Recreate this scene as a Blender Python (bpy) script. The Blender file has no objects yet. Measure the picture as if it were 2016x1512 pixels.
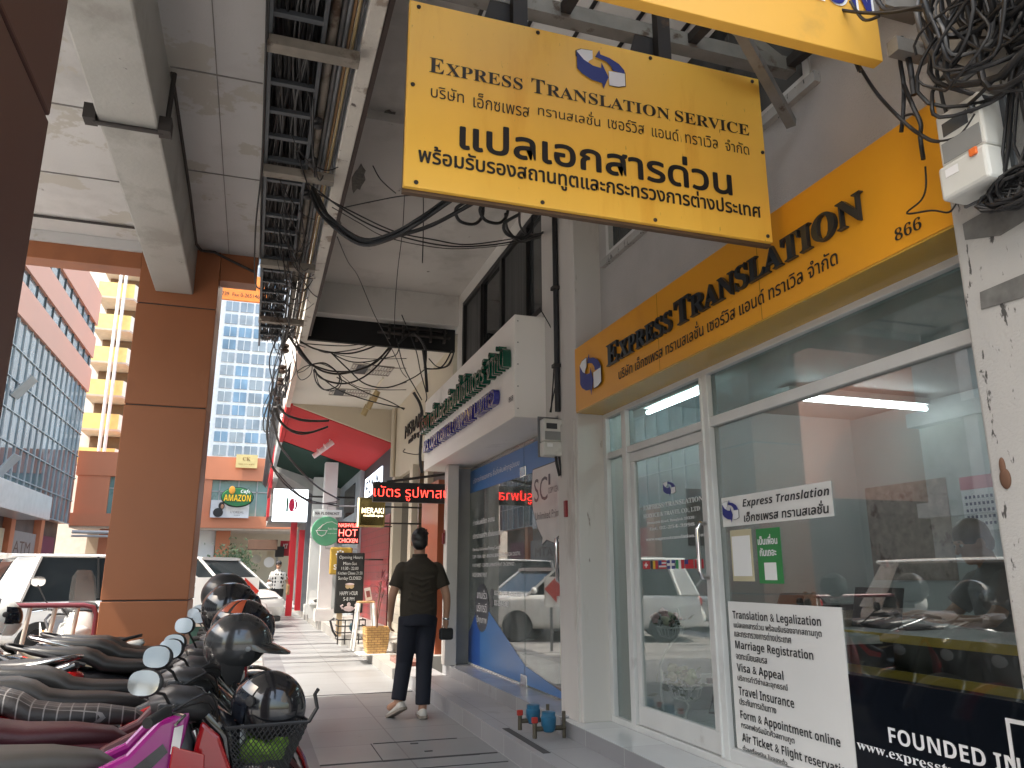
import bpy, bmesh, math, random
from mathutils import Vector, Matrix
R = math.radians
random.seed(7)
sc = bpy.context.scene
col = sc.collection
# ---------------------------------------------------------------- camera
cam = bpy.data.cameras.new('camera')
cam.sensor_width = 36; cam.lens = 1516.05 / 2016 * 36
cam.clip_start = 0.05; cam.clip_end = 2000
cam_o = bpy.data.objects.new('camera', cam); col.objects.link(cam_o)
def cam_axes(yaw, pitch, roll):
    f = Vector((math.sin(yaw)*math.cos(pitch), math.cos(yaw)*math.cos(pitch), math.sin(pitch)))
    r = Vector((math.cos(yaw), -math.sin(yaw), 0)); u = r.cross(f)
    c, s = math.cos(roll), math.sin(roll)
    return c*r + s*u, -s*r + c*u, f
_r, _u, _f = cam_axes(R(18.2566), R(13.8919), R(-0.0516))
cam_o.matrix_world = Matrix(((_r.x, _u.x, -_f.x, 0), (_r.y, _u.y, -_f.y, 0), (_r.z, _u.z, -_f.z, 1.3), (0, 0, 0, 1)))
sc.camera = cam_o
# ---------------------------------------------------------------- light
SUN_EL, SUN_AZ = R(57), math.atan2(-0.955, -0.2)
sdir = Vector((math.sin(SUN_AZ)*math.cos(SUN_EL), math.cos(SUN_AZ)*math.cos(SUN_EL), math.sin(SUN_EL)))
w = bpy.data.worlds.new('World'); sc.world = w; w.use_nodes = True
sky = w.node_tree.nodes.new('ShaderNodeTexSky'); sky.sky_type = 'NISHITA'; sky.sun_disc = False
sky.sun_elevation = SUN_EL; sky.sun_rotation = SUN_AZ; sky.dust_density = 5.0; sky.air_density = 1.8; sky.ozone_density = 1.2
w.node_tree.links.new(sky.outputs[0], w.node_tree.nodes['Background'].inputs[0])
w.node_tree.nodes['Background'].inputs[1].default_value = 0.15
sl = bpy.data.lights.new('sun', 'SUN'); sl.energy = 2.0; sl.angle = R(0.6); sl.color = (1, .94, .84)
slo = bpy.data.objects.new('sun', sl); col.objects.link(slo); slo.rotation_euler = sdir.to_track_quat('Z', 'Y').to_euler()
sc.view_settings.view_transform = 'Standard'; sc.view_settings.look = 'None'
sc.view_settings.exposure = 2.08; sc.view_settings.gamma = 1.0
sc.cycles.max_bounces = 14; sc.cycles.diffuse_bounces = 7; sc.cycles.glossy_bounces = 5
sc.cycles.transparent_max_bounces = 24; sc.cycles.caustics_reflective = False; sc.cycles.caustics_refractive = False
sc.cycles.sample_clamp_indirect = 6.0
try:
    sc.cycles.use_denoising = True
except Exception: pass
# ---------------------------------------------------------------- materials
MATS = {}
def M(name, c, rough=.6, metal=0., var=.12, scale=3., bump=0., bscale=80., stain=None, coat=0., emit=0., tile=None, spec=.5, stretch=(1,1,1), rvar=.1):
    """procedural surface: noise variation, optional stains (colour, scale, threshold, softness), optional tile grid (w, h, mortar colour, mortar size, axes)"""
    if name in MATS: return MATS[name]
    m = bpy.data.materials.new(name); m.use_nodes = True; nt = m.node_tree; N = nt.nodes; L = nt.links
    b = N['Principled BSDF']; b.inputs['Metallic'].default_value = metal
    b.inputs['Specular IOR Level'].default_value = spec; b.inputs['Coat Weight'].default_value = coat
    b.inputs['Coat Roughness'].default_value = .05
    tc = N.new('ShaderNodeTexCoord'); mp = N.new('ShaderNodeMapping'); L.new(tc.outputs['Object'], mp.inputs[0])
    mp.inputs['Scale'].default_value = stretch
    no = N.new('ShaderNodeTexNoise'); no.inputs['Scale'].default_value = scale; no.inputs['Detail'].default_value = 6
    L.new(mp.outputs[0], no.inputs['Vector'])
    mr = N.new('ShaderNodeMapRange'); mr.inputs['From Min'].default_value = .25; mr.inputs['From Max'].default_value = .75
    L.new(no.outputs[0], mr.inputs[0])
    mix = N.new('ShaderNodeMix'); mix.data_type = 'RGBA'
    mix.inputs[6].default_value = (*[x*(1-var) for x in c], 1); mix.inputs[7].default_value = (*[min(1, x*(1+var)) for x in c], 1)
    L.new(mr.outputs[0], mix.inputs[0]); out = mix.outputs[2]
    if tile:
        tw, th, mc, ms, ax = tile
        sp = N.new('ShaderNodeSeparateXYZ'); cb = N.new('ShaderNodeCombineXYZ'); L.new(tc.outputs['Object'], sp.inputs[0])
        L.new(sp.outputs['XYZ'.index(ax[0].upper())], cb.inputs[0]); L.new(sp.outputs['XYZ'.index(ax[1].upper())], cb.inputs[1])
        br = N.new('ShaderNodeTexBrick'); L.new(cb.outputs[0], br.inputs['Vector'])
        br.offset = .5 if len(ax) > 2 else 0.; br.inputs['Scale'].default_value = 1; br.inputs['Brick Width'].default_value = tw
        br.inputs['Row Height'].default_value = th; br.inputs['Mortar Size'].default_value = ms
        br.inputs['Mortar'].default_value = (*mc, 1); br.inputs['Color1'].default_value = (.86, .86, .86, 1); br.inputs['Color2'].default_value = (1, 1, 1, 1)
        m2 = N.new('ShaderNodeMix'); m2.data_type = 'RGBA'; m2.blend_type = 'MULTIPLY'; m2.inputs[0].default_value = 1
        L.new(out, m2.inputs[6]); L.new(br.outputs[0], m2.inputs[7])
        m3 = N.new('ShaderNodeMix'); m3.data_type = 'RGBA'; L.new(br.outputs['Fac'], m3.inputs[0]); L.new(m2.outputs[2], m3.inputs[6]); m3.inputs[7].default_value = (*mc, 1)
        out = m3.outputs[2]
    if stain:
        for (scol, ss, th, so) in (stain if isinstance(stain, list) else [stain]):
            n2 = N.new('ShaderNodeTexNoise'); n2.inputs['Scale'].default_value = ss; n2.inputs['Detail'].default_value = 8; n2.inputs['Roughness'].default_value = .62
            L.new(mp.outputs[0], n2.inputs['Vector'])
            r2 = N.new('ShaderNodeMapRange'); r2.inputs['From Min'].default_value = th; r2.inputs['From Max'].default_value = th+so
            L.new(n2.outputs[0], r2.inputs[0])
            m4 = N.new('ShaderNodeMix'); m4.data_type = 'RGBA'; L.new(r2.outputs[0], m4.inputs[0]); L.new(out, m4.inputs[6]); m4.inputs[7].default_value = (*scol, 1)
            out = m4.outputs[2]
    L.new(out, b.inputs['Base Color'])
    rr = N.new('ShaderNodeMapRange'); rr.inputs['To Min'].default_value = max(0, rough-rvar*.5); rr.inputs['To Max'].default_value = min(1, rough+rvar*.5)
    L.new(no.outputs[0], rr.inputs[0]); L.new(rr.outputs[0], b.inputs['Roughness'])
    if bump:
        n3 = N.new('ShaderNodeTexNoise'); n3.inputs['Scale'].default_value = bscale; n3.inputs['Detail'].default_value = 5
        L.new(tc.outputs['Object'], n3.inputs['Vector'])
        bp = N.new('ShaderNodeBump'); bp.inputs['Strength'].default_value = bump; bp.inputs['Distance'].default_value = .01
        L.new(n3.outputs[0], bp.inputs['Height']); L.new(bp.outputs[0], b.inputs['Normal'])
    if emit:
        L.new(out, b.inputs['Emission Color']); b.inputs['Emission Strength'].default_value = emit
    MATS[name] = m; return m
def glass(name, tint=(.93, .97, .96), boost=1.6, dirt_haze=.04):
    if name in MATS: return MATS[name]
    m = bpy.data.materials.new(name); m.use_nodes = True; nt = m.node_tree; N = nt.nodes; L = nt.links
    N.remove(N['Principled BSDF']); o = N['Material Output']
    tr = N.new('ShaderNodeBsdfTransparent'); tr.inputs[0].default_value = (*tint, 1)
    gl = N.new('ShaderNodeBsdfGlossy'); gl.inputs['Roughness'].default_value = .0
    df = N.new('ShaderNodeBsdfDiffuse'); df.inputs[0].default_value = (.6, .62, .6, 1)
    lw = N.new('ShaderNodeLayerWeight'); lw.inputs[0].default_value = .5
    pw = N.new('ShaderNodeMath'); pw.operation = 'POWER'; pw.inputs[1].default_value = 4.; L.new(lw.outputs['Facing'], pw.inputs[0])
    mu = N.new('ShaderNodeMath'); mu.operation = 'MULTIPLY_ADD'; mu.use_clamp = True; mu.inputs[1].default_value = .9; mu.inputs[2].default_value = .045*boost
    L.new(pw.outputs[0], mu.inputs[0])
    m1 = N.new('ShaderNodeMixShader'); L.new(mu.outputs[0], m1.inputs[0]); L.new(tr.outputs[0], m1.inputs[1]); L.new(gl.outputs[0], m1.inputs[2])
    m2 = N.new('ShaderNodeMixShader')
    tc = N.new('ShaderNodeTexCoord'); no = N.new('ShaderNodeTexNoise'); no.inputs['Scale'].default_value = 2.5; no.inputs['Detail'].default_value = 7
    L.new(tc.outputs['Object'], no.inputs['Vector'])
    mr = N.new('ShaderNodeMapRange'); mr.inputs['From Min'].default_value = .35; mr.inputs['From Max'].default_value = .8; mr.inputs['To Max'].default_value = dirt_haze*2
    L.new(no.outputs[0], mr.inputs[0]); L.new(mr.outputs[0], m2.inputs[0])
    L.new(m1.outputs[0], m2.inputs[1]); L.new(df.outputs[0], m2.inputs[2]); L.new(m2.outputs[0], o.inputs[0])
    MATS[name] = m; return m
# ---------------------------------------------------------------- mesh helpers
class MB:
    def __init__(s): s.v = []; s.f = []
    def add(s, vs, fs):
        n = len(s.v); s.v += [Vector(v) for v in vs]; s.f += [tuple(i+n for i in f) for f in fs]; return s
    def box(s, x0, x1, y0, y1, z0, z1):
        return s.add([(x0,y0,z0),(x1,y0,z0),(x1,y1,z0),(x0,y1,z0),(x0,y0,z1),(x1,y0,z1),(x1,y1,z1),(x0,y1,z1)],
                     [(0,3,2,1),(4,5,6,7),(0,1,5,4),(1,2,6,5),(2,3,7,6),(3,0,4,7)])
    def obox(s, c, ax, ay, az, hx, hy, hz):
        c = Vector(c); P = []
        for k in (-1, 1):
            for (i, j) in ((-1,-1),(1,-1),(1,1),(-1,1)): P.append(c + Vector(ax)*hx*i + Vector(ay)*hy*j + Vector(az)*hz*k)
        return s.add(P, [(0,3,2,1),(4,5,6,7),(0,1,5,4),(1,2,6,5),(2,3,7,6),(3,0,4,7)])
    def beam(s, a, b, w, h, up=(0,0,1)):
        a = Vector(a); b = Vector(b); d = (b-a); l = d.length; d.normalize(); u = Vector(up)
        if abs(d.dot(u)) > .95: u = Vector((1,0,0))
        r = d.cross(u).normalized(); u = r.cross(d)
        return s.obox((a+b)/2, d, r, u, l/2, w/2, h/2)
    def quad(s, a, b, c, d): return s.add([a,b,c,d], [(0,1,2,3)])
    def rings(s, rs, cap=True, close=True):
        n = len(rs[0]); vs = [p for r in rs for p in r]; fs = []
        for i in range(len(rs)-1):
            for j in range(n if close else n-1):
                k = (j+1) % n; fs.append((i*n+j, i*n+k, (i+1)*n+k, (i+1)*n+j))
        if cap and close: fs.append(tuple(reversed(range(n)))); fs.append(tuple((len(rs)-1)*n+j for j in range(n)))
        return s.add(vs, fs)
    def tube(s, pts, r, n=6, cap=True):
        pts = [Vector(p) for p in pts]; rs = []; prev = None
        for i, p in enumerate(pts):
            d = (pts[min(i+1, len(pts)-1)] - pts[max(i-1, 0)])
            if d.length < 1e-9: d = Vector((0,0,1))
            d.normalize()
            if prev is None: prev = d.orthogonal().normalized()
            prev = (prev - d*prev.dot(d)); prev = prev.normalized() if prev.length > 1e-6 else d.orthogonal().normalized()
            q = d.cross(prev); rad = r[i] if isinstance(r, (list, tuple)) else r
            rs.append([p + prev*math.cos(2*math.pi*k/n)*rad + q*math.sin(2*math.pi*k/n)*rad for k in range(n)])
        return s.rings(rs, cap)
    def cyl(s, a, b, r0, r1=None, n=20): return s.tube([a, b], [r0, r0 if r1 is None else r1], n)
    def lathe(s, prof, c=(0,0,0), axis='z', n=24, sx=1, sy=1):
        rs = []
        for (r, h) in prof:
            ring = []
            for k in range(n):
                a = 2*math.pi*k/n; x, y = r*math.cos(a)*sx, r*math.sin(a)*sy
                p = {'z': (x, y, h), 'y': (x, h, y), 'x': (h, x, y)}[axis]; ring.append(Vector(c)+Vector(p))
            rs.append(ring)
        return s.rings(rs, True)
    def ell(s, c, rx, ry, rz, n=16, m=10, rot=None):
        rs = []
        for i in range(m+1):
            t = math.pi*i/m; t = min(max(t, .02), math.pi-.02)
            ring = []
            for k in range(n):
                a = 2*math.pi*k/n; p = Vector((rx*math.sin(t)*math.cos(a), ry*math.sin(t)*math.sin(a), -rz*math.cos(t)))
                if rot: p = rot @ p
                ring.append(Vector(c)+p)
            rs.append(ring)
        return s.rings(rs, True)
    def sweep(s, secs, n=14, e=3., cap=True):
        """secs: (x, y, z, half width along y, half height); rings stand perpendicular to the path in the xz plane"""
        rs = []
        for i, q in enumerate(secs):
            a, b = secs[max(i-1, 0)], secs[min(i+1, len(secs)-1)]
            t = Vector((b[0]-a[0], 0, b[2]-a[2])); t = t.normalized() if t.length > 1e-6 else Vector((1,0,0))
            nr = Vector((-t.z, 0, t.x)); ring = []
            for k in range(n):
                an = 2*math.pi*k/n; cx, sn = math.cos(an), math.sin(an)
                yy = math.copysign(abs(cx)**(2/e), cx)*q[3]; zz = math.copysign(abs(sn)**(2/e), sn)*q[4]
                ring.append(Vector((q[0], q[1], q[2])) + Vector((0,1,0))*yy + nr*zz)
            rs.append(ring)
        return s.rings(rs, cap)
    def prism(s, poly, O, U, V, d):
        O, U, V, d = Vector(O), Vector(U), Vector(V), Vector(d); n = len(poly)
        a = [O+U*x+V*y for x, y in poly]; b = [p+d for p in a]
        return s.add(a+b, [tuple(reversed(range(n))), tuple(range(n, 2*n))] + [(i, (i+1) % n, n+(i+1) % n, n+i) for i in range(n)])
    def build(s, name, mat, parent=None, world=True, smooth=0, bevel=0, label=None):
        me = bpy.data.meshes.new(name); off = Vector(parent.location) if (parent is not None and world) else Vector((0,0,0))
        pp = parent.parent if parent is not None else None
        while pp is not None and world: off = off + Vector(pp.location); pp = pp.parent
        me.from_pydata([tuple(v-off) for v in s.v], [], s.f); me.update()
        bm = bmesh.new(); bm.from_mesh(me); bmesh.ops.recalc_face_normals(bm, faces=bm.faces); bm.to_mesh(me); bm.free()
        if mat: me.materials.append(mat)
        if smooth:
            for p in me.polygons: p.use_smooth = True
            me.set_sharp_from_angle(angle=R(smooth))
        o = bpy.data.objects.new(name, me); col.objects.link(o)
        if parent is not None: o.parent = parent
        if bevel:
            bv = o.modifiers.new('bevel', 'BEVEL'); bv.width = bevel; bv.segments = 2; bv.limit_method = 'ANGLE'; bv.angle_limit = R(40)
        if label: o['label'] = label
        return o
def thing(name, label, cat, loc=(0,0,0), rz=0, group=None):
    o = bpy.data.objects.new(name, None); col.objects.link(o); o.location = loc; o.rotation_euler = (0, 0, rz)
    o['label'] = label; o['category'] = cat
    if group: o['group'] = group
    o.empty_display_size = .1
    return o
def tag(o, label, cat, group=None, kind=None):
    o['label'] = label; o['category'] = cat
    if group: o['group'] = group
    if kind: o['kind'] = kind
    return o
def struct(o): o['kind'] = 'structure'; return o
def box(name, mat, parent, x0, x1, y0, y1, z0, z1, bevel=0, world=True): return MB().box(min(x0,x1), max(x0,x1), min(y0,y1), max(y0,y1), min(z0,z1), max(z0,z1)).build(name, mat, parent, world, bevel=bevel)
def copy_tree(o, parent=None):
    c = o.copy(); col.objects.link(c)
    if parent is not None: c.parent = parent
    for ch in list(o.children): copy_tree(ch, c)
    return c
# ---------------------------------------------------------------- lettering
def _map(s, U, L, D=None):
    r = ''
    for ch in s:
        if 'A' <= ch <= 'Z': r += chr(U+ord(ch)-65)
        elif 'a' <= ch <= 'z': r += chr(L+ord(ch)-97)
        elif ch.isdigit() and D: r += chr(D+ord(ch)-48)
        else: r += ch
    return r
def serif(s): return _map(s, 0x1D400, 0x1D41A, 0x1D7CE)
def serif_it(s): return _map(s, 0x1D468, 0x1D482, 0x1D7CE)
def bold(s): return _map(s, 0x1D5D4, 0x1D5EE, 0x1D7EC)
def bold_it(s): return _map(s, 0x1D63C, 0x1D656, 0x1D7EC)
_dm = [bpy.data.materials.new('letter_a'), bpy.data.materials.new('letter_b')]
def letters(body, offset=0., extrude=0., space=1.):
    c = bpy.data.curves.new('lettering', 'FONT'); c.body = body; c.size = 1; c.offset = offset; c.extrude = extrude; c.space_character = space; c.resolution_u = 3
    for m in _dm: c.materials.append(m)
    up = 'ัิีึื'; tone = '่้๊๋์'
    for i, ch in enumerate(body):
        if ch in tone and i and body[i-1] in up: c.body_format[i].material_index = 1
    o = bpy.data.objects.new('lettering', c)
    me = bpy.data.meshes.new_from_object(o)
    mv = set()
    for p in me.polygons:
        if p.material_index == 1: mv.update(p.vertices)
    vs = [Vector(v.co) for v in me.vertices]
    for i in mv: vs[i] = vs[i] + Vector((0, .17, 0))
    fs = [tuple(p.vertices) for p in me.polygons]
    bpy.data.objects.remove(o); bpy.data.curves.remove(c); bpy.data.meshes.remove(me)
    return vs, fs
def text(body, parent, O, Rt, Up, w, h, mat, offset=0., extrude=0., lift=.003, skew=0., mirror=False, name='lettering', space=1., heavy=0.):
    """letters stretched into the box w x h whose lower left corner is O"""
    vs, fs = letters(body, offset, 1. if extrude else 0., space)
    x0 = min(v.x for v in vs); x1 = max(v.x for v in vs); y0 = min(v.y for v in vs); y1 = max(v.y for v in vs)
    sx = w/(x1-x0) if w else None; sy = h/(y1-y0) if h else sx
    if sx is None: sx = sy
    O, Rt, Up = Vector(O), Vector(Rt), Vector(Up); Nn = Rt.cross(Up).normalized(); mb = MB()
    mb.add([O + Rt*((v.x-x0)*sx + skew*(v.y-y0)*sy) + Up*(v.y-y0)*sy + Nn*(lift + ((v.z+1)*.5*extrude if extrude else 0)) for v in vs], fs)
    if heavy:
        one = list(mb.v); fs1 = list(mb.f)
        for q, (du, dv) in enumerate(((1,0),(-1,0),(0,1),(0,-1),(.7,.7),(-.7,.7),(.7,-.7),(-.7,-.7))):
            mb.add([p + Rt*heavy*du + Up*heavy*dv + Nn*.00012*(q+1) for p in one], fs1)
    o = mb.build(name, mat, parent)
    return o
XR, XU = (0, -1, 0), (0, 0, 1)     # reading direction on walls that face the street (-x)
YR = (1, 0, 0)                     # reading direction on blades that face the walker (-y)
def tx(body, parent, x, y, z, w, h, mat, **k): return text(body, parent, (x, y, z), XR, XU, w, h, mat, **k)
def ty(body, parent, x, y, z, w, h, mat, **k): return text(body, parent, (x, y, z), YR, XU, w, h, mat, **k)
def shape(name, polys, parent, O, Rt, Up, mat, lift=.003, th=.002):
    O, Rt, Up = Vector(O), Vector(Rt), Vector(Up); Nn = Rt.cross(Up).normalized(); mb = MB()
    for i, p in enumerate(polys): mb.prism(p, O+Nn*lift, Rt, Up, Nn*(th+.0006*i))
    return mb.build(name, mat, parent)
def arc(cx, cy, rx, ry, a0, a1, n=14): return [(cx+rx*math.cos(R(a0+(a1-a0)*i/n)), cy+ry*math.sin(R(a0+(a1-a0)*i/n))) for i in range(n+1)]
# ================================================================ surfaces
asphalt = M('asphalt', (.26, .25, .24), .85, var=.12, scale=6, bump=.3, bscale=200, stain=((.12,.12,.12), 1.2, .55, .2))
pave_m = M('pavement_tile', (.255, .262, .268), .38, var=.12, scale=1.7, tile=(1.2, .6, (.13,.13,.13), .006, 'xy'), stain=[((.19,.188,.185), .9, .54, .3), ((.14,.135,.13), 7, .66, .1)], bump=.05, bscale=150)
strip_m = M('pavement_edge_tile', (.17, .17, .178), .45, var=.2, scale=3, tile=(.6, .6, (.11,.11,.11), .004, 'xy'), stain=((.26,.25,.24), 2.5, .6, .2))
line_m = M('dark_joint', (.06, .06, .062), .8)
step_m = M('step_tile', (.36, .36, .37), .4, var=.1, scale=2, tile=(.6, .6, (.22,.22,.22), .004, 'xy'), stain=((.22,.21,.2), 3, .58, .2))
riser_m = M('riser_tile', (.30, .30, .31), .45, var=.12, scale=2, tile=(.6, .4, (.42,.42,.42), .004, 'yz'), stain=((.2,.19,.18), 4, .6, .15))
riser_far = M('riser_tile_pale', (.33, .32, .30), .5, var=.12, scale=2, stain=((.28,.26,.24), 4, .58, .15))
plinth_m = M('plinth_tile_white', (.62, .64, .64), .12, var=.06, scale=2, tile=(.6, .6, (.4,.42,.42), .003, 'yx'), rvar=.05)
plinth_g = M('plinth_tile_grey', (.42, .42, .43), .16, var=.1, scale=2, tile=(.6, .6, (.28,.28,.28), .003, 'yx'))
plaster = M('plaster_ceiling', (.56, .54, .51), .85, var=.08, scale=1.2, bump=.15, bscale=60, stain=[((.33,.32,.29), 1.1, .52, .25), ((.12,.11,.1), 5.5, .68, .05)])
conc_ceiling = M('concrete_ceiling', (.55, .545, .54), .85, var=.1, scale=.9, bump=.12, bscale=50, stain=[((.40,.395,.385), .8, .5, .2), ((.46,.44,.40), 2.3, .56, .03), ((.16,.155,.15), 8, .70, .04)])
conc_beam = M('concrete_beam', (.40, .40, .375), .42, var=.12, scale=2.2, bump=.2, bscale=40, stain=[((.30,.295,.27), 2.0, .54, .12), ((.13,.125,.12), 9, .68, .04)])
rough_wall = M('rough_wall', (.46, .44, .42), .9, var=.1, scale=2, bump=.6, bscale=110, stain=[((.38,.36,.33), 1.3, .56, .3), ((.1,.09,.08), 14, .74, .03)])
wall_white = M('painted_wall', (.68, .66, .62), .8, var=.07, scale=1.5, bump=.12, bscale=80, stain=[((.45,.42,.38), 1.6, .6, .25)])
pillar_m = M('pillar_paint', (.40, .39, .37), .8, var=.14, scale=1.5, bump=.3, bscale=90, stretch=(1,1,.35), stain=[((.35,.32,.28), 3.2, .58, .15), ((.06,.058,.055), 30, .60, .04)])
pillar_far = M('pilaster_paint', (.60, .57, .53), .75, var=.1, scale=1.5, bump=.1, stretch=(1,1,.25), stain=[((.36,.31,.26), 4, .56, .2), ((.2,.17,.14), 16, .7, .05)])
peel = M('peeling_beam', (.62, .59, .53), .8, var=.1, scale=3, bump=.3, bscale=30, stain=[((.32,.27,.22), 3.5, .58, .05), ((.12,.1,.09), 9, .68, .05)])
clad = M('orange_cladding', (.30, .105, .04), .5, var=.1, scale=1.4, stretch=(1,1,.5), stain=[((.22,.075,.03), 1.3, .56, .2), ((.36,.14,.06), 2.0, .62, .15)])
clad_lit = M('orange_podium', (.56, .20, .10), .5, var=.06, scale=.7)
clad_pink = M('salmon_band', (.60, .29, .20), .5, var=.05, scale=.4)
black = M('black_rubber', (.018, .018, .02), .55)
cable_m = M('cable_black', (.012, .012, .013), .5, var=.3, scale=10)
cable_g = M('cable_grey', (.10, .10, .10), .5, var=.3, scale=6)
steel = M('galvanised_steel', (.17, .18, .19), .5, .5, var=.2, scale=5, stain=((.16,.12,.09), 5, .62, .12))
rail_m = M('tray_steel', (.085, .095, .105), .5, .4, var=.2, scale=6, stain=((.1,.07,.05), 8, .64, .1))
rust = M('rusty_bracket', (.25, .225, .19), .7, .1, var=.25, scale=6, stain=[((.07,.042,.025), 3.5, .50, .1)])
darksteel = M('dark_steel', (.035, .03, .028), .6, .2, stain=((.12,.07,.04), 6, .62, .1))
alu = M('white_aluminium', (.62, .62, .60), .4, var=.08, scale=3, stain=((.40,.38,.35), 4, .64, .15))
chrome = M('chrome', (.75, .75, .76), .12, 1.)
white_gloss = M('white_gloss', (.8, .8, .78), .35, var=.04)
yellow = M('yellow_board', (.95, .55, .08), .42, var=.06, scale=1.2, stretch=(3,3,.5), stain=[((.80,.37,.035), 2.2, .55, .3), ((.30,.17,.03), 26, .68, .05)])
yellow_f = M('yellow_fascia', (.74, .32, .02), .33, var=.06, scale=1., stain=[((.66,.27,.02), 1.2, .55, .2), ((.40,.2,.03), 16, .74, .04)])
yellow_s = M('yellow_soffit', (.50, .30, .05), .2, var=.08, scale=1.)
ink = M('black_ink', (.012, .012, .014), .5)
ink_soft = M('faded_black_ink', (.03, .022, .012), .5)
blue_ink = M('blue_ink', (.012, .022, .19), .4)
white_ink = M('white_ink', (.8, .8, .8), .4)
ltr_black = M('raised_letter_black', (.016, .022, .026), .3)
ltr_green = M('raised_letter_green', (.006, .07, .04), .15, coat=.4)
ltr_navy = M('raised_letter_navy', (.03, .03, .20), .12, coat=.4)
win_dark = M('dark_window', (.012, .014, .016), .04, var=.2, scale=2)
win_dusty = M('dusty_window', (.045, .05, .052), .12, var=.5, scale=1.2, stretch=(1,4,.3))
shopglass = glass('shop_glass', (.82, .86, .85), 4.2, .03)
doorglass = glass('door_glass', (.82, .87, .86), 2.6, .05)
frost = glass('transom_glass', (.62, .72, .72), 1.5, .16)
copyglass = glass('copy_glass', (.70, .77, .76), 3.4, .15)  # strong pale haze lightens this pane in place of reflected light
room_m = M('room_wall', (.46, .475, .47), .7, var=.03, scale=1)
roomfloor = M('room_floor', (.56, .60, .61), .12, var=.05, tile=(.6, .6, (.36,.4,.41), .004, 'xy'))
tube_m = M('lit_tube', (.88, .97, 1.), .5, var=0, emit=7.5)
steel_dirty = M('dirty_steel_channel', (.25, .24, .22), .6, .3, var=.25, scale=7, stain=((.1,.07,.05), 9, .58, .1))
# ================================================================ ground
struct(box('road', asphalt, None, -220, 220, -150, 320, -.30, -.12))
o = MB().box(.30, 1.9, -4, 30, -.118, 0).build('pavement', pave_m); struct(o)
struct(box('parking_strip', strip_m, None, -2.1, .298, -4, 12, -.2, -.06)); struct(box('kerb', strip_m, None, .296, .56, -4, 30, -.116, .004))
lm = MB()
for y in (-.6, 2.7, 6.0, 9.3, 12.75, 16.0, 19.4, 22.8, 26.0): lm.box(.562, 1.86, y-.012, y+.012, -.01, .0045)
for (x0, x1, y0, y1) in ((.95,1.85,5.70,5.708), (1.0,1.72,5.98,5.986), (1.02,1.70,6.6,6.606), (1.0,1.005,5.98,6.6), (1.3,1.36,6.5,6.52), (1.35,1.41,6.2,6.22)): lm.box(x0, x1, y0, y1, -.01, .0045)
struct(lm.build('pavement_joint', line_m))
# ================================================================ covered arcade (left) on clad columns
A = thing('arcade_building', 'raised building on orange clad columns with grey concrete beam roofing the motorbikes', 'building', (-.9, 8.4, -.12))
box('ceiling', conc_ceiling, A, -3.4, -.16, .7, 8.25, 4.55, 4.9)
cj = MB()
for y in (3.0, 4.4, 5.6, 6.7): cj.box(-3.4, -1.13, y-.006, y+.006, 4.543, 4.553)
for y in (2.9, 4.9, 6.3): cj.box(-.75, -.17, y-.005, y+.005, 4.544, 4.553)
cj.box(-.465, -.459, 2.4, 8.0, 4.545, 4.553)
cj.build('ceiling_joint', M('joint_grey', (.22, .21, .2), .8), A)
box('roof_storey', conc_ceiling, A, -3.5, -.2, .65, 8.3, 4.9, 8.6)
MB().box(-1.115, -.763, .7, 8.0, 4.05, 4.56).build('concrete_beam', conc_beam, A, bevel=.015)
box('header', clad, A, -3.4, -1.27, 8.0, 8.24, 4.27, 4.56, .004)
box('header', clad, A, -.53, -.17, 8.03, 8.24, 4.25, 4.56, .004)
hs = MB(); hs.box(-3.4, -1.275, 7.97, 8.0, 4.44, 4.548); hs.build('ceiling_cove', conc_ceiling, A)
def column(x0, x1, y0, y1, joints, cm=None, jm=None):
    cm = cm or clad
    zs = [-.12] + joints + [4.55]; c = None
    for i in range(len(zs)-1):
        mb = MB().box(x0, x1, y0, y1, zs[i]+.006, zs[i+1]-.006)
        mb2 = mb.build('cladding_panel', cm, c, bevel=.006) if c else mb.build('column', cm, A, bevel=.006)
        if c is None: c = mb2
    MB().box(x0+.012, x1-.012, y0+.012, y1-.012, -.12, 4.54).build('joint_core', jm or line_m, c)
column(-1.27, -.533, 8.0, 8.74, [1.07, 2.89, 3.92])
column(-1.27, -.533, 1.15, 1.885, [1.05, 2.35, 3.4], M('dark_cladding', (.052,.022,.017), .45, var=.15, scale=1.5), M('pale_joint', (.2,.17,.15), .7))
cd = MB(); cd.tube([(-1.16,4.85,4.08),(-1.13,4.85,4.03),(-.74,4.85,4.03),(-.72,4.85,4.08),(-.72,4.9,4.5)], .016, 8); cd.box(-1.19,-1.12,4.8,4.9,4.03,4.13); cd.box(-.765,-.69,4.8,4.9,4.02,4.12)
cd.tube([(-.735,4.9,4.5),(-.735,6.6,4.47),(-.735,7.5,4.4),(-.72,7.9,4.5),(-.6,7.95,4.52),(-.2,8.02,4.38)], .014, 6)
cd.build('conduit', darksteel, A, smooth=50)
b = MB().tube([(-3.3,7.6,4.53),(-1.3,7.6,4.53)], .013, 6).build('conduit', darksteel, A)
box('added_gap_cover', darksteel, A, -.158, .34, 1.2, 9.2, 4.78, 4.83)  # added strip that blocks sky light through the gap above the tray
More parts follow.
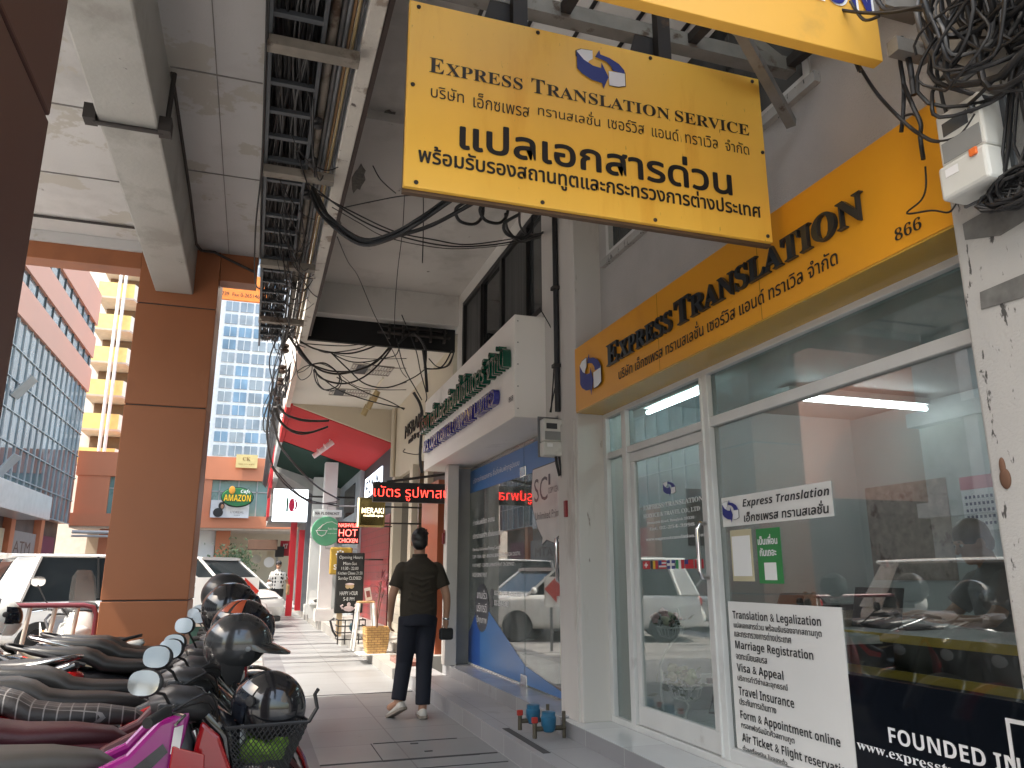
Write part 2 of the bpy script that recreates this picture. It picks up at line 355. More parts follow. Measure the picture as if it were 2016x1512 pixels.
# ================================================================ cable tray and pipes between the roofs
T = thing('cable_tray', 'galvanised ladder tray running overhead on rusty brackets, full of cables', 'cable tray', (.03, 4, 4.4))
for x in (-.125, .175): MB().box(x-.012, x+.012, -2, 10.9, 4.40, 4.52).build('rail', rail_m, T)
rg = None
for i in range(34):
    y = -.7 + i*.335
    rg = MB().box(-.112, .162, y-.02, y+.02, 4.405, 4.435).build('rung', rail_m, T)
for y in (-1.5, .4, 2.3, 4.2, 5.76, 7.7, 9.56): MB().box(-.14, .40, y-.045, y+.045, 4.33, 4.398).build('bracket', rust, T, bevel=.004)
cb = MB(); rnd = random.Random(3)
for i in range(60):
    x = rnd.uniform(-.1, .15); z = rnd.uniform(4.442, 4.52); pts = []; ph = rnd.random()*6
    amp = rnd.uniform(.008, .045); fq = rnd.uniform(1.5, 4)
    for k in range(44):
        y = -1.5 + k*.285
        pts.append((max(-.108, min(.158, x+amp*math.sin(ph+y*fq))), y, z+.018*math.sin(ph*2+y*1.7)))
    cb.tube(pts, rnd.uniform(.004, .009), 5)
tag(cb.build('cable_bundle', cable_m, smooth=60), 'mass of black cables lying along the overhead ladder tray', 'cables', kind='stuff')
cb = MB()
for i in range(8):
    x = rnd.uniform(-.1, .15); z = rnd.uniform(4.437, 4.445); ph = rnd.random()*6; pts = []
    for k in range(44):
        y = -1.5 + k*.285; pts.append((max(-.108, min(.158, x+.04*math.sin(ph+y*2.3))), y, z))
    cb.tube(pts, .005, 5)
tag(cb.build('cable_bundle', cable_g, smooth=60), 'paler grey cables among the black ones in the overhead tray', 'cables', kind='stuff')
Pp = thing('pipe_run', 'bundle of grey and rust brown pipes running beside the overhead cable tray', 'pipes', (.3, 4, 4.46))
for (x, z, r, m) in ((.225, 4.46, .03, rust), (.275, 4.47, .017, cable_g), (.305, 4.46, .014, steel), (.33, 4.47, .012, M('rust_pipe', (.26,.15,.07), .6)), (.352, 4.45, .01, M('brass_pipe', (.33,.25,.12), .5)), (.372, 4.47, .012, steel)):
    MB().tube([(x, -2, z), (x, 4, z+.004), (x, 10.6, z)], r, 10).build('pipe', m, Pp, smooth=50)
for y in (5.0, 5.55, 6.1, 8.3, 9.8): ins = MB(); ins.lathe([(.02,0),(.034,.01),(.034,.03),(.02,.04),(.034,.05),(.034,.07),(.02,.08)], (.215, y, 4.34), 'z', 12); ins.build('insulator', black, Pp, smooth=40)
# ================================================================ shop row, nearest unit: translation office
S = thing('shop_building', 'grey plastered translation office with yellow fascia and white aluminium shopfront', 'building', (2.6, 3.5, 0))
box('step', riser_m, S, 1.88, 2.28, -2, 10.4, 0, .143)
box('step_tread', step_m, S, 1.878, 2.28, -2, 10.4, .143, .147)
box('plinth', riser_m, S, 2.28, 2.75, -2, 5.74, .0, .253)
box('plinth_tread', plinth_m, S, 2.276, 2.75, -2, 5.736, .253, .258)
box('drain_cover', line_m, S, 1.93, 1.985, 5.2, 6.1, .14, .1495)
box('drain_cover', line_m, S, 1.93, 1.985, 2.6, 4.75, .14, .1495)
def wall_with_hole(mb, x0, x1, y0, y1, z0, z1, h):   # h: (y0,y1,z0,z1)
    mb.box(x0, x1, y0, y1, z0, h[2]); mb.box(x0, x1, y0, y1, h[3], z1); mb.box(x0, x1, y0, h[0], h[2], h[3]); mb.box(x0, x1, h[1], y1, h[2], h[3])
mb = MB(); wall_with_hole(mb, 2.6, 2.8, 1.0, 5.75, 2.56, 5.27, (2.86, 5.36, 3.82, 5.0)); mb.box(2.6, 2.8, -3, 1.0, 2.56, 5.27)
mb.build('wall', rough_wall, S)
# pillars
MB().box(2.3, 2.64, 1.1, 1.925, .0, 5.26).build('pillar', pillar_m, S, bevel=.012)
MB().box(2.36, 2.8, 5.52, 5.93, .255, 5.26).build('pillar', pillar_far, S, bevel=.01)
box('pillar_band', pillar_far, S, 2.345, 2.36, 5.56, 5.90, .256, 2.5)
ml = M('bare_patch', (.13,.128,.12), .9, var=.3, scale=20)
MB().prism([(1.855,2.235),(1.86,2.175),(1.70,2.165),(1.69,2.24)], (2.302,0,0), (0,1,0), (0,0,1), (-.006,0,0)).build('bare_patch', ml, S); MB().prism([(1.88,2.50),(1.88,2.44),(1.75,2.40),(1.6,2.42),(1.6,2.52)], (2.302,0,0), (0,1,0), (0,0,1), (-.006,0,0)).build('bare_patch', ml, S)
hl = MB(); hl.ell((2.298, 1.868, 1.60), .008, .020, .034); hl.ell((2.298, 1.872, 1.64), .007, .011, .03); hl.build('bare_patch', M('clay_hole', (.12,.06,.035), .9), S, smooth=60)
# big upper window, dusty panes behind a white frame
F = MB()
F.box(2.585, 2.66, 2.86, 5.36, 3.82, 3.87); F.box(2.585, 2.66, 2.86, 5.36, 4.95, 5.0); F.box(2.587, 2.66, 2.86, 2.91, 3.87, 4.95); F.box(2.587, 2.66, 5.31, 5.36, 3.87, 4.95); F.box(2.59, 2.655, 4.1, 4.14, 3.87, 4.95)
fr = F.build('window_frame', alu, S)
box('pane', win_dusty, fr, 2.63, 2.645, 2.91, 5.31, 3.87, 4.95)
MB().box(2.56, 2.6, 2.8, 5.42, 3.76, 3.82).build('window_sill', pillar_m, S)
# shopfront frame
fx0, fx1 = 2.585, 2.65
G = MB()
def bar(y0, y1, z0, z1, dx=0): G.box(fx0-dx, fx1, min(y0,y1), max(y0,y1), z0, z1)
bar(1.93, 5.52, .258, .30); bar(1.93, 4.0, .30, .37, .002); bar(1.93, 5.52, 2.50, 2.56, .004); bar(1.93, 4.0, 2.17, 2.23, -.002); bar(4.09, 5.52, 2.175, 2.225, -.003)
for (a, b_) in ((5.46, 5.52), (5.12, 5.19), (4.0, 4.09)): bar(a, b_, .30, 2.50, .006)
bar(4.05, 4.062, .31, 2.49, .02)
fr = G.build('shopfront_frame', alu, S, bevel=.004)
box('pane', shopglass, fr, 2.615, 2.621, 1.93, 4.0, .37, 2.17); box('pane', frost, fr, 2.615, 2.621, 1.93, 4.0, 2.23, 2.50)
box('pane', frost, fr, 2.615, 2.621, 4.09, 5.12, 2.225, 2.50); box('pane', doorglass, fr, 2.615, 2.621, 5.19, 5.46, .30, 2.175); box('pane', frost, fr, 2.615, 2.621, 5.19, 5.46, 2.225, 2.5)
D = MB(); D.box(2.6, 2.64, 4.10, 5.11, .305, .43); D.box(2.6, 2.64, 4.10, 5.11, 2.10, 2.168); D.box(2.602, 2.638, 4.10, 4.165, .43, 2.10); D.box(2.602, 2.638, 5.05, 5.11, .43, 2.10)
door = D.build('door', alu, S, bevel=.004)
box('pane', doorglass, door, 2.617, 2.622, 4.165, 5.05, .43, 2.10)
MB().tube([(2.6,4.13,1.60),(2.555,4.13,1.60),(2.54,4.135,1.56),(2.54,4.135,1.32),(2.555,4.13,1.28),(2.6,4.13,1.28)], .014, 10).build('handle', chrome, door, smooth=60)
# room behind
box('room_floor', roomfloor, S, 2.66, 8.0, 1.0, 5.72, .20, .262); box('room_wall', room_m, S, 8.0, 8.1, 1.0, 5.8, .2, 3.3)
box('room_wall', room_m, S, 2.81, 8.0, 5.72, 5.8, .2, 3.3); box('room_wall', room_m, S, 2.66, 8.0, .95, 1.0, .2, 3.3); box('room_ceiling', room_m, S, 2.81, 8.0, 1.0, 5.72, 2.70, 2.8)
# ceiling of the walkway in front, spalled beams and the peeling edge
box('walkway_ceiling', plaster, S, .5, 2.6, 1.25, 10.4, 5.25, 5.45)
rnd = random.Random(11); spm = M('bare_concrete', (.16,.15,.135), .95, var=.35, scale=25, bump=.8, bscale=60)
for (x0, x1, y0, y1) in ((.56,.72,4.3,4.9), (.62,1.0,4.62,4.72), (.58,.74,6.05,6.2), (.8,.93,6.0,6.16), (.68,.82,7.0,7.6), (.62,.7,8.3,8.7)):
    n = 14; cx, cy = (x0+x1)/2, (y0+y1)/2
    MB().prism([(cx+(x1-x0)/2*math.cos(2*math.pi*i/n)*rnd.uniform(.7,1.15), cy+(y1-y0)/2*math.sin(2*math.pi*i/n)*rnd.uniform(.7,1.15)) for i in range(n)], (0,0,5.247), (1,0,0), (0,1,0), (0,0,-.004)).build('spalled_patch', spm, S)
for (y0, y1, zz) in ((6.05, 6.75, 5.16), (4.35, 4.8, 5.15)): box('ceiling_beam', plaster, S, .5, 2.6, y0, y1, zz, 5.252)
pe = MB(); pe.box(.40, .50, 1.25, 10.8, 4.42, 5.6); pe.build('edge_beam', peel, S, bevel=.008)
box('edge_lining', M('dark_board', (.045,.03,.025), .7), S, .502, .535, 2.1, 10.3, 4.43, 5.24)
box('upper_storey', wall_white, S, .45, 7, 1.2, 10.4, 5.46, 9.5)
# white ceiling panels with dark joints and the steel frame the signs hang from
box('ceiling_panel', white_gloss, S, 1.1, 2.58, 1.6, 4.3, 4.7, 4.72)
g = MB()
for x in (1.1, 1.42, 1.74, 2.06, 2.38): g.box(x-.012, x+.012, 1.6, 4.3, 4.688, 4.699)
for y in (2.5, 3.4): g.box(1.1, 2.58, y-.012, y+.012, 4.686, 4.7)
g.build('panel_joint', black, S)
# ---------------------------------------------------------------- second unit: copy shop
Cc = thing('shop_building', 'copy shop with big frameless glass window, blue film and dark upper windows', 'building', (2.6, 8, 0))
box('plinth', riser_m, Cc, 2.28, 2.75, 5.76, 9.6, .0, .262); box('plinth_tread', plinth_g, Cc, 2.27, 2.75, 5.75, 9.6, .262, .27)
mb = MB(); wall_with_hole(mb, 2.6, 2.8, 5.93, 10.4, 2.6, 5.27, (6.6, 10.15, 3.88, 5.08)); mb.build('wall', wall_white, Cc)
MB().box(2.36, 2.6, 5.935, 6.28, 2.6, 5.26).build('pilaster', pillar_far, Cc, bevel=.01)
MB().box(2.22, 2.36, 9.25, 9.42, .27, 2.62).build('pilaster', pillar_far, Cc, bevel=.008)
box('shutter_box', M('grey_metal', (.33,.33,.32), .5), Cc, 2.36, 2.56, 9.42, 9.62, .27, 2.6)
F = MB()
for (y0, y1, z0, z1) in ((6.6,10.15,3.88,3.95),(6.6,10.15,5.02,5.08),(6.6,6.67,3.95,5.02),(10.08,10.15,3.95,5.02),(7.4,7.46,3.95,5.02),(8.3,8.38,3.95,5.02),(9.2,9.26,3.95,5.02)): F.box(2.605, 2.68, y0, y1, z0, z1)
fr = F.build('window_frame', M('black_frame', (.02,.02,.02), .5), Cc)
for (y0, y1, m) in ((6.67,7.4,win_dusty),(7.46,8.3,M('curtain_grey',(.07,.07,.068),.8,var=.5,scale=2,stretch=(1,9,.2))),(8.38,9.2,win_dark),(9.26,10.08,M('curtain_grey',(.07,.07,.068)))): box('pane', m, fr, 2.65, 2.66, y0, y1, 3.95, 5.02)
gl = box('pane', copyglass, Cc, 2.55, 2.56, 5.93, 7.33, .272, 2.60); 
gl2 = box('pane', copyglass, Cc, 2.55, 2.56, 7.345, 9.41, .272, 2.60)
for z in (2.26, .275): MB().box(2.535, 2.549, 7.26, 7.44, z, z+.1).build('glass_clamp', chrome, gl, bevel=.004)
MB().tube([(2.53,6.35,1.62),(2.5,6.35,1.6),(2.5,6.35,1.25),(2.53,6.35,1.23)], .014, 10).build('handle', chrome, gl, smooth=60)
box('glass_channel', alu, Cc, 2.545, 2.57, 7.5, 9.41, .268, .285)
box('room_floor', plinth_g, Cc, 2.66, 7.0, 5.95, 10.3, .20, .262); box('room_wall', room_m, Cc, 7.0, 7.1, 5.9, 10.4, .2, 3.0); box('room_wall', M('room_grey',(.30,.34,.34),.7), Cc, 2.66, 7.0, 10.3, 10.4, 0, 3.0); box('room_ceiling', room_m, Cc, 2.81, 7.0, 5.9, 10.4, 2.9, 3.0)
# films stuck on the glass
fb = M('blue_film', (.05, .17, .42), .3, var=.05); fb2 = M('deep_blue_film', (.02, .08, .32), .3); fgrey = M('grey_film', (.60, .60, .58), .4); fdark = M('dark_grey_film', (.06, .065, .075), .35)
O0 = (2.549, 0, 0); XRn = (0, 1, 0)
def film(name, polys, m, parent, lift): # polygons given as (y, z)
    mb = MB()
    for i, p in enumerate(polys): mb.prism([(y, z) for y, z in p], (2.549-lift, 0, 0), (0,1,0), (0,0,1), (-.001, 0, 0))
    return mb.build(name, m, parent)
film('blue_strip', [[(7.345,2.27),(9.40,2.29),(9.40,2.56),(7.345,2.56)]], fb, gl2, .001)
film('blue_strip', [[(5.95,2.25),(7.33,2.27),(7.33,2.56),(5.95,2.56)]], fb, gl, .001)
film('blue_swoosh', [[(8.9,.29),(7.345,.29),(7.345,.46),(8.55,.90),(8.9,1.0)]], fb, gl2, .001)
film('blue_swoosh', [[(9.40,.29),(8.9,.29),(8.9,1.0),(8.85,1.04),(9.40,.62)]], fb2, gl2, .0012)
film('blue_swoosh', [[(7.33,.29),(6.2,.29),(6.2,.32),(7.33,.455)]], fb, gl, .001)
sun_ = [(8.83+(.275+(.012 if i % 2 else -.006))*math.cos(2*math.pi*i/72), .93+(.262+(.012 if i % 2 else -.006))*math.sin(2*math.pi*i/72)) for i in range(72)]
film('round_sticker', [sun_], fdark, gl2, .003)
for i, t in enumerate(('งานเร็ว', 'บริการดี', 'มีคุณภาพ')): tx(t, gl2, 2.545, 9.03, 1.03-.145*i, .40, .10, white_ink, lift=.002)
tx('บริการถ่ายเอกสาร สื่อสิ่งพิมพ์ทุกรูปแบบ', gl2, 2.547, 9.26, 2.375, 1.78, .10, white_ink, lift=.002)
bub = arc(6.62, 1.98, .50, .40, 200, -20, 18); bub = [(6.0,2.30),(7.08,2.30),(7.12,2.1),(7.08,1.9),(6.95,1.72),(6.82,1.62),(6.84,1.56),(6.72,1.60),(6.5,1.56),(6.3,1.58),(6.0,1.62)]
film('speech_bubble', [[(y+.0, z) for y, z in bub]], fdark, gl, .0012)
film('speech_bubble', [[(6.62+(y-6.62)*.975, 1.93+(z-1.93)*.97) for y, z in bub]], fgrey, gl, .0025)
tx('SC', gl, 2.546, 7.03, 1.97, .36, .22, fdark, lift=.002); tx('COPY CENTER', gl, 2.546, 6.65, 2.02, .34, .055, fdark, lift=.002); tx('Unlimited Print', gl, 2.546, 7.0, 1.80, .62, .07, fdark, lift=.002)
film('paper_mark', [[(6.645,2.1),(6.60,2.1),(6.60,2.2),(6.645,2.2)]], fdark, gl, .004)
for (t, y, z, ww, h) in (('One Stop Full-Service Printing Center', 9.25, 1.56, 1.12, .05), ('COPY - PLAN - FILM - BUILDING (B/W-COLOR) - SCAN DIGITAL', 9.25, 1.475, 1.8, .05), ('PRINT INKJET - COATED LAMINATE PRINT ON DEMAND', 9.25, 1.375, 1.6, .05), ('WIDE FORMAT PRINT', 9.25, 1.27, .62, .05), ('บริการถ่ายเอกสาร เข้าเล่มแบบด่วน', 9.25, 1.72, 1.2, .07), ('ถ่ายพิมพ์เขียว สแกน', 9.25, 1.88, .9, .07)): tx(t, gl2, 2.546, y, z, ww, h, white_ink, lift=.002)
film('phone_badge', [arc(8.44, 1.10, .05, .05, 0, 345, 12), arc(8.44, 1.0, .05, .05, 0, 345, 12)], fdark, gl2, .003)
tx('02-253-6999, 02-253-5034', gl2, 2.546, 8.34, 1.075, .98, .055, white_ink, lift=.002); tx('02-254-0383', gl2, 2.546, 8.34, .975, .5, .055, white_ink, lift=.002)
# end wall: drop beam, dark service gap with cable shelf
box('end_beam', wall_white, Cc, .5, 2.6, 10.35, 10.55, 4.80, 5.46)
box('service_gap', M('gap_shade_black', (.012,.012,.012), .9), Cc, .5, 2.6, 10.55, 10.62, 4.46, 4.80)  # near-black sheet paints the shade inside the open gap
sh = MB(); sh.box(1.5, 2.45, 10.42, 10.5, 4.70, 4.72); sh.box(1.45,2.5,10.42,10.5,4.62,4.64)
for x in (1.6, 1.8, 2.0, 2.2, 2.4): sh.box(x, x+.03, 10.42, 10.5, 4.55, 4.76)
sh.build('cable_shelf', darksteel, Cc)
# black down pipe between the two shops
dp = thing('drain_pipe', 'thin black pipe running down the wall between yellow fascia and white box sign', 'pipe', (2.34, 5.86, 2.6))
MB().tube([(2.335, 5.86, 2.62), (2.335, 5.87, 5.2)], .024, 10).build('pipe', black, dp, smooth=60)
for z in (3.0, 3.7, 4.4): MB().box(2.30, 2.36, 5.83, 5.90, z, z+.03).build('clip', darksteel, dp)
# ================================================================ signs of the translation office
LOGO_W = [[(0,.86),(.1,.93),(.33,.95),(.33,.74),(.25,.66),(.22,.55),(.0,.72)], [(.66,.5),(.85,.51),(1,.56),(1,.2),(.86,.14),(.66,.13)]]
LOGO_B = [[(0,.84),(.0,.40),(.1,.28),(.3,.17),(.51,.14),(.535,.0),(.65,.33),(.51,.68),(.50,.53),(.33,.55),(.14,.66)],
          [(.38,.80),(.47,1.0),(.49,.89),(.68,.85),(.88,.74),(.99,.60),(1,.52),(.86,.52),(.74,.53),(.72,.62),(.62,.73),(.50,.77)]]
LOGO_G = [[(.25,.62),(.30,.72),(.40,.80),(.43,.77),(.33,.68),(.30,.56)], [(.45,.76),(.60,.74),(.70,.62),(.72,.52),(.66,.52),(.60,.64),(.45,.71)]]
def logo(parent, O, Rt, w, h, edge=True, lift=.003):
    sc_ = lambda P, g=0: [[((x*(1+g)-g/2)*w, (y*(1+g)-g/2)*h) for x, y in p] for p in P]
    if edge: shape('logo_outline', sc_(LOGO_W, .035), parent, O, Rt, XU, ink, lift, .001)
    shape('logo_white', sc_(LOGO_W), parent, O, Rt, XU, white_ink, lift+.002, .001)
    shape('logo_blue', sc_(LOGO_B), parent, O, Rt, XU, blue_ink, lift+.0035, .001)
# hanging board
H = thing('hanging_sign', 'yellow hanging sign board with black writing and blue arrow ring, facing the walker', 'sign', (1.39, 2.93, 2.87))
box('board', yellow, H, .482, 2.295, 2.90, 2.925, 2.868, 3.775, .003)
box('board_back', M('board_edge', (.10,.06,.035), .6), H, .484, 2.30, 2.926, 2.955, 2.855, 3.772)
for (x, z) in ((.522,3.745),(1.084,3.752),(1.67,3.752),(2.253,3.75),(.507,3.35),(2.278,3.35),(.535,2.89),(1.098,2.888),(1.653,2.888),(2.266,2.895)):
    MB().lathe([(.009,0),(.010,-.004),(.006,-.009),(.001,-.010)], (x, 2.8995, z), 'y', 10).build('bolt', darksteel, H, smooth=50)
ST = M('streak', (.30,.17,.03), .6)
yb = 2.8995
for (t, x, w_, h_, off) in (('E', .577, .066, .074, 0), ('XPRESS', .652, .356, .061, 0), ('T', 1.05, .066, .074, 0), ('RANSLATION', 1.124, .635, .061, 0), ('SERVICE', 1.788, .42, .062, 0)):
    ty(serif(t), H, x, yb, 3.428, w_, h_, ink_soft, offset=off)
for (t, x0, x1, h_, z) in (('บริษัท',.587,.735,.062,3.305),('เอ็กซเพรส',.778,1.04,.075,3.295),('ทรานสเลชั่น',1.081,1.389,.070,3.318),('เซอร์วิส',1.429,1.618,.064,3.32),('แอนด์',1.658,1.803,.064,3.32),('ทราเวิล',1.839,2.02,.062,3.32),('จำกัด',2.061,2.198,.064,3.32)):
    ty(t, H, x0, yb, z, x1-x0, h_, ink_soft)
ty('แปลเอกสารด่วน', H, .722, yb, 3.083, 1.357, .158, ink, heavy=.0042)
ty('พร้อมรับรองสถานทูตและกระทรวงการต่างประเทศ', H, .542, yb, 2.962, 1.692, .108, ink, heavy=.0018)
logo(H, (1.277, yb, 3.522), YR, .248, .205)
for x in (1.0, 1.755): hb = MB(); hb.box(x-.035, x+.035, 2.90, 2.95, 3.775, 4.1); hb.prism([(-.09,0),(.09,0),(.03,.22),(-.03,.22)], (x-.08, 2.955, 3.78), (1,0,0), (0,0,1), (0,.01,0)); hb.build('hanger', darksteel, H)
# the upper board that the frame cuts off
U = thing('hanging_sign', 'upper yellow sign board with white outlined blue letters above the hanging board', 'sign', (1.3, 2.0, 3.2))
box('board', M('yellow_board_upper', (.74,.40,.06), .5, var=.06, scale=1.2, stain=((.45,.27,.06), 3, .6, .3)), U, .30, 2.165, 2.0, 2.05, 3.215, 4.0, .003)
ty(bold('EXPRESS TRANSLATION'), U, .42, 1.9995, 3.415, 1.73, .17, white_ink, offset=.028); ty(bold('EXPRESS TRANSLATION'), U, .435, 1.996, 3.42, 1.70, .16, blue_ink)
# steel the boards hang from
Fm = thing('sign_frame', 'dirty steel channels above the hanging sign that carry both yellow boards', 'steel frame', (1.5, 2.95, 3.9))
MB().box(.55, 2.58, 2.95, 3.03, 3.92, 4.0).build('channel', steel_dirty, Fm); MB().box(1.2, 2.58, 2.08, 2.14, 3.78, 3.86).build('channel', steel_dirty, Fm)
for x in (1.2, 1.9, 2.5): MB().beam((x, 2.1, 3.83), (x+.05, 2.98, 3.97), .05, .05).build('strut', darksteel, Fm)
MB().beam((1.9, 2.6, 3.9), (2.55, 2.99, 3.62), .05, .05).build('strut', steel_dirty, Fm)
MB().beam((2.58, 3.0, 3.96), (1.8, 3.2, 4.69), .05, .05).build('strut', steel_dirty, Fm)
MB().box(2.15, 2.34, 1.94, 2.0, 3.42, 3.52).build('channel', steel_dirty, Fm); MB().box(2.17, 2.34, 1.93, 1.98, 3.22, 3.28).build('channel', steel_dirty, Fm)
# fascia
B = thing('fascia_sign', 'long yellow fascia sign with raised black letters over the translation office window', 'sign', (2.47, 3.7, 2.53))
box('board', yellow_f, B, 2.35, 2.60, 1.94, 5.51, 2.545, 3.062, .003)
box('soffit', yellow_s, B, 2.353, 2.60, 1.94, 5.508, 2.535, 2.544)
for y in (4.15, 3.1): box('board_joint', M('fascia_joint', (.38,.18,.01), .6), B, 2.3495, 2.352, y, y+.006, 2.546, 3.06)
xb = 2.3495
for (t, y, w_, h_) in (('E', 4.876, .185, .155), ('XPRESS', 4.672, .715, .128), ('T', 3.912, .175, .155), ('RANSLATION', 3.729, 1.37, .130)):
    tx(serif(t), B, xb, y, 2.752, w_, h_, ltr_black, extrude=.022, offset=.004)
tx('บริษัท เอ็กซเพรส ทรานสเลชั่น เซอร์วิส แอนด์ ทราเวิล จำกัด', B, xb, 4.726, 2.622, 2.18, .10, ink, heavy=.0008)
tx(serif('866'), B, xb, 2.226, 2.588, .132, .052, ink)
logo(B, (xb, 5.375, 2.608), XR, .38, .33, lift=.012)
# things stuck on the shop window
x = 2.6145
Pn = thing('window_sign', 'white name plate with blue arrow ring stuck across the office window', 'sign', (x, 3.5, 1.57))
box('plate', M('plate_white', (.70,.69,.66), .4), Pn, x-.003, x, 3.037, 3.966, 1.568, 1.736)
tx(bold_it('Express Translation'), Pn, x-.003, 3.757, 1.655, .708, .058, ink); tx('เอ็กซเพรส ทรานสเลชั่น', Pn, x-.003, 3.752, 1.585, .684, .062, ink, heavy=.0012, skew=.12)
logo(Pn, (x-.003, 3.952, 1.588), XR, .155, .13)
Sb = thing('service_board', 'white board listing services in black English and Thai, on the lower office window', 'sign', (x, 3.5, .38))
box('board', M('board_white', (.74,.73,.70), .45, var=.03, stain=((.58,.56,.52), 2, .62, .2)), Sb, x-.006, x, 3.048, 3.965, .375, 1.15)
xs = x-.006
for (t, y, z, w_, h_) in (('Translation & Legalization', 3.922, 1.045, .732, .058), ('Marriage Registration', 3.915, .885, .648, .058), ('Visa & Appeal', 3.914, .765, .405, .058), ('Travel Insurance', 3.912, .655, .47, .048), ('Form & Appointment online', 3.911, .522, .776, .058), ('Air Ticket & Flight reservation', 3.909, .407, .83, .058)):
    tx(bold(t), Sb, xs, y, z, w_, h_, ink)
for (t, y, z, w_, h_) in (('แปลเอกสารด่วน พร้อมรับรองจากสถานทูต', 3.915, 1.0, .722, .045), ('และกระทรวงการต่างประเทศ', 3.915, .962, .492, .04), ('จดทะเบียนสมรส', 3.914, .843, .28, .038), ('บริการทำวีซ่าและอุทธรณ์', 3.913, .722, .432, .042), ('ประกันการเดินทาง', 3.91, .607, .32, .036), ('กรอกฟอร์มนัดคิวสถานทูต', 3.908, .480, .445, .04), ('ตั๋วเครื่องบิน ใบจองตั๋ว', 3.908, .378, .375, .024)):
    tx(t, Sb, xs, y, z, w_, h_, ink, heavy=.0004)
Q = thing('paper_notice', 'blank white square on a buff sheet stuck on the office window', 'notice', (2.63, 3.8, 1.27))
box('sheet', M('buff_paper', (.52,.46,.30), .7), Q, 2.611, 2.6145, 3.70, 3.90, 1.262, 1.545); box('white_square', white_gloss, Q, 2.6085, 2.6108, 3.715, 3.885, 1.29, 1.51)
Gp = thing('poster', 'green poster with white Thai greeting stuck on the office window', 'poster', (2.63, 3.55, 1.25))
box('sheet', M('green_paper', (.03,.22,.06), .5), Gp, 2.611, 2.6145, 3.452, 3.655, 1.252, 1.54)
tx('เป็นเพื่อน', Gp, 2.6108, 3.638, 1.455, .165, .052, white_ink, heavy=.0012); tx('กันเถอะ', Gp, 2.6108, 3.628, 1.395, .14, .042, white_ink, heavy=.0012)
box('white_square', white_gloss, Gp, 2.6085, 2.6108, 3.50, 3.60, 1.27, 1.36)
Dk = thing('window_decal', 'black film with white lettering covering the lower right office window', 'window film', (x, 2.5, .38))
box('film', M('black_film', (.006,.008,.012), .06, var=.1, spec=.5), Dk, 2.609, 2.614, 1.93, 3.044, .372, .86)
tx(bold('FOUNDED IN 1987'), Dk, 2.609, 2.835, .612, .86, .062, white_ink); tx(serif('www.expresstranslation.com'), Dk, 2.609, 3.03, .540, 1.02, .05, white_ink)
fr = MB(); fr.prism([(2.265,.80),(1.95,.80),(1.95,.785),(2.25,.785),(2.25,.46),(2.265,.46)], (2.6085,0,0), (0,1,0), (0,0,1), (-.002,0,0)); fr.build('white_border', white_ink, Dk)
# stickers on the door glass
Ds = thing('door_sticker', 'row of small national flags and white lettering on the office door glass', 'stickers', (2.615, 4.6, 1.33))
def flagbits(y, cols, horiz=False, n=3, w_=.098, h_=.055):
    for i, c in enumerate(cols):
        m = M('flag_%s' % c, dict(red=(.5,.02,.03), white=(.75,.75,.72), black=(.02,.02,.02), gold=(.7,.45,.03), navy=(.02,.03,.2), green=(.02,.25,.08))[c], .5)
        if horiz: box('flag', m, Ds, 2.613, 2.6155, y-w_, y, 1.335+h_*(1-(i+1)/len(cols)), 1.335+h_*(1-i/len(cols)))
        else: box('flag', m, Ds, 2.613, 2.6155, y-w_*(i+1)/len(cols), y-w_*i/len(cols), 1.335, 1.335+h_)
ys = [4.99-.114*i for i in range(7)]
flagbits(ys[0], ['red']); flagbits(ys[1], ['black','gold','red'][:3]); flagbits(ys[2], ['red','white','red','white','red'], True); flagbits(ys[3], ['navy']); flagbits(ys[4], ['green','white','red']); flagbits(ys[5], ['red']); flagbits(ys[6], ['red','white','red'])
def bits(y, rects, c):
    mb = MB()
    for (a, b_, c0, d) in rects: mb.box(2.6122, 2.6128, y-b_*.098, y-a*.098, 1.335+c0*.055, 1.335+d*.055)
    mb.build('flag_mark', M('flag_%s' % c, (.5,.5,.5)), Ds)
bits(ys[0], ((.42,.58,.2,.8),(.25,.42,.4,.6),(.58,.75,.4,.6)), 'white'); bits(ys[2], ((0,.42,.45,1),), 'navy'); bits(ys[3], ((.4,.6,0,1),(0,.4,.35,.65),(.6,1,.35,.65)), 'white'); bits(ys[5], ((0,.4,.5,1),), 'navy'); bits(ys[6], ((.42,.58,.25,.75),), 'red')
logo(Ds, (2.616, 4.645, 1.805), XR, .155, .105)
for (t, y, z, w_, h_) in (('EXPRESS TRANSLATION', 4.95, 1.74, .78, .032), ('SERVICE & TRAVEL CO., LTD', 4.95, 1.68, .74, .032), ('Ploenchit Road, Bangkok 10330', 4.9, 1.635, .62, .022), ('Tel. 02-254-3998', 4.88, 1.595, .6, .022), ('www.expresstranslation.com', 4.93, 1.52, .76, .028)): tx(serif(t), Ds, 2.6155, y, z, w_, h_, white_ink)
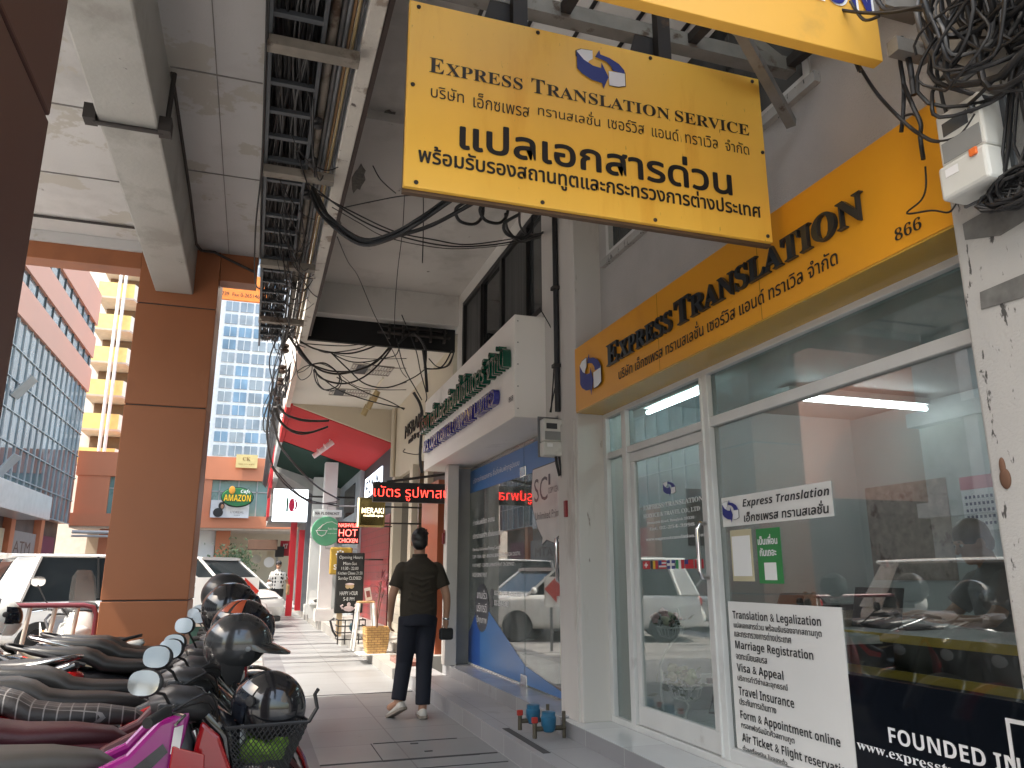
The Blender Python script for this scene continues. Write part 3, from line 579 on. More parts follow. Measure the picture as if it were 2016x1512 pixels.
# ================================================================ in the office
def table(y0, y1, x0, x1):
    t = thing('desk', 'white office desk with yellow edge bands behind the office window', 'desk', ((x0+x1)/2, (y0+y1)/2, .262))
    box('desk_top', white_gloss, t, x0, x1, y0, y1, .98, 1.01); box('edge_band', M('band_yellow', (.6,.4,.04), .4), t, x0-.006, x0, y0, y1, .97, 1.012)
    box('front_panel', M('panel_black', (.02,.02,.024), .4), t, x0+.01, x0+.03, y0, y1, .262, .97)
    box('edge_band', M('band_yellow', (.6,.4,.04)), t, x0-.004, x0+.01, y0, y1, .80, .84)
    for (a, b_) in ((x0+.05, y0+.05), (x0+.05, y1-.05), (x1-.05, y0+.05), (x1-.05, y1-.05)): box('leg', steel, t, a-.02, a+.02, b_-.02, b_+.02, .262, .98)
table(1.9, 3.75, 3.05, 3.72)
lp = thing('laptop', 'open dark laptop on the office desk in front of the seated man', 'laptop', (3.5, 3.2, 1.012))
lp.location = (3.4, 3.4, 1.012); box('base', M('dark_plastic', (.03,.03,.034), .4), lp, 3.3, 3.55, 3.38, 3.73, 1.012, 1.03); MB().obox((3.28,3.55,1.12),(0,1,0),(.25,0,.97),(.97,0,-.25),.175,.11,.005).build('screen', M('dark_plastic', (.03,.03,.034)), lp)
bn = thing('document_tray', 'wire tray of white papers standing on the office desk by the window', 'tray', (3.2, 3.95, .27))
MB().box(3.1, 3.35, 3.80, 4.04, .90, 1.10).build('paper_stack', M('card_tan', (.5,.38,.27), .7), bn); MB().box(3.08, 3.37, 3.78, 4.06, 1.10, 1.13).build('rack', black, bn); box('leg', black, bn, 3.1, 3.35, 3.80, 4.04, .262, .9)
ch = thing('chair', 'brown leather chair back showing above the service board in the office', 'chair', (3.3, 4.1, .262))
MB().sweep([(3.25,4.15,.75,.22,.03),(3.27,4.15,.95,.24,.04),(3.26,4.15,1.12,.23,.04),(3.24,4.15,1.18,.18,.02)], 14, 3).build('backrest', M('brown_leather', (.04,.02,.015), .4), ch, smooth=50); MB().box(3.25, 3.7, 3.93, 4.37, .70, .77).build('seat', M('brown_leather', (.04,.02,.015)), ch, bevel=.02); box('leg', chrome, ch, 3.44, 3.5, 4.12, 4.18, .262, .7)
td = thing('soft_toy', 'small grey plush bear with red heart on the office window ledge', 'toy', (3.0, 3.75, 1.0))
box('ledge', white_gloss, td, 2.75, 3.1, 3.3, 4.0, .96, 1.0)
tb = MB(); tb.ell((3.0,3.72,1.06), .05, .05, .06); tb.ell((2.99,3.72,1.15), .045, .045, .045); tb.ell((2.98,3.685,1.19), .016,.016,.016); tb.ell((2.98,3.755,1.19), .016,.016,.016); tb.ell((2.95,3.68,1.05),.02,.02,.03); tb.ell((2.95,3.77,1.05),.02,.02,.03)
tb.build('body', M('plush_grey', (.25,.23,.21), .95, bump=.5), td, smooth=60); MB().ell((2.945,3.71,1.07), .015,.035,.03).build('heart', M('heart_red', (.5,.02,.05), .6), td, smooth=60)
def flat_poster(name, label, cat, x0, x1, z0, z1, y, m, extra=None):
    o = thing(name, label, cat, ((x0+x1)/2, y, z0)); box('sheet', m, o, x0, x1, y-.004, y, z0, z1); return o
ph = M('photo_print', (.10,.10,.09), .35, var=.9, scale=5, stain=[((.4,.38,.33), 3, .52, .1), ((.05,.12,.03), 4, .55, .1), ((.25,.1,.06), 6, .62, .05)])
flat_poster('poster', 'colour photo poster on the grey party wall seen through the office door', 'poster', 3.42, 3.66, 1.53, 2.0, 5.716, ph)
o = thing('calendar', 'white wall calendar with pink heading on the far office wall', 'calendar', (5.2, 5.7, 1.6))
cal = M('cal_white', (.7,.7,.72), .6); ph2 = M('brick_print', (.33,.26,.23), .6, var=.35, scale=14, stain=[((.1,.05,.04), 5, .56, .08), ((.45,.12,.1), 3, .64, .06)])
o.location = (7.98, 6.4, 0)
def wallsheet(name, label, cat, y0, y1, z0, z1, m, head=None, xx=5.2):
    o = thing(name, label, cat, (xx, (y0+y1)/2, z0)); box('sheet', m, o, xx, xx+.006, y0, y1, z0, z1)
    if head: box('heading', head, o, xx-.003, xx, y0, y1, z1-.1, z1)
    return o
bpy.data.objects.remove(o)
box('partition', room_m, S, 5.21, 5.29, 1.0, 5.72, .262, 2.69)
o = wallsheet('calendar', 'white wall calendar with pink heading on the office back wall', 'calendar', 4.33, 4.62, 1.62, 2.03, cal, M('cal_pink', (.55,.2,.25), .6))
dg = MB()
for i in range(5):
    for j in range(7): dg.box(5.196, 5.199, 4.35+j*.037, 4.368+j*.037, 1.66+i*.05, 1.682+i*.05)
dg.build('date_grid', M('grid_navy', (.05,.05,.15), .6), o)
wallsheet('wall_picture', 'large brown brick print picture with a small tree on the office back wall', 'picture', 4.75, 5.62, 1.25, 2.05, ph2)
# lamps with lit tubes
def tube_lamp(a, b_, lab):
    t = thing('ceiling_lamp', lab, 'lamp', a); a, b_ = Vector(a), Vector(b_)
    MB().beam(a+Vector((0,0,.055)), b_+Vector((0,0,.055)), .09, .05).build('housing', white_gloss, t); MB().cyl(a, b_, .017, n=10).build('tube', tube_m, t)
tube_lamp((2.98, 4.65, 2.58), (2.98, 5.5, 2.58), 'lit white ceiling tube lamp just inside the office door'); tube_lamp((3.75, 4.75, 2.6), (5.1, 4.75, 2.6), 'long lit white tube lamp crossing the office ceiling above the name plate')
o = thing('wall_socket', 'white wall socket with a black plug and cord on the office party wall', 'socket', (3.53, 5.71, .45)); box('plate', white_gloss, o, 3.46, 3.61, 5.708, 5.72, .43, .53, .003)
o2 = MB().tube([(3.53,5.70,.48),(3.56,5.66,.45),(3.5,5.62,.34),(3.42,5.55,.27),(3.7,5.3,.267),(3.9,5.2,.267),(3.6,5.4,.267),(3.9,5.5,.267)], .007, 6); o2.box(3.51,3.55,5.67,5.708,.46,.5); o2.build('cord', black, o, smooth=50)
# white wire stand with two flower bowls
fs = thing('flower_stand', 'white scrolled wire stand holding bowls of roses inside the office door', 'plant stand', (3.0, 5.3, .262))
wm = MB(); pts = [(3.10,5.3,.27+.07), (3.05,5.3,.30),(2.96,5.3,.30),(2.94,5.3,.37),(3.0,5.3,.42),(3.06,5.3,.38)]
wm.tube([(2.90,5.3,.30),(2.98,5.3,.265),(3.07,5.3,.29),(3.10,5.3,.37),(3.05,5.3,.44),(2.98,5.3,.43)], .008, 6)
wm.tube([(2.90,5.3,.55),(2.88,5.3,.65),(2.93,5.3,.75),(3.03,5.3,.85),(3.07,5.3,.97),(3.05,5.3,1.05)], .008, 6); wm.tube([(2.9,5.3,.30),(2.88,5.3,.5),(2.90,5.3,.62)], .008, 6)
for (cx, cz, r) in ((3.08,.50,.12), (2.98,.92,.10)):
    for k in range(10):
        a = k*math.pi/5; wm.tube([(cx+r*math.cos(a), 5.3+r*math.sin(a), cz), (cx+r*.8*math.cos(a), 5.3+r*.8*math.sin(a), cz-r*.6), (cx, 5.3, cz-r*.85)], .004, 5)
    wm.tube([(cx+r*math.cos(k*math.pi/8), 5.3+r*math.sin(k*math.pi/8), cz) for k in range(17)], .006, 5)
wm.build('wire_frame', white_gloss, fs, smooth=60)
def blooms(c, n, cols, spread, r0, parent, rnd):
    g = {}
    for i in range(n):
        p = Vector(c) + Vector((rnd.gauss(0, spread), rnd.gauss(0, spread), abs(rnd.gauss(0, spread*.7))))
        m = rnd.choice(cols); g.setdefault(m, MB())
        for k in range(5): g[m].ell(p+Vector((rnd.uniform(-1,1), rnd.uniform(-1,1), rnd.uniform(-1,1)))*r0*.5, r0*rnd.uniform(.4,.8), r0*rnd.uniform(.4,.8), r0*rnd.uniform(.3,.7), 8, 5)
    for m, mb in g.items(): mb.build('flowers', m, parent, smooth=70)
def leafmass(c, n, spread, m, parent, rnd, size=.04, name='leaves'):
    mb = MB()
    for i in range(n):
        p = Vector(c)+Vector((rnd.gauss(0, spread[0]), rnd.gauss(0, spread[1]), rnd.gauss(0, spread[2])))
        a = Vector((rnd.uniform(-1,1), rnd.uniform(-1,1), rnd.uniform(-1,1))).normalized(); b_ = a.orthogonal().normalized()
        s = size*rnd.uniform(.6, 1.4); mb.add([p-a*s, p+b_*s*.4, p+a*s, p-b_*s*.4], [(0,1,2,3)])
    return mb.build(name, m, parent)
leaf_m = M('leaf_green', (.05,.10,.03), .5, var=.4, scale=20); leaf_d = M('leaf_dark', (.03,.06,.02), .55, var=.4, scale=10)
blooms((3.08,5.3,.55), 9, [M('petal_cream',(.6,.58,.42),.7), M('petal_green',(.35,.42,.22),.7)], .06, .045, fs, rnd); blooms((2.98,5.3,.96), 7, [M('petal_pink',(.55,.33,.33),.7), M('petal_cream',(.6,.58,.42),.7)], .045, .04, fs, rnd)
leafmass((3.05,5.3,.54), 70, (.09,.06,.05), leaf_m, fs, rnd, .035); leafmass((2.98,5.3,.96), 40, (.06,.05,.03), leaf_d, fs, rnd, .03)
# ================================================================ electricity meters and cable coils
plas = M('meter_plastic', (.60,.60,.56), .45, var=.08, scale=6, stain=((.35,.33,.29), 4, .6, .2)); smoke = M('meter_window', (.06,.065,.07), .08)
def meter(name, label, loc, s, face, tagm=True):
    """face: outward direction; box hangs on a wall"""
    t = thing(name, label, 'meter', loc); n = Vector(face); a = Vector((0,0,1)).cross(n); c = Vector(loc)
    def P(u, v, d): return c + a*u*s + Vector((0,0,1))*v*s + n*d*s
    def bx(nm, m, u0, u1, v0, v1, d0, d1, bv=.006, par=t):
        mb = MB(); mb.obox(P((u0+u1)/2, (v0+v1)/2, (d0+d1)/2), a, (0,0,1), n, abs(u1-u0)*s/2, abs(v1-v0)*s/2, abs(d1-d0)*s/2); return mb.build(nm, m, par, bevel=bv*s)
    bx('back_plate', steel, -.5, .5, 0, 1.7, 0, .05); bx('case', plas, -.42, .42, .62, 1.55, .05, .5, .04); 
    w_ = bx('display', smoke, -.3, .18, 1.12, 1.36, .5, .515); bx('clear_window', M('meter_glass', (.25,.26,.26), .15), -.36, .36, .66, 1.02, .5, .512)
    bx('terminal_cover', plas, -.45, .45, .0, .60, .05, .58, .06); bx('sticker', white_ink, -.3, -.06, .36, .5, .581, .586, 0)
    if tagm: bx('seal_tag', M('seal_orange', (.75,.16,.03), .5), .18, .32, .47, .6, .57, .62, .02); MB().ell(P(.27, 1.3, .5), .07*s, .07*s, .07*s).build('dial', smoke, t, smooth=60)
    return t
meter('electricity_meter', 'white electricity meter with orange seal on the speckled pillar, wrapped in black cables', (2.3, 1.755, 2.55), .21, (-1, 0, 0))
m2 = meter('electricity_meter', 'smaller clear cased electricity meter on the pilaster beside the copy shop glass', (2.28, 5.93, 2.24), .2, (0, -1, 0), False)
rnd = random.Random(5)
ck = thing('cable_coil', 'tangled heap of black cables looped over the top of the speckled pillar', 'cables', (2.2, 1.7, 3.0))
for i in range(28):
    cy = rnd.uniform(1.42, 1.70); cz = rnd.uniform(2.92, 3.3); ry = rnd.uniform(.08, .24); rz = rnd.uniform(.10, .28); x0 = rnd.uniform(2.08, 2.27); ph = rnd.random()*6; tw = rnd.uniform(-.05,.05)
    n = 20; span = rnd.uniform(4, 7.2)
    MB().tube([(x0+tw*math.sin(ph+k*span/n*2), cy+ry*math.cos(ph+k*span/n)+.02*math.sin(k), cz+rz*math.sin(ph+k*span/n)-.03*k/n) for k in range(n+1)], rnd.uniform(.005, .012), 6).build('cable', cable_m if rnd.random() < .93 else cable_g, ck, smooth=60)
for i in range(12):
    y = rnd.uniform(1.42, 1.62); MB().tube([(rnd.uniform(2.2,2.27), y+rnd.uniform(-.15,.1), 4.2), (rnd.uniform(2.2,2.27), y+rnd.uniform(-.1,.1), 3.4), (2.26, y, 2.95), (2.25, y+rnd.uniform(-.05,.08), 2.65), (2.24, y+rnd.uniform(0,.14), 2.47), (2.24, y+rnd.uniform(.05,.2), 2.52), (2.25, y+rnd.uniform(.05,.2), 2.58)], rnd.uniform(.005,.009), 6).build('cable', cable_m, ck, smooth=60)
for i in range(9):
    cy = 1.62; cz = 2.50; ry = rnd.uniform(.06, .14); rz = rnd.uniform(.03, .07)
    MB().tube([(2.235+.02*math.sin(i+k), cy+ry*math.cos(k*.5+i), cz+rz*math.sin(k*.5+i)) for k in range(14)], .007, 6).build('cable', cable_m, ck, smooth=60)
ck2 = thing('cable_coil', 'short loops of black cable hanging under the copy shop meter', 'cables', (2.35, 5.85, 2.2))
for i in range(5):
    MB().tube([(2.31+.03*i, 5.87, 2.32), (2.31+.03*i, 5.84, 2.18), (2.33+.025*i, 5.83, 2.08-.012*i), (2.36+.02*i, 5.85, 2.1), (2.40+.012*i, 5.86, 2.3), (2.41, 5.86, 2.6)], .012, 6).build('cable', cable_m, ck2, smooth=60)
# blue water meters on the step
blu = M('meter_blue', (.02,.12,.22), .4, var=.2, scale=15, stain=((.2,.17,.12), 12, .6, .1)); brs = M('dull_brass', (.10,.085,.06), .5, .4, var=.3, scale=20)
for (y, lab) in ((5.62, 'nearer blue water meter with red valve on the grey step'), (5.95, 'farther blue water meter with red valve beside the copy shop plinth')):
    t = thing('water_meter', lab, 'meter', (2.1, y, .147))
    MB().lathe([(.035,.05),(.05,.07),(.055,.12),(.055,.15),(.05,.155),(.05,.185),(.001,.188)], (2.13, y, .147), 'z', 16).build('body', blu, t, smooth=40)
    pp = MB(); pp.tube([(2.02,y-.01,.16),(2.02,y-.01,.26)], .016, 10); pp.tube([(2.02,y,.22),(2.26,y,.22)], .017, 10); pp.tube([(2.25,y,.15),(2.25,y,.33)], .014, 8); pp.build('pipe', brs, t, smooth=50)
    MB().box(2.0, 2.045, y-.015, y+.01, .26, .30).build('valve_handle', M('valve_red', (.4,.03,.02), .5), t, bevel=.006)

for (loc, lab) in (((2.352, 5.72, 1.74), 'small dark red incense holder on the pilaster between the two shops'), ((2.212, 9.33, 1.66), 'small dark red incense holder on the far pilaster of the copy shop')):
    o = thing('incense_holder', lab, 'holder', loc); x_, y_, z_ = loc
    MB().box(x_-.03, x_, y_-.02, y_+.02, z_, z_+.13).build('cup', M('holder_red', (.20,.01,.015), .4), o, bevel=.006); MB().box(x_-.006, x_, y_-.025, y_+.025, z_+.10, z_+.17).build('back', M('holder_red', (.20,.01,.015)), o)
# ================================================================ box sign and LED of the copy shop
Bx = thing('box_sign', 'deep white box sign with raised green Thai and navy English letters above the copy shop', 'sign', (2.3, 8, 2.62))
box('box_body', M('box_white', (.84,.80,.74), .55, var=.05, scale=1, stain=[((.5,.46,.4), 1.5, .58, .25), ((.3,.26,.22), 13, .72, .05)]), Bx, 2.07, 2.598, 6.2, 10.0, 2.625, 3.56, .006)
for z in (2.7, 2.9, 3.1, 3.3, 3.5): MB().ell((2.10, 6.198, z), .007, .004, .007, 8, 5).build('screw', M('screw_grey', (.3,.28,.25), .5), Bx)
tx('บริษัท เอ็ม.เอส.ก๊อปปี้เซ็นเตอร์ จำกัด', Bx, 2.0695, 9.97, 3.09, 3.68, .32, ltr_green, offset=.012, extrude=.075)
tx(bold('M.S. COPY CENTER COMPANY LIMITED'), Bx, 2.0695, 9.75, 2.825, 3.13, .15, ltr_navy, offset=.01, extrude=.06)
tx('868', Bx, 2.0695, 6.36, 2.78, .12, .05, ink)
Ld = thing('led_sign', 'black LED board with scrolling red Thai letters hanging from the copy shop end', 'led sign', (1.82, 9.42, 2.16))
box('case', M('led_case', (.012,.01,.01), .35), Ld, 1.335, 2.285, 9.40, 9.48, 2.155, 2.395, .006)
led = M('led_red', (1,.03,.02), .5, var=0, emit=2.6)
ty('เบัตร รูปพาสป', Ld, 1.345, 9.3995, 2.175, .93, .175, led, offset=-.016)
MB().beam((1.5, 9.44, 2.40), (2.45, 9.44, 2.56), .03, .03).build('arm', darksteel, Ld)
# ================================================================ rest of the shop row
cream = M('cream_wall', (.58,.52,.41), .75, var=.05, scale=1, stain=((.58,.51,.40), 1.5, .6, .25))
soff = M('white_soffit', (.62,.60,.55), .8, var=.04, scale=.8, stain=((.66,.62,.56), 1, .58, .3))
charcoal = M('charcoal_wall', (.06,.06,.065), .6); redtile = M('red_tile', (.26,.006,.010), .3, spec=.25, var=.15, scale=3, tile=(.3,.15,(.10,.008,.008),.008,'yz'))
redpaint = M('red_paint', (.48,.02,.03), .4); whitewall = M('white_wall', (.60,.60,.58), .7, var=.04, stain=((.6,.58,.54), 2, .6, .2))
Me = thing('shop_building', 'nail salon with cream walls, white soffit with grilles and orange panels by the entrance', 'building', (2.6, 13, 0))
box('step', riser_far, Me, 1.82, 2.2, 10.42, 15.5, 0, .13); box('step', riser_far, Me, 2.2, 2.9, 10.42, 15.5, 0, .262); box('entrance_step', M('red_granite', (.22,.07,.05), .15, var=.3, scale=14), Me, 1.95, 2.25, 10.42, 11.4, .13, .20)
box('wall', cream, Me, 2.6, 3.0, 10.64, 15.5, 3.14, 4.75); box('panel_wall', M('terracotta_panel', (.33,.09,.04), .35), Me, 2.42, 2.9, 10.64, 11.75, .262, 2.6)
box('panel_wall', M('dark_reveal', (.05,.03,.025), .5), Me, 2.6, 2.9, 10.64, 11.8, 2.6, 3.14)
for y in (11.85, 13.1, 14.9): box('post', cream, Me, 2.52, 2.75, y, y+.28, .262, 3.15)
box('post', M('bronze_post', (.14,.09,.05), .4), Me, 2.55, 2.7, 12.62, 12.74, .262, 3.14)
box('pane', win_dark, Me, 2.68, 2.69, 12.13, 14.9, .3, 3.14); box('low_wall', M('cream_tile', (.62,.57,.47), .35, tile=(.3,.15,(.4,.37,.3),.006,'yz')), Me, 2.56, 2.75, 12.13, 14.9, .262, .95)
box('upper_storey', wall_white, Me, .55, 7, 10.6, 15.5, 4.76, 9.5)
sf = box('soffit', soff, Me, .42, 2.62, 10.85, 15.55, 4.60, 4.76)
MB().box(.415, .50, 10.86, 15.56, 4.52, 4.80).build('edge_beam', M('pink_edge', (.74,.60,.53), .7), Me)
for (x0, x1, y0, y1) in ((1.32,1.98,12.15,12.75), (1.15,1.85,13.95,14.5)):
    g = MB()
    for i in range(15): g.box(x0+(x1-x0)*i/14-.008, x0+(x1-x0)*i/14+.008, y0, y1, 4.585, 4.602)
    for y in (y0, (y0+y1)/2, y1): g.box(x0, x1, y-.008, y+.008, 4.583, 4.6)
    gr = g.build('vent_grille', M('grille_grey', (.36,.34,.31), .6), sf); MB().box(x0+.08, x0+.26, y0+.03, y1-.03, 4.58, 4.6).build('vent_opening', black, gr)
# cream wall dropping from the soffit to the red canopy
MB().prism([(.55,4.60),(2.62,4.60),(2.62,3.90),(.55,4.58)], (0,15.55,0), (1,0,0), (0,0,1), (0,.06,0)).build('end_wall', cream, Me)
MB().tube([(2.55,15.4,4.6),(2.55,15.4,3.2)], .05, 8).build('corner_trim', cream, Me)
tx('MERAKI', Me, 2.598, 14.30, 3.79, 1.6, .24, M('letter_black', (.02,.02,.02), .4), offset=-.002, extrude=.02); tx('nail & spa', Me, 2.598, 13.9, 3.60, 1.1, .14, M('letter_black', (.02,.02,.02)), extrude=.02)
def spot(name, label, c, d, m):
    t = thing(name, label, 'spotlight', c); d = Vector(d).normalized(); c = Vector(c)
    MB().cyl(c+Vector((0,0,.12)), c, .015, n=8).build('stem', m, t); MB().cyl(c-d*.09, c+d*.11, .055, .06, 14).build('lamp_head', m, t, smooth=50)
    return t
cw = M('spot_cream', (.66,.62,.50), .4); gold = M('brass_spot', (.45,.36,.2), .35, .4)
tr = thing('spot_track', 'white lighting track under the salon soffit with cream spotlights', 'track', (1.9, 13.6, 4.57)); box('rail', cw, tr, 1.9, 1.93, 12.9, 15.2, 4.575, 4.598)
for (x, y, l) in ((1.915,13.7,'cream spotlight on the salon soffit track, nearest of three'), (1.915,14.4,'cream spotlight in the middle of the salon soffit track'), (1.915,15.05,'cream spotlight at the far end of the salon soffit track')): spot('spotlight', l, (x, y, 4.45), (-.4,.2,-1), gold)
# chicken restaurant: red sloping soffit, charcoal wall, red tiles
Rd = thing('shop_building', 'chicken restaurant with sloping red soffit, charcoal upper wall and red tiled front', 'building', (2.6, 17.8, 0))
pinkred = M('red_soffit', (.42,.03,.03), .8, spec=.15, var=.05, scale=1, stretch=(.3,6,1))
MB().add([(.54,15.62,4.57),(2.62,15.62,3.88),(2.62,20.0,3.88),(.54,20.0,4.57),(.54,15.62,4.75),(2.62,15.62,4.75),(2.62,20.0,4.75),(.54,20.0,4.75)], [(0,3,2,1),(4,5,6,7),(0,1,5,4),(1,2,6,5),(2,3,7,6),(3,0,4,7)]).build('soffit', pinkred, Rd)
MB().prism([(15.62,4.56),(20.0,4.54),(20.0,4.9),(15.62,4.9)], (.44,0,0), (0,1,0), (0,0,1), (.09,0,0)).build('edge_beam', pinkred, Rd)
box('wall', charcoal, Rd, 2.6, 3, 15.55, 20, 2.5, 4.0); box('tiled_front', redtile, Rd, 2.58, 3, 15.7, 20, .26, 2.5); box('step', riser_far, Rd, 1.72, 3, 15.5, 20, 0, .2); box('step', riser_far, Rd, 2.15, 3, 15.52, 20, .2, .33)
box('upper_storey', wall_white, Rd, .6, 7, 15.62, 24.9, 4.76, 9.5)
fr = MB(); fr.box(2.585,2.6,17.0,19.7,3.16,3.20); fr.box(2.585,2.6,17.0,19.7,3.58,3.62)
ws = thing('window_sign', 'bright strip window with dark block letters on the charcoal restaurant wall', 'sign', (2.59, 18.3, 3.15))
box('light_panel', M('lit_panel', (.75,.85,1.), .5, var=0, emit=1.1), ws, 2.585, 2.599, 17.0, 19.7, 3.15, 3.63); tx(bold('FINN'), ws, 2.583, 19.5, 3.2, 2.3, .34, ink, offset=.01)
for (x, y, l) in ((1.45,17.3,'white spotlight under the red soffit, nearest of three'), (1.38,18.0,'white spotlight in the middle of the red soffit row'), (1.3,18.8,'white spotlight at the far end of the red soffit row')): spot('spotlight', l, (x, y, 4.10), (-.8,0,-.6), M('spot_white', (.7,.6,.58), .4))
# green unit
Gn = thing('shop_building', 'noodle shop with sloping dark green soffit, grey wall and white square columns', 'building', (2.6, 22.4, 0))
dgreen = M('green_soffit', (.013,.035,.026), .8, spec=.15)
MB().add([(.51,20.02,4.56),(2.62,20.02,3.88),(2.62,24.9,3.9),(.51,24.9,4.56),(.51,20.02,4.75),(2.62,20.02,4.75),(2.62,24.9,4.75),(.51,24.9,4.75)], [(0,3,2,1),(4,5,6,7),(0,1,5,4),(1,2,6,5),(2,3,7,6),(3,0,4,7)]).build('soffit', dgreen, Gn)
box('edge_beam', M('edge_grey', (.40,.43,.45), .6), Gn, .42, .51, 20.02, 24.9, 4.5, 4.95); box('wall', M('bluegrey_wall', (.36,.40,.43), .7), Gn, 2.5, 3, 20, 24.9, .2, 4.0); box('pane', win_dark, Gn, 2.49, 2.5, 21, 23.5, 2.9, 3.7)
box('step', riser_far, Gn, 1.64, 3, 20, 24.9, 0, .2)
for (x, y) in ((1.78, 20.3), (1.74, 23.6)):
    c_ = MB().box(x-.16, x+.16, y-.16, y+.16, .2, 4.1).build('column', whitewall, Gn); MB().box(x-.22, x+.22, y-.22, y+.22, .2, .48).build('column_base', whitewall, c_)
# farther units
grey_c = M('grey_concrete', (.42,.42,.41), .8, var=.12, scale=1.5)
F1 = thing('shop_building', 'shop with bare grey concrete soffit, red front and grey steel post', 'building', (2.4, 27.5, 0))
MB().add([(.6,24.95,4.4),(2.6,24.95,3.3),(2.6,30,3.3),(.6,30,4.4),(.6,24.95,5),(2.6,24.95,5),(2.6,30,5),(.6,30,5)], [(0,3,2,1),(4,5,6,7),(0,1,5,4),(1,2,6,5),(2,3,7,6),(3,0,4,7)]).build('soffit', grey_c, F1)
box('edge_beam', whitewall, F1, .46, .6, 24.95, 30, 4.2, 5); box('wall', grey_c, F1, 2.3, 3, 24.95, 30, .2, 3.4); box('brick_pier', M('brick_pier', (.22,.10,.07), .8, tile=(.22,.07,(.3,.27,.24),.008,'xzb')), F1, 1.72, 2.1, 26.2, 26.6, .2, 3.3); box('red_front', redpaint, F1, 1.16, 1.36, 27.0, 27.2, 0, 3.0); box('red_front', redpaint, F1, 1.4, 1.6, 26.1, 26.3, 0.2, 2.7); box('steel_post', M('post_grey', (.13,.135,.15), .4), F1, 1.55, 1.72, 25.6, 25.8, .2, 4.0)
box('step', riser_far, F1, 1.62, 3, 24.9, 30, 0, .2); box('upper_storey', wall_white, F1, .6, 7, 24.95, 30, 5, 9.5)
F2 = thing('shop_building', 'farthest shop of the row with pale front under a red strip sign', 'building', (2.2, 33, 0))
box('wall', whitewall, F2, 1.9, 3, 30.1, 37, 0, 3.4); box('soffit', grey_c, F2, .5, 3, 30.1, 37, 3.4, 4.6); box('upper_storey', M('dull_green_wall', (.20,.23,.20), .7), F2, .45, 7, 30.1, 37, 4.6, 9.0); box('fascia', redpaint, F2, .42, .5, 30.5, 33, 3.4, 4.3)
# a slab of wall between the road side pipes and red strip further along the row
box('fascia', redpaint, F1, .36, .45, 26, 29.5, 4.0, 5.4)
# ================================================================ blade signs and street things along the row
def board(name, label, x0, x1, y, z0, z1, m, th=.08, bv=.01, cat='sign'):
    t = thing(name, label, cat, ((x0+x1)/2, y, z0)); box('board', m, t, x0, x1, y, y+th, z0, z1, bv); return t
gb = board('blade_sign', 'square mirrored gold salon sign with lit lettering on two wall arms', 1.56, 1.985, 12.5, 2.03, 2.50, M('gold_mirror', (.30,.25,.10), .12, .85, var=.3, scale=3), .09, .03)
box('lit_rim', M('warm_lit', (1,.86,.55), .5, var=0, emit=.9), gb, 1.548, 1.56, 12.52, 12.57, 2.04, 2.49); ty('MERAKI', gb, 1.605, 12.498, 2.25, .35, .085, M('warm_lit', (1,.86,.55)), offset=.004); ty('nail&spa', gb, 1.64, 12.498, 2.185, .31, .05, M('warm_lit', (1,.86,.55)), offset=.006)
for z in (2.1, 2.36): MB().tube([(1.98,12.55,z),(2.6,12.55,z)], .014, 6).build('arm', darksteel, gb)
nb = board('neon_sign', 'small black sign with red neon capitals beside the gold salon sign', 1.49, 1.90, 15.0, 1.86, 2.27, M('neon_back', (.03,.008,.01), .4), .06)
neon = M('neon_red', (1,.10,.08), .5, var=0, emit=2.2)
ty('NASHVILLE', nb, 1.51, 14.998, 2.17, .37, .07, neon); ty('HOT', nb, 1.52, 14.998, 2.0, .34, .13, neon, offset=-.012); ty('CHICKEN', nb, 1.52, 14.998, 1.885, .35, .075, neon)
MB().tube([(1.9,15.03,2.2),(2.6,15.03,2.2)], .015, 6).build('arm', darksteel, nb)
rs = thing('round_sign', 'round green noodle sign hanging below a slim white name bar on an arm', 'sign', (1.62, 19, 1.9))
MB().lathe([(.001,-.06),(.33,-.06),(.345,-.03),(.345,.03),(.33,.06),(.001,.06)], (1.63, 19, 2.30), 'y', 40).build('disc', M('disc_green', (.10,.36,.20), .5), rs, smooth=40)
wi = white_ink; dl = MB(); dl.tube([(1.40,18.93,2.30),(1.44,18.93,2.22),(1.52,18.93,2.18),(1.60,18.93,2.22),(1.63,18.93,2.30)], .008, 5); dl.tube([(1.38,18.93,2.31),(1.65,18.93,2.31)], .008, 5); dl.tube([(1.46,18.93,2.33),(1.55,18.93,2.46)], .006, 5); dl.tube([(1.42,18.93,2.33),(1.53,18.93,2.44)], .006, 5); dl.tube([(1.53,18.93,2.43),(1.63,18.93,2.50),(1.75,18.93,2.52),(1.87,18.93,2.46),(1.93,18.93,2.36)], .005, 5)
dl.build('bowl_mark', wi, rs); ty('Raan Noodle', rs, 1.66, 18.935, 2.33, .27, .05, wi); ty('bangkok thai food', rs, 1.66, 18.935, 2.23, .27, .03, wi)
box('name_bar', M('bar_white', (.62,.70,.70), .5), rs, 1.30, 1.97, 18.96, 19.02, 2.63, 2.80, .008); ty(bold('NA PLOENCHIT'), rs, 1.35, 18.958, 2.68, .56, .065, ink)
MB().tube([(1.63,19,2.63),(1.63,19,2.9),(2.5,19,2.9)], .02, 6).build('arm', M('arm_grey', (.4,.42,.42), .5), rs); MB().tube([(1.63,19,2.0),(1.63,19,1.9),(2.4,19,1.9)], .02, 6).build('arm', M('arm_grey', (.4,.42,.42)), rs)
ds = board('box_sign', 'glowing white box sign with a red and green split letter under the green soffit', .42, 1.29, 21.0, 2.64, 3.47, M('lit_white', (.82,.92,1), .5, var=0, emit=.85), .14, .01)
dr = M('d_red', (.45,.01,.06), .5); dg_ = M('d_green', (.02,.10,.06), .5)
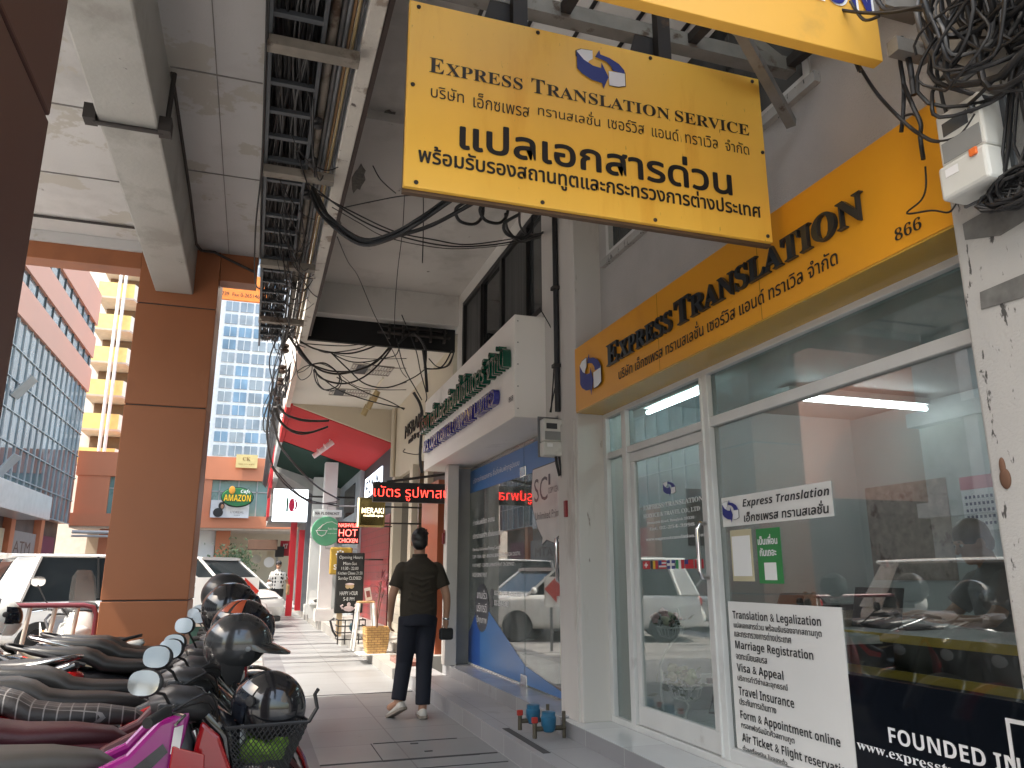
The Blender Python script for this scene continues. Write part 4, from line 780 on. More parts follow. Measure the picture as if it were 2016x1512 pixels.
shape('letter_stem', [[(.0,0),(.05,.0),(.05,.36),(0,.36)]], ds, (.75, 21.0, 2.88), YR, XU, dg_); shape('letter_oval', [arc(.135,.18,.075,.17,0,345,23)], ds, (.75, 21.0, 2.88), YR, XU, dr); shape('letter_bowl', [arc(.12,.18,.16,.18,-75,75,16)+arc(.13,.18,.10,.165,75,-75,16)], ds, (.75, 21.0, 2.88), YR, XU, M('d_wine', (.2,.02,.05), .5))
MB().tube([(1.29,21.07,3.3),(2.5,21.07,3.3)], .025, 6).build('arm', darksteel, ds)
sg = board('blade_sign', 'mustard yellow sign with white emblem behind the chalkboard', 1.50, 1.95, 16.3, 1.30, 1.84, M('mustard', (.42,.27,.04), .5), .07, .03)
ty('S', sg, 1.58, 16.298, 1.40, .07, .1, wi, offset=.01); lm = MB()
for k in range(8): lm.ell((1.70+.07*math.cos(k*.785), 16.296, 1.70+.07*math.sin(k*.785)), .02, .004, .02, 8, 5)
lm.build('emblem', wi, sg); MB().tube([(1.95,16.33,1.6),(2.6,16.33,1.6)], .015, 6).build('arm', darksteel, sg)
cb = thing('chalkboard', 'tall black chalkboard with handwritten opening hours standing on the restaurant step', 'chalkboard', (1.83, 15.0, .2))
box('board', M('board_black', (.018,.018,.018), .6, var=.3, scale=6), cb, 1.505, 2.02, 14.98, 15.02, .61, 1.70, .03)
MB().box(1.56, 1.66, 15.02, 15.08, .2, .65).build('leg', M('pale_wood', (.5,.38,.24), .6), cb); MB().box(1.86, 1.96, 15.02, 15.08, .2, .65).build('leg', darksteel, cb)
chk = M('chalk', (.72,.72,.7), .9)
for (t, x, z, w_, h_) in (('Opening Hours', 1.55, 1.57, .43, .075), ('Mon-Sat', 1.63, 1.475, .25, .055), ('11:30 - 22:00', 1.60, 1.385, .31, .055), ('Kitchen Closes 21:30', 1.54, 1.30, .45, .055), ('Sunday CLOSED', 1.55, 1.19, .42, .075), ('HAPPY HOUR', 1.59, .93, .33, .07), ('5-8 PM', 1.66, .83, .2, .065)): ty(t, cb, x, 14.979, z, w_, h_, chk, offset=-.004)
mg = MB(); mg.ell((1.73,14.977,1.09),.045,.003,.045,12,6); mg.ell((1.80,14.977,1.09),.045,.003,.045,12,6); mg.build('beer_drawing', M('chalk_amber', (.55,.4,.22), .9), cb)
mg = MB(); mg.ell((1.765,14.977,1.125),.085,.004,.022,12,6); mg.ell((1.765,14.977,.69),.10,.003,.05,12,6); mg.ell((1.765,14.977,.765),.035,.003,.04,12,6); mg.tube([(1.66,14.977,.69),(1.62,14.977,.74),(1.66,14.977,.76)],.018,5); mg.tube([(1.87,14.977,.69),(1.91,14.977,.74),(1.87,14.977,.76)],.018,5); mg.build('chicken_drawing', M('chalk_pink', (.65,.52,.52), .9), cb)
st = thing('bar_stool', 'tall white metal stool with wooden seat beside the woven planter', 'stool', (1.82, 13.2, .13))
MB().box(1.69, 1.96, 13.07, 13.34, .85, .88).build('seat', M('stool_wood', (.5,.3,.14), .5), st, bevel=.01)
for (a, b_) in ((-1,-1),(1,-1),(1,1),(-1,1)): MB().tube([(1.825+.115*a, 13.205+.115*b_, .85), (1.825+.18*a, 13.205+.18*b_, .13)], [.028,.018], 8).build('leg', white_gloss, st, smooth=50)
g = MB()
for (p, q) in (((-1,-1),(1,-1)),((1,-1),(1,1)),((1,1),(-1,1)),((-1,1),(-1,-1))): g.tube([(1.825+.158*p[0],13.205+.158*p[1],.40),(1.825+.158*q[0],13.205+.158*q[1],.40)], .012, 6)
g.build('brace', white_gloss, st); tcard = thing('table_card', 'small white menu card standing on the white bar stool', 'card', (1.85, 13.2, .88)); MB().obox((1.86,13.2,.99),(1,.0,.2),(0,1,0),(-.2,0,1),.05,.004,.10).build('card', white_gloss, tcard); MB().obox((1.86,13.194,.99),(1,.0,.2),(0,1,0),(-.2,0,1),.03,.002,.05).build('card_print', M('card_red', (.3,.1,.1), .6), tcard)
bp = thing('planter', 'square woven bamboo basket planter with a thin red leaved plant by the salon', 'planter', (1.9, 12.45, .13))
bk = M('woven_bamboo', (.50,.31,.11), .6, var=.35, scale=9, tile=(.09,.035,(.2,.11,.04),.004,'xzb'), bump=.4, bscale=90)
rr = []
for (z, h) in ((.135,.145),(.3,.175),(.45,.185),(.52,.19),(.52,.165),(.46,.16)): rr.append([Vector((1.9+h*sx, 12.45+h*sy, z)) for (sx, sy) in ((-1,-.9),(-.9,-1),(.9,-1),(1,-.9),(1,.9),(.9,1),(-.9,1),(-1,.9))])
MB().rings(rr).build('basket', bk, bp); MB().box(1.62, 2.18, 12.17, 12.73, .13, .138).build('tray', white_gloss, bp)
sm = MB(); sm.tube([(1.92,12.45,.45),(1.90,12.43,.75),(1.93,12.45,1.0),(1.95,12.45,1.2)], .012, 6); sm.tube([(1.90,12.45,.5),(1.96,12.47,.9),(2.02,12.45,1.1)], .008, 6); sm.build('stem', M('stem_brown', (.12,.07,.05), .8), bp)
lf = MB(); rnd = random.Random(2)
for i in range(46):
    top = Vector((1.95,12.45,rnd.uniform(.95,1.25))) if i % 3 else Vector((2.02,12.45,1.1)); a = rnd.random()*6.28; el = rnd.uniform(-.1,1.3); d = Vector((math.cos(a)*math.cos(el), math.sin(a)*math.cos(el), math.sin(el))); s = d.cross(Vector((0,0,1))).normalized()*.011; L_ = rnd.uniform(.16,.30)
    lf.add([top, top+d*L_*.5+s, top+d*L_-Vector((0,0,.05)), top+d*L_*.5-s], [(0,1,2,3)])
lf.build('leaves', M('red_leaf', (.22,.06,.08), .5, var=.4, scale=12), bp)
cr = thing('bottle_crate', 'black plastic crate and hoses standing at the foot of the chalkboard', 'crate', (1.65, 14.4, .2))
fr = MB()
for z in (.20,.31,.42,.52): 
    fr.box(1.5,1.98,14.2,14.215,z,z+.02); fr.box(1.5,1.515,14.2,14.6,z,z+.02); fr.box(1.965,1.98,14.2,14.6,z,z+.02)
for x in (1.5,1.62,1.74,1.86,1.965): fr.box(x,x+.018,14.198,14.216,.13,.54)
fr.build('frame', black, cr); MB().ell((1.8,14.4,.40),.08,.08,.09).build('machine', M('teal_plastic', (.02,.06,.08), .3), cr, smooth=60); MB().tube([(1.5,14.3,.25),(1.43,14.3,.35),(1.38,14.3,.52),(1.45,14.3,.56)], .02, 6).build('hose', black, cr)
mc = thing('water_pump', 'small blue and red pump with pipes beside the woven planter', 'pump', (2.28, 12.2, .13))
MB().cyl((2.3,12.15,.42),(2.3,12.15,.62),.05).build('tank', M('pump_blue', (.04,.10,.30), .5), mc, smooth=40); MB().box(2.33,2.40,12.1,12.2,.27,.6).build('pipe_stack', M('pump_red', (.35,.05,.04), .5), mc, bevel=.01); MB().box(2.2,2.42,12.05,12.25,.13,.42).build('base', grey_c, mc, bevel=.02)
bw = thing('display_shelf', 'white glass shelf stand between the white columns of the noodle shop', 'shelf', (1.62, 21.4, .2)); box('shelf', white_gloss, bw, 1.5, 1.85, 21.2, 21.5, .55, .6); box('back_panel', whitewall, bw, 1.5, 1.85, 21.5, 21.53, .2, .9); MB().ell((1.68,21.3,.64),.08,.06,.04).build('bowl', darksteel, bw)
nt = thing('post_box', 'small black letterbox on the terracotta panel beside the copy shop', 'letterbox', (2.4, 10.9, 1.28)); box('case', black, nt, 2.37, 2.419, 10.8, 11.1, 1.25, 1.45, .006)
# signs at the end of the pavement
es = thing('hanging_sign', 'dark box sign and round white sign far away at the end of the pavement', 'sign', (.5, 36, 1.7))
box('board', M('kfc_red', (.5,.03,.05), .5), es, 1.15, 1.55, 36, 36.1, 2.1, 2.75); box('board_dark', charcoal, es, .95, 1.32, 35.9, 35.98, 2.05, 2.5); ty(bold_it('KI'), es, 1.25, 35.999, 2.42, .22, .2, wi)
for (x, z, r, m) in ((.2,1.95,.19,M('disc_grey',(.45,.42,.34),.6)), (.72,1.82,.22,white_gloss)): MB().lathe([(.001,-.03),(r,-.03),(r,.03),(.001,.03)], (x,35.5,z), 'y', 24).build('disc', m, es); 
box('cream_board', M('cream_board', (.6,.52,.36), .6), es, .6, .9, 35.6, 35.65, 1.98, 2.3); box('awning', M('brown_awning', (.22,.13,.09), .8), es, -.2, 1.0, 35, 36.5, 2.35, 2.75); box('post', grey_c, es, 1.0, 1.1, 36, 36.1, 0, 2.1)
# ================================================================ loose wires
def spline(P, n=6):
    P = [Vector(p) for p in P]; out = []
    for i in range(len(P)-1):
        p0 = P[max(i-1,0)]; p1 = P[i]; p2 = P[i+1]; p3 = P[min(i+2, len(P)-1)]
        for k in range(n):
            t = k/n; out.append(.5*((2*p1) + (p2-p0)*t + (2*p0-5*p1+4*p2-p3)*t*t + (3*p1-p0-3*p2+p3)*t**3))
    return out+[P[-1]]
WIRES = {
'sag': [(0.011,[(0.24,5.8,4.29),(0.33,5.57,3.99),(0.58,5.33,3.7),(0.77,5.1,3.66),(0.94,4.87,3.71),(1.1,4.63,3.78),(1.28,4.4,3.85)]),(0.011,[(0.26,5.8,4.27),(0.35,5.57,3.97),(0.59,5.33,3.68),(0.78,5.1,3.64),(0.95,4.87,3.69),(1.11,4.63,3.76),(1.29,4.4,3.84)]),(0.011,[(0.23,5.8,4.25),(0.32,5.57,3.95),(0.57,5.33,3.66),(0.76,5.1,3.62),(0.93,4.87,3.67),(1.09,4.63,3.74),(1.27,4.4,3.82)]),(0.011,[(0.28,5.8,4.24),(0.41,5.6,3.9),(0.59,5.4,3.71),(0.85,5.2,3.71),(1.05,5.0,3.73),(1.28,4.8,3.83),(1.44,4.6,3.88)])],
'long': [(0.007,[(0.2,5.8,4.33),(0.54,5.92,4.18),(0.87,6.03,4.11),(1.28,6.15,4.11),(1.63,6.27,4.18),(2.07,6.38,4.33),(2.52,6.5,4.55)]),(0.006,[(0.24,5.8,4.27),(0.58,5.92,4.19),(0.95,6.03,4.12),(1.3,6.15,4.15),(1.63,6.27,4.2),(2.07,6.38,4.36),(2.54,6.5,4.56)]),(0.004,[(0.4,5.8,4.15),(0.64,5.92,4.1),(0.87,6.03,4.06),(1.28,6.15,4.08),(1.63,6.27,4.16),(2.11,6.38,4.32),(2.56,6.5,4.53)]),(0.005,[(0.5,5.9,4.21),(0.69,5.67,4.18),(0.88,5.43,4.14),(1.02,5.2,4.06)])],
'loop': [(0.01,[(1.43,5.4,4.18),(1.33,5.44,4.11),(1.37,5.48,4.03),(1.5,5.52,4.04),(1.58,5.56,4.14),(1.6,5.6,4.29)]),(0.01,[(1.64,5.4,4.23),(1.53,5.44,4.15),(1.58,5.48,4.07),(1.71,5.52,4.08),(1.79,5.56,4.18),(1.82,5.6,4.33)]),(0.01,[(1.84,5.4,4.12),(1.73,5.44,4.04),(1.77,5.48,3.97),(1.91,5.52,3.98),(2.0,5.56,4.07),(2.03,5.6,4.23)]),(0.01,[(1.76,5.5,4.16),(1.85,5.72,4.13),(2.04,5.95,4.15),(2.25,6.18,4.32),(2.49,6.4,4.51)]),(0.008,[(1.88,5.5,4.22),(1.96,5.72,4.19),(2.1,5.95,4.23),(2.32,6.18,4.37),(2.51,6.4,4.57)])],
'drop': [(0.004,[(1.18,7.0,5.01),(1.24,7.4,4.79),(1.27,7.8,4.5),(1.32,8.2,4.24),(1.39,8.6,3.98)]),(0.005,[(1.37,7.0,5.01),(1.38,7.0,4.63),(1.38,7.0,4.28)]),(0.005,[(0.47,6.0,3.99),(0.65,6.88,4.15),(0.85,7.75,4.35),(1.15,8.62,4.25),(1.49,9.5,4.17)]),(0.005,[(0.78,6.4,4.91),(0.86,6.4,4.78),(1.0,6.4,4.67)])],
'tangle': [(0.009000000000000001,[(0.39,10.2,4.32),(0.58,10.36,4.28),(0.83,10.52,4.29),(1.09,10.68,4.34),(1.33,10.84,4.46),(1.57,11.0,4.62)]),(0.00525,[(0.4,10.2,4.29),(0.73,10.47,4.37),(1.09,10.73,4.47),(1.51,11.0,4.65)]),(0.01125,[(0.35,10.2,4.25),(0.47,10.31,4.13),(0.59,10.43,4.06),(0.76,10.54,4.01),(0.99,10.66,4.03),(1.28,10.77,4.15),(1.52,10.89,4.32),(1.7,11.0,4.57)]),(0.009000000000000001,[(0.57,10.2,4.0),(0.86,10.4,3.99),(1.2,10.6,4.08),(1.45,10.8,4.26),(1.74,11.0,4.59)]),(0.00975,[(0.6,10.2,3.95),(0.69,10.31,3.87),(0.87,10.43,3.84),(1.07,10.54,3.87),(1.27,10.66,3.98),(1.45,10.77,4.15),(1.63,10.89,4.39),(1.76,11.0,4.6)]),(0.0075,[(0.57,10.2,4.01),(0.74,10.31,4.07),(0.91,10.43,4.0),(0.97,10.54,3.93),(0.94,10.66,3.84),(0.79,10.77,3.81),(0.68,10.89,3.94),(0.64,11.0,4.14)]),(0.00525,[(0.56,10.2,4.0),(0.69,10.31,4.06),(0.88,10.43,4.02),(0.99,10.54,3.93),(0.97,10.66,3.82),(0.83,10.77,3.8),(0.72,10.89,3.91),(0.67,11.0,4.11)]),(0.0075,[(0.81,10.2,4.19),(1.07,10.4,4.03),(1.32,10.6,3.9),(1.64,10.8,3.91),(1.98,11.0,4.07)]),(0.006,[(0.6,10.2,3.92),(0.92,10.4,3.75),(1.22,10.6,3.7),(1.59,10.8,3.67),(1.97,11.0,3.67)]),(0.006,[(0.9,10.2,3.86),(1.31,10.47,3.75),(1.69,10.73,3.7),(1.96,11.0,3.65)]),(0.0045000000000000005,[(0.38,10.2,3.89),(0.48,10.31,4.0),(0.58,10.43,4.05),(0.57,10.54,3.95),(0.47,10.66,3.9),(0.41,10.77,4.01),(0.5,10.89,4.09),(0.6,11.0,4.21)]),(0.00525,[(0.3,10.2,4.18),(0.37,10.6,4.09),(0.42,11.0,4.09)]),(0.006,[(0.4,10.2,4.3),(0.62,10.36,4.27),(0.7,10.52,4.29),(0.84,10.68,4.33),(1.21,10.84,4.46),(1.46,11.0,4.62)]),(0.006,[(0.8,10.2,4.19),(1.06,10.36,4.14),(1.3,10.52,4.19),(1.54,10.68,4.3),(1.78,10.84,4.42),(1.86,11.0,4.62)]),(0.00375,[(0.85,10.2,4.18),(1.31,10.6,4.26),(1.97,11.0,4.43)]),(0.00375,[(1.24,10.2,4.09),(1.65,10.6,4.16),(1.97,11.0,4.28)]),(0.012,[(0.26,10.2,4.36),(0.35,10.47,4.32),(0.43,10.73,4.29),(0.6,11.0,4.21)]),(0.009000000000000001,[(0.33,10.2,4.37),(0.42,10.6,4.32),(0.61,11.0,4.22)]),(0.00375,[(0.89,10.2,3.94),(1.2,10.47,3.82),(1.57,10.73,3.86),(1.98,11.0,3.95)]),(0.0045000000000000005,[(1.62,10.2,4.32),(1.74,10.47,4.25),(1.86,10.73,4.15),(1.98,11.0,4.14)]),(0.015,[(2.06,10.2,4.34),(2.11,10.25,4.09),(2.15,10.3,3.77)]),(0.0075,[(2.47,10.2,4.38),(2.34,10.25,4.14),(2.12,10.3,4.1)]),(0.0075,[(2.5,10.2,4.36),(2.44,10.23,4.17),(2.28,10.27,4.11),(2.12,10.3,4.11)]),(0.013499999999999998,[(1.71,10.2,4.41),(1.92,10.23,4.59),(2.1,10.27,4.39),(2.11,10.3,4.11)]),(0.006,[(2.14,10.2,4.23),(2.27,10.23,4.13),(2.42,10.27,4.17),(2.52,10.3,4.36)]),(0.006,[(2.09,10.2,4.07),(1.96,10.23,3.96),(1.72,10.27,3.83),(1.59,10.3,3.79)]),(0.00525,[(1.74,10.2,4.83),(1.95,10.22,4.37),(2.04,10.25,4.04),(2.14,10.28,3.72),(2.13,10.3,3.62)]),(0.00525,[(1.68,10.2,4.48),(1.8,10.23,4.09),(1.98,10.27,3.8),(2.08,10.3,3.65)]),(0.015,[(1.94,10.2,3.73),(2.07,10.23,3.47),(2.07,10.27,2.87),(2.11,10.3,2.64)]),(0.0045000000000000005,[(1.85,10.2,2.94),(1.84,10.23,2.9),(2.05,10.27,2.89),(2.1,10.3,3.01)])],
'street': [(0.0168,[(0.19,11.0,3.6),(0.31,11.38,3.55),(0.54,11.75,3.56),(0.8,12.12,3.62),(1.01,12.5,3.71)]),(0.0156,[(0.16,11.0,3.57),(0.24,11.3,3.44),(0.37,11.6,3.38),(0.55,11.9,3.39),(0.75,12.2,3.46),(1.0,12.5,3.61)]),(0.012,[(0.21,11.0,3.59),(0.33,11.38,3.54),(0.56,11.75,3.54),(0.8,12.12,3.61),(1.01,12.5,3.7)]),(0.012,[(0.14,11.0,3.57),(0.23,11.3,3.43),(0.38,11.6,3.36),(0.56,11.9,3.36),(0.75,12.2,3.45),(1.0,12.5,3.6)]),(0.0144,[(0.08,10.5,3.61),(0.07,11.31,3.49),(0.08,12.12,3.34),(0.18,12.94,3.08),(0.33,13.75,2.92),(0.6,14.56,2.78),(0.95,15.38,2.67),(1.24,16.19,2.7),(1.64,17.0,2.78)]),(0.013199999999999998,[(0.19,13.0,3.0),(0.41,14.0,2.87),(0.7,15.0,2.78),(1.07,16.0,2.73),(1.69,17.0,2.73)]),(0.0168,[(0.11,11.0,3.51),(0.26,12.2,3.27),(0.47,13.4,3.21),(0.82,14.6,3.06),(1.19,15.8,2.96),(1.69,17.0,2.87)]),(0.0096,[(0.07,10.5,3.61),(0.08,11.58,3.36),(0.16,12.67,3.06),(0.35,13.75,2.95),(0.67,14.83,2.8),(1.06,15.92,2.68),(1.64,17.0,2.82)])],
'wall': [(0.006,[(2.38,6.1,3.65),(2.38,6.02,3.24),(2.31,5.95,2.63)]),(0.005,[(2.27,6.1,3.61),(2.39,6.05,3.35),(2.49,6.0,2.96),(2.5,5.95,2.76)]),(0.005,[(2.37,6.1,3.62),(2.41,6.05,3.17),(2.37,6.0,2.88),(2.3,5.95,2.63)]),(0.005,[(2.46,6.1,3.59),(2.47,6.05,3.17),(2.49,6.0,2.93),(2.53,5.95,2.76)]),(0.004,[(2.43,6.1,3.66),(2.41,6.02,3.01),(2.36,5.95,2.75)])],
'feed': [(0.008,[(2.1,2.19,3.63),(2.1,2.17,3.47),(2.1,2.14,3.34),(2.1,2.07,3.25),(2.1,2.05,3.19)]),(0.008,[(2.1,2.21,3.65),(2.1,2.19,3.48),(2.1,2.16,3.36),(2.1,2.12,3.3),(2.1,2.06,3.24)]),(0.006,[(2.1,2.16,3.54),(2.1,2.13,3.42),(2.1,2.09,3.31),(2.1,2.06,3.2)]),(0.007,[(2.2,2.15,3.3),(2.2,2.08,3.13),(2.2,1.98,2.95),(2.2,1.91,2.85),(2.2,1.85,2.79),(2.2,1.76,2.76),(2.2,1.69,2.8)]),(0.009,[(2.25,1.98,3.33),(2.25,2.0,3.24),(2.25,2.0,3.13),(2.25,2.02,3.02),(2.25,2.04,2.95)]),(0.012,[(2.25,1.97,3.3),(2.25,1.96,3.18),(2.25,1.96,3.12),(2.25,1.96,3.06)]),(0.009,[(2.25,2.0,3.13),(2.25,1.97,3.01),(2.25,1.95,2.93),(2.25,1.96,2.88),(2.25,1.96,2.79)]),(0.005,[(2.25,2.03,3.01),(2.25,1.98,2.99),(2.25,1.95,2.95)]),(0.004,[(2.3,2.0,2.79),(2.3,2.01,2.71),(2.3,2.04,2.67),(2.3,2.11,2.65),(2.3,2.0,2.61),(2.3,1.93,2.57),(2.3,1.89,2.59)]),(0.007,[(2.0,2.19,3.6),(2.0,2.05,3.45),(2.0,1.91,3.32),(2.0,1.78,3.22),(2.0,1.66,3.15)]),(0.006,[(2.0,1.96,3.41),(2.0,1.91,3.29),(2.0,1.84,3.25)]),(0.009,[(2.1,1.93,3.42),(2.1,1.9,3.35),(2.1,1.83,3.3),(2.1,1.71,3.2)])],
}

WL = {'sag': 'thick sagging black cables strung from the tray up behind the yellow hanging sign', 'long': 'long thin black wires crossing from the tray to the copy shop window corner',
      'loop': 'open loops of black cable dangling below the yellow hanging sign', 'drop': 'single thin black wires hanging loose under the plaster walkway ceiling',
      'tangle': 'big tangle of looping black cables in front of the white salon soffit', 'street': 'heavy black cable bundles sagging along the red and green shop soffits',
      'wall': 'thin black wires running down beside the white box sign end', 'feed': 'brown and black feed wires hanging from upper yellow board to the fascia end'}
for g, L_ in WIRES.items():
    p0 = L_[0][1][0]; t = thing('cable_bundle', WL[g], 'cables', p0)
    for r, P in L_: MB().tube(spline(P), r*(1.35 if g in ('tangle', 'sag', 'loop') else 1.), 6).build('cable', cable_m, t, smooth=60)
hg = thing('cable_bundle', 'two thin black cables hanging loose along the left rail of the overhead tray', 'cables', (-.15, 4, 4.3))
for P in ([(-.15,2.8,4.34),(-.145,4.4,4.31),(-.15,5.6,4.28),(-.175,6.3,4.1),(-.165,7.2,3.98),(-.13,8.3,4.3)], [(-.135,2.8,4.36),(-.14,4.2,4.36),(-.142,5.2,4.33),(-.15,6.0,4.36),(-.14,7.6,4.37)]): MB().tube(spline(P), .007, 6).build('cable', cable_m, hg, smooth=60)
mess = thing('cable_bundle', 'thin black wires drooping in short loops between the overhead tray and the peeling beam', 'cables', (.3, 7, 4.3))
rnd = random.Random(17)
for i in range(34):
    y0 = rnd.uniform(4.6, 10.2); L_ = rnd.uniform(.4, 1.6); xa = rnd.uniform(-.1, .25); xb_ = rnd.uniform(.2, .5); dz = rnd.uniform(.05, .28)
    MB().tube(spline([(xa, y0, 4.40), (xa*.7+xb_*.3, y0+L_*.3, 4.40-dz), (xa*.3+xb_*.7, y0+L_*.65, 4.38-dz*rnd.uniform(.5,1)), (xb_, y0+L_, 4.43)]), rnd.uniform(.003, .007), 5).build('cable', cable_m, mess, smooth=60)
# insulators and cable mess on the street edge of the canopy
ms = thing('cable_bundle', 'knotted cables and insulators hanging along the street edge past the tray end', 'cables', (.3, 12, 4.4))
rnd = random.Random(9)
for i in range(26):
    y0 = rnd.uniform(9.6, 14); x = rnd.uniform(.12, .36); L_ = rnd.uniform(1.5, 6); dz = rnd.uniform(.05,.35)
    P = [(x, y0, 4.42), (x+rnd.uniform(-.15,.1), y0+L_*.3, 4.42-dz), (x+rnd.uniform(-.15,.1), y0+L_*.6, 4.36-dz), (x+rnd.uniform(-.05,.05), y0+L_, 4.42)]
    MB().tube(spline(P), rnd.uniform(.006,.014), 5).build('cable', cable_m if rnd.random()<.7 else cable_g, ms, smooth=60)
for (y, z) in ((10.8,4.3),(11.6,4.2),(12.6,4.25),(13.8,4.2)): MB().lathe([(.03,0),(.06,.02),(.06,.05),(.03,.07),(.06,.09),(.06,.12),(.03,.14)], (.22, y, z), 'z', 10).build('insulator', M('brown_insulator', (.08,.05,.035), .3), ms)
for i in range(3): MB().tube([(.3-.05*i, 14, 4.46+.05*i),(.3-.05*i, 30, 4.46+.05*i)], .035, 8).build('pipe', steel, ms)
# ================================================================ motorbikes
rub = M('tyre_rubber', (.02,.02,.02), .8); plast = M('black_plastic', (.022,.022,.024), .45, bump=.1, bscale=200); glossk = M('gloss_black_paint', (.012,.012,.014), .15, coat=.6)
vinyl = M('seat_vinyl', (.024,.023,.023), .42, var=.2, scale=6, bump=.15, bscale=120); vinyl_q = M('quilted_vinyl', (.03,.027,.028), .5, tile=(.055,.055,(.20,.19,.19),.003,'xy'), bump=.2); vinyl_d = M('dusty_vinyl', (.06,.055,.05), .5, var=.3, scale=5)
mirrorm = M('mirror_glass', (.85,.86,.86), .03, 1., var=0); lens = M('clear_lens', (.55,.56,.56), .08, coat=.5); redlens = M('red_lens', (.45,.012,.012), .12, coat=.5); chro = M('dull_chrome', (.6,.6,.6), .25, 1.)
platem = M('plate_white', (.70,.69,.66))
def ring_arc(mb, c, r, a0, a1, w, t, n=12):
    rs = []
    for i in range(n+1):
        a = R(a0+(a1-a0)*i/n); d = Vector((math.cos(a), 0, math.sin(a))); p = Vector(c)+d*r
        rs.append([p+Vector((0,-w,0)), p+d*t+Vector((0,-w*.5,0)), p+d*t*1.1+Vector((0,w*.5,0)), p+Vector((0,w,0)), p-d*.006+Vector((0,w*.9,0)), p-d*.006+Vector((0,-w*.9,0))])
    mb.rings(rs)
def wheel(t, x, r=.28, w=.045):
    mb = MB(); mb.lathe([(r-.07,-w*.6),(r-.03,-w),(r-.008,-w*.7),(r,0),(r-.008,w*.7),(r-.03,w),(r-.07,w*.6),(r-.07,-w*.6)], (x,0,r), 'y', 28)
    ty_ = mb.build('tyre', rub, t, world=False, smooth=50)
    mb = MB(); mb.lathe([(r-.07,-.025),(r-.06,0),(r-.07,.025),(r-.085,.02),(r-.085,-.02),(r-.07,-.025)], (x,0,r), 'y', 24); mb.lathe([(.001,-.05),(.045,-.05),(.045,.05),(.001,.05)], (x,0,r), 'y', 12)
    for k in range(5):
        a = k*2*math.pi/5; mb.beam((x+.04*math.cos(a),0,r+.04*math.sin(a)), (x+(r-.08)*math.cos(a+.2),0,r+(r-.08)*math.sin(a+.2)), .03, .025, (0,1,0))
    mb.build('rim', plast, ty_, world=False)
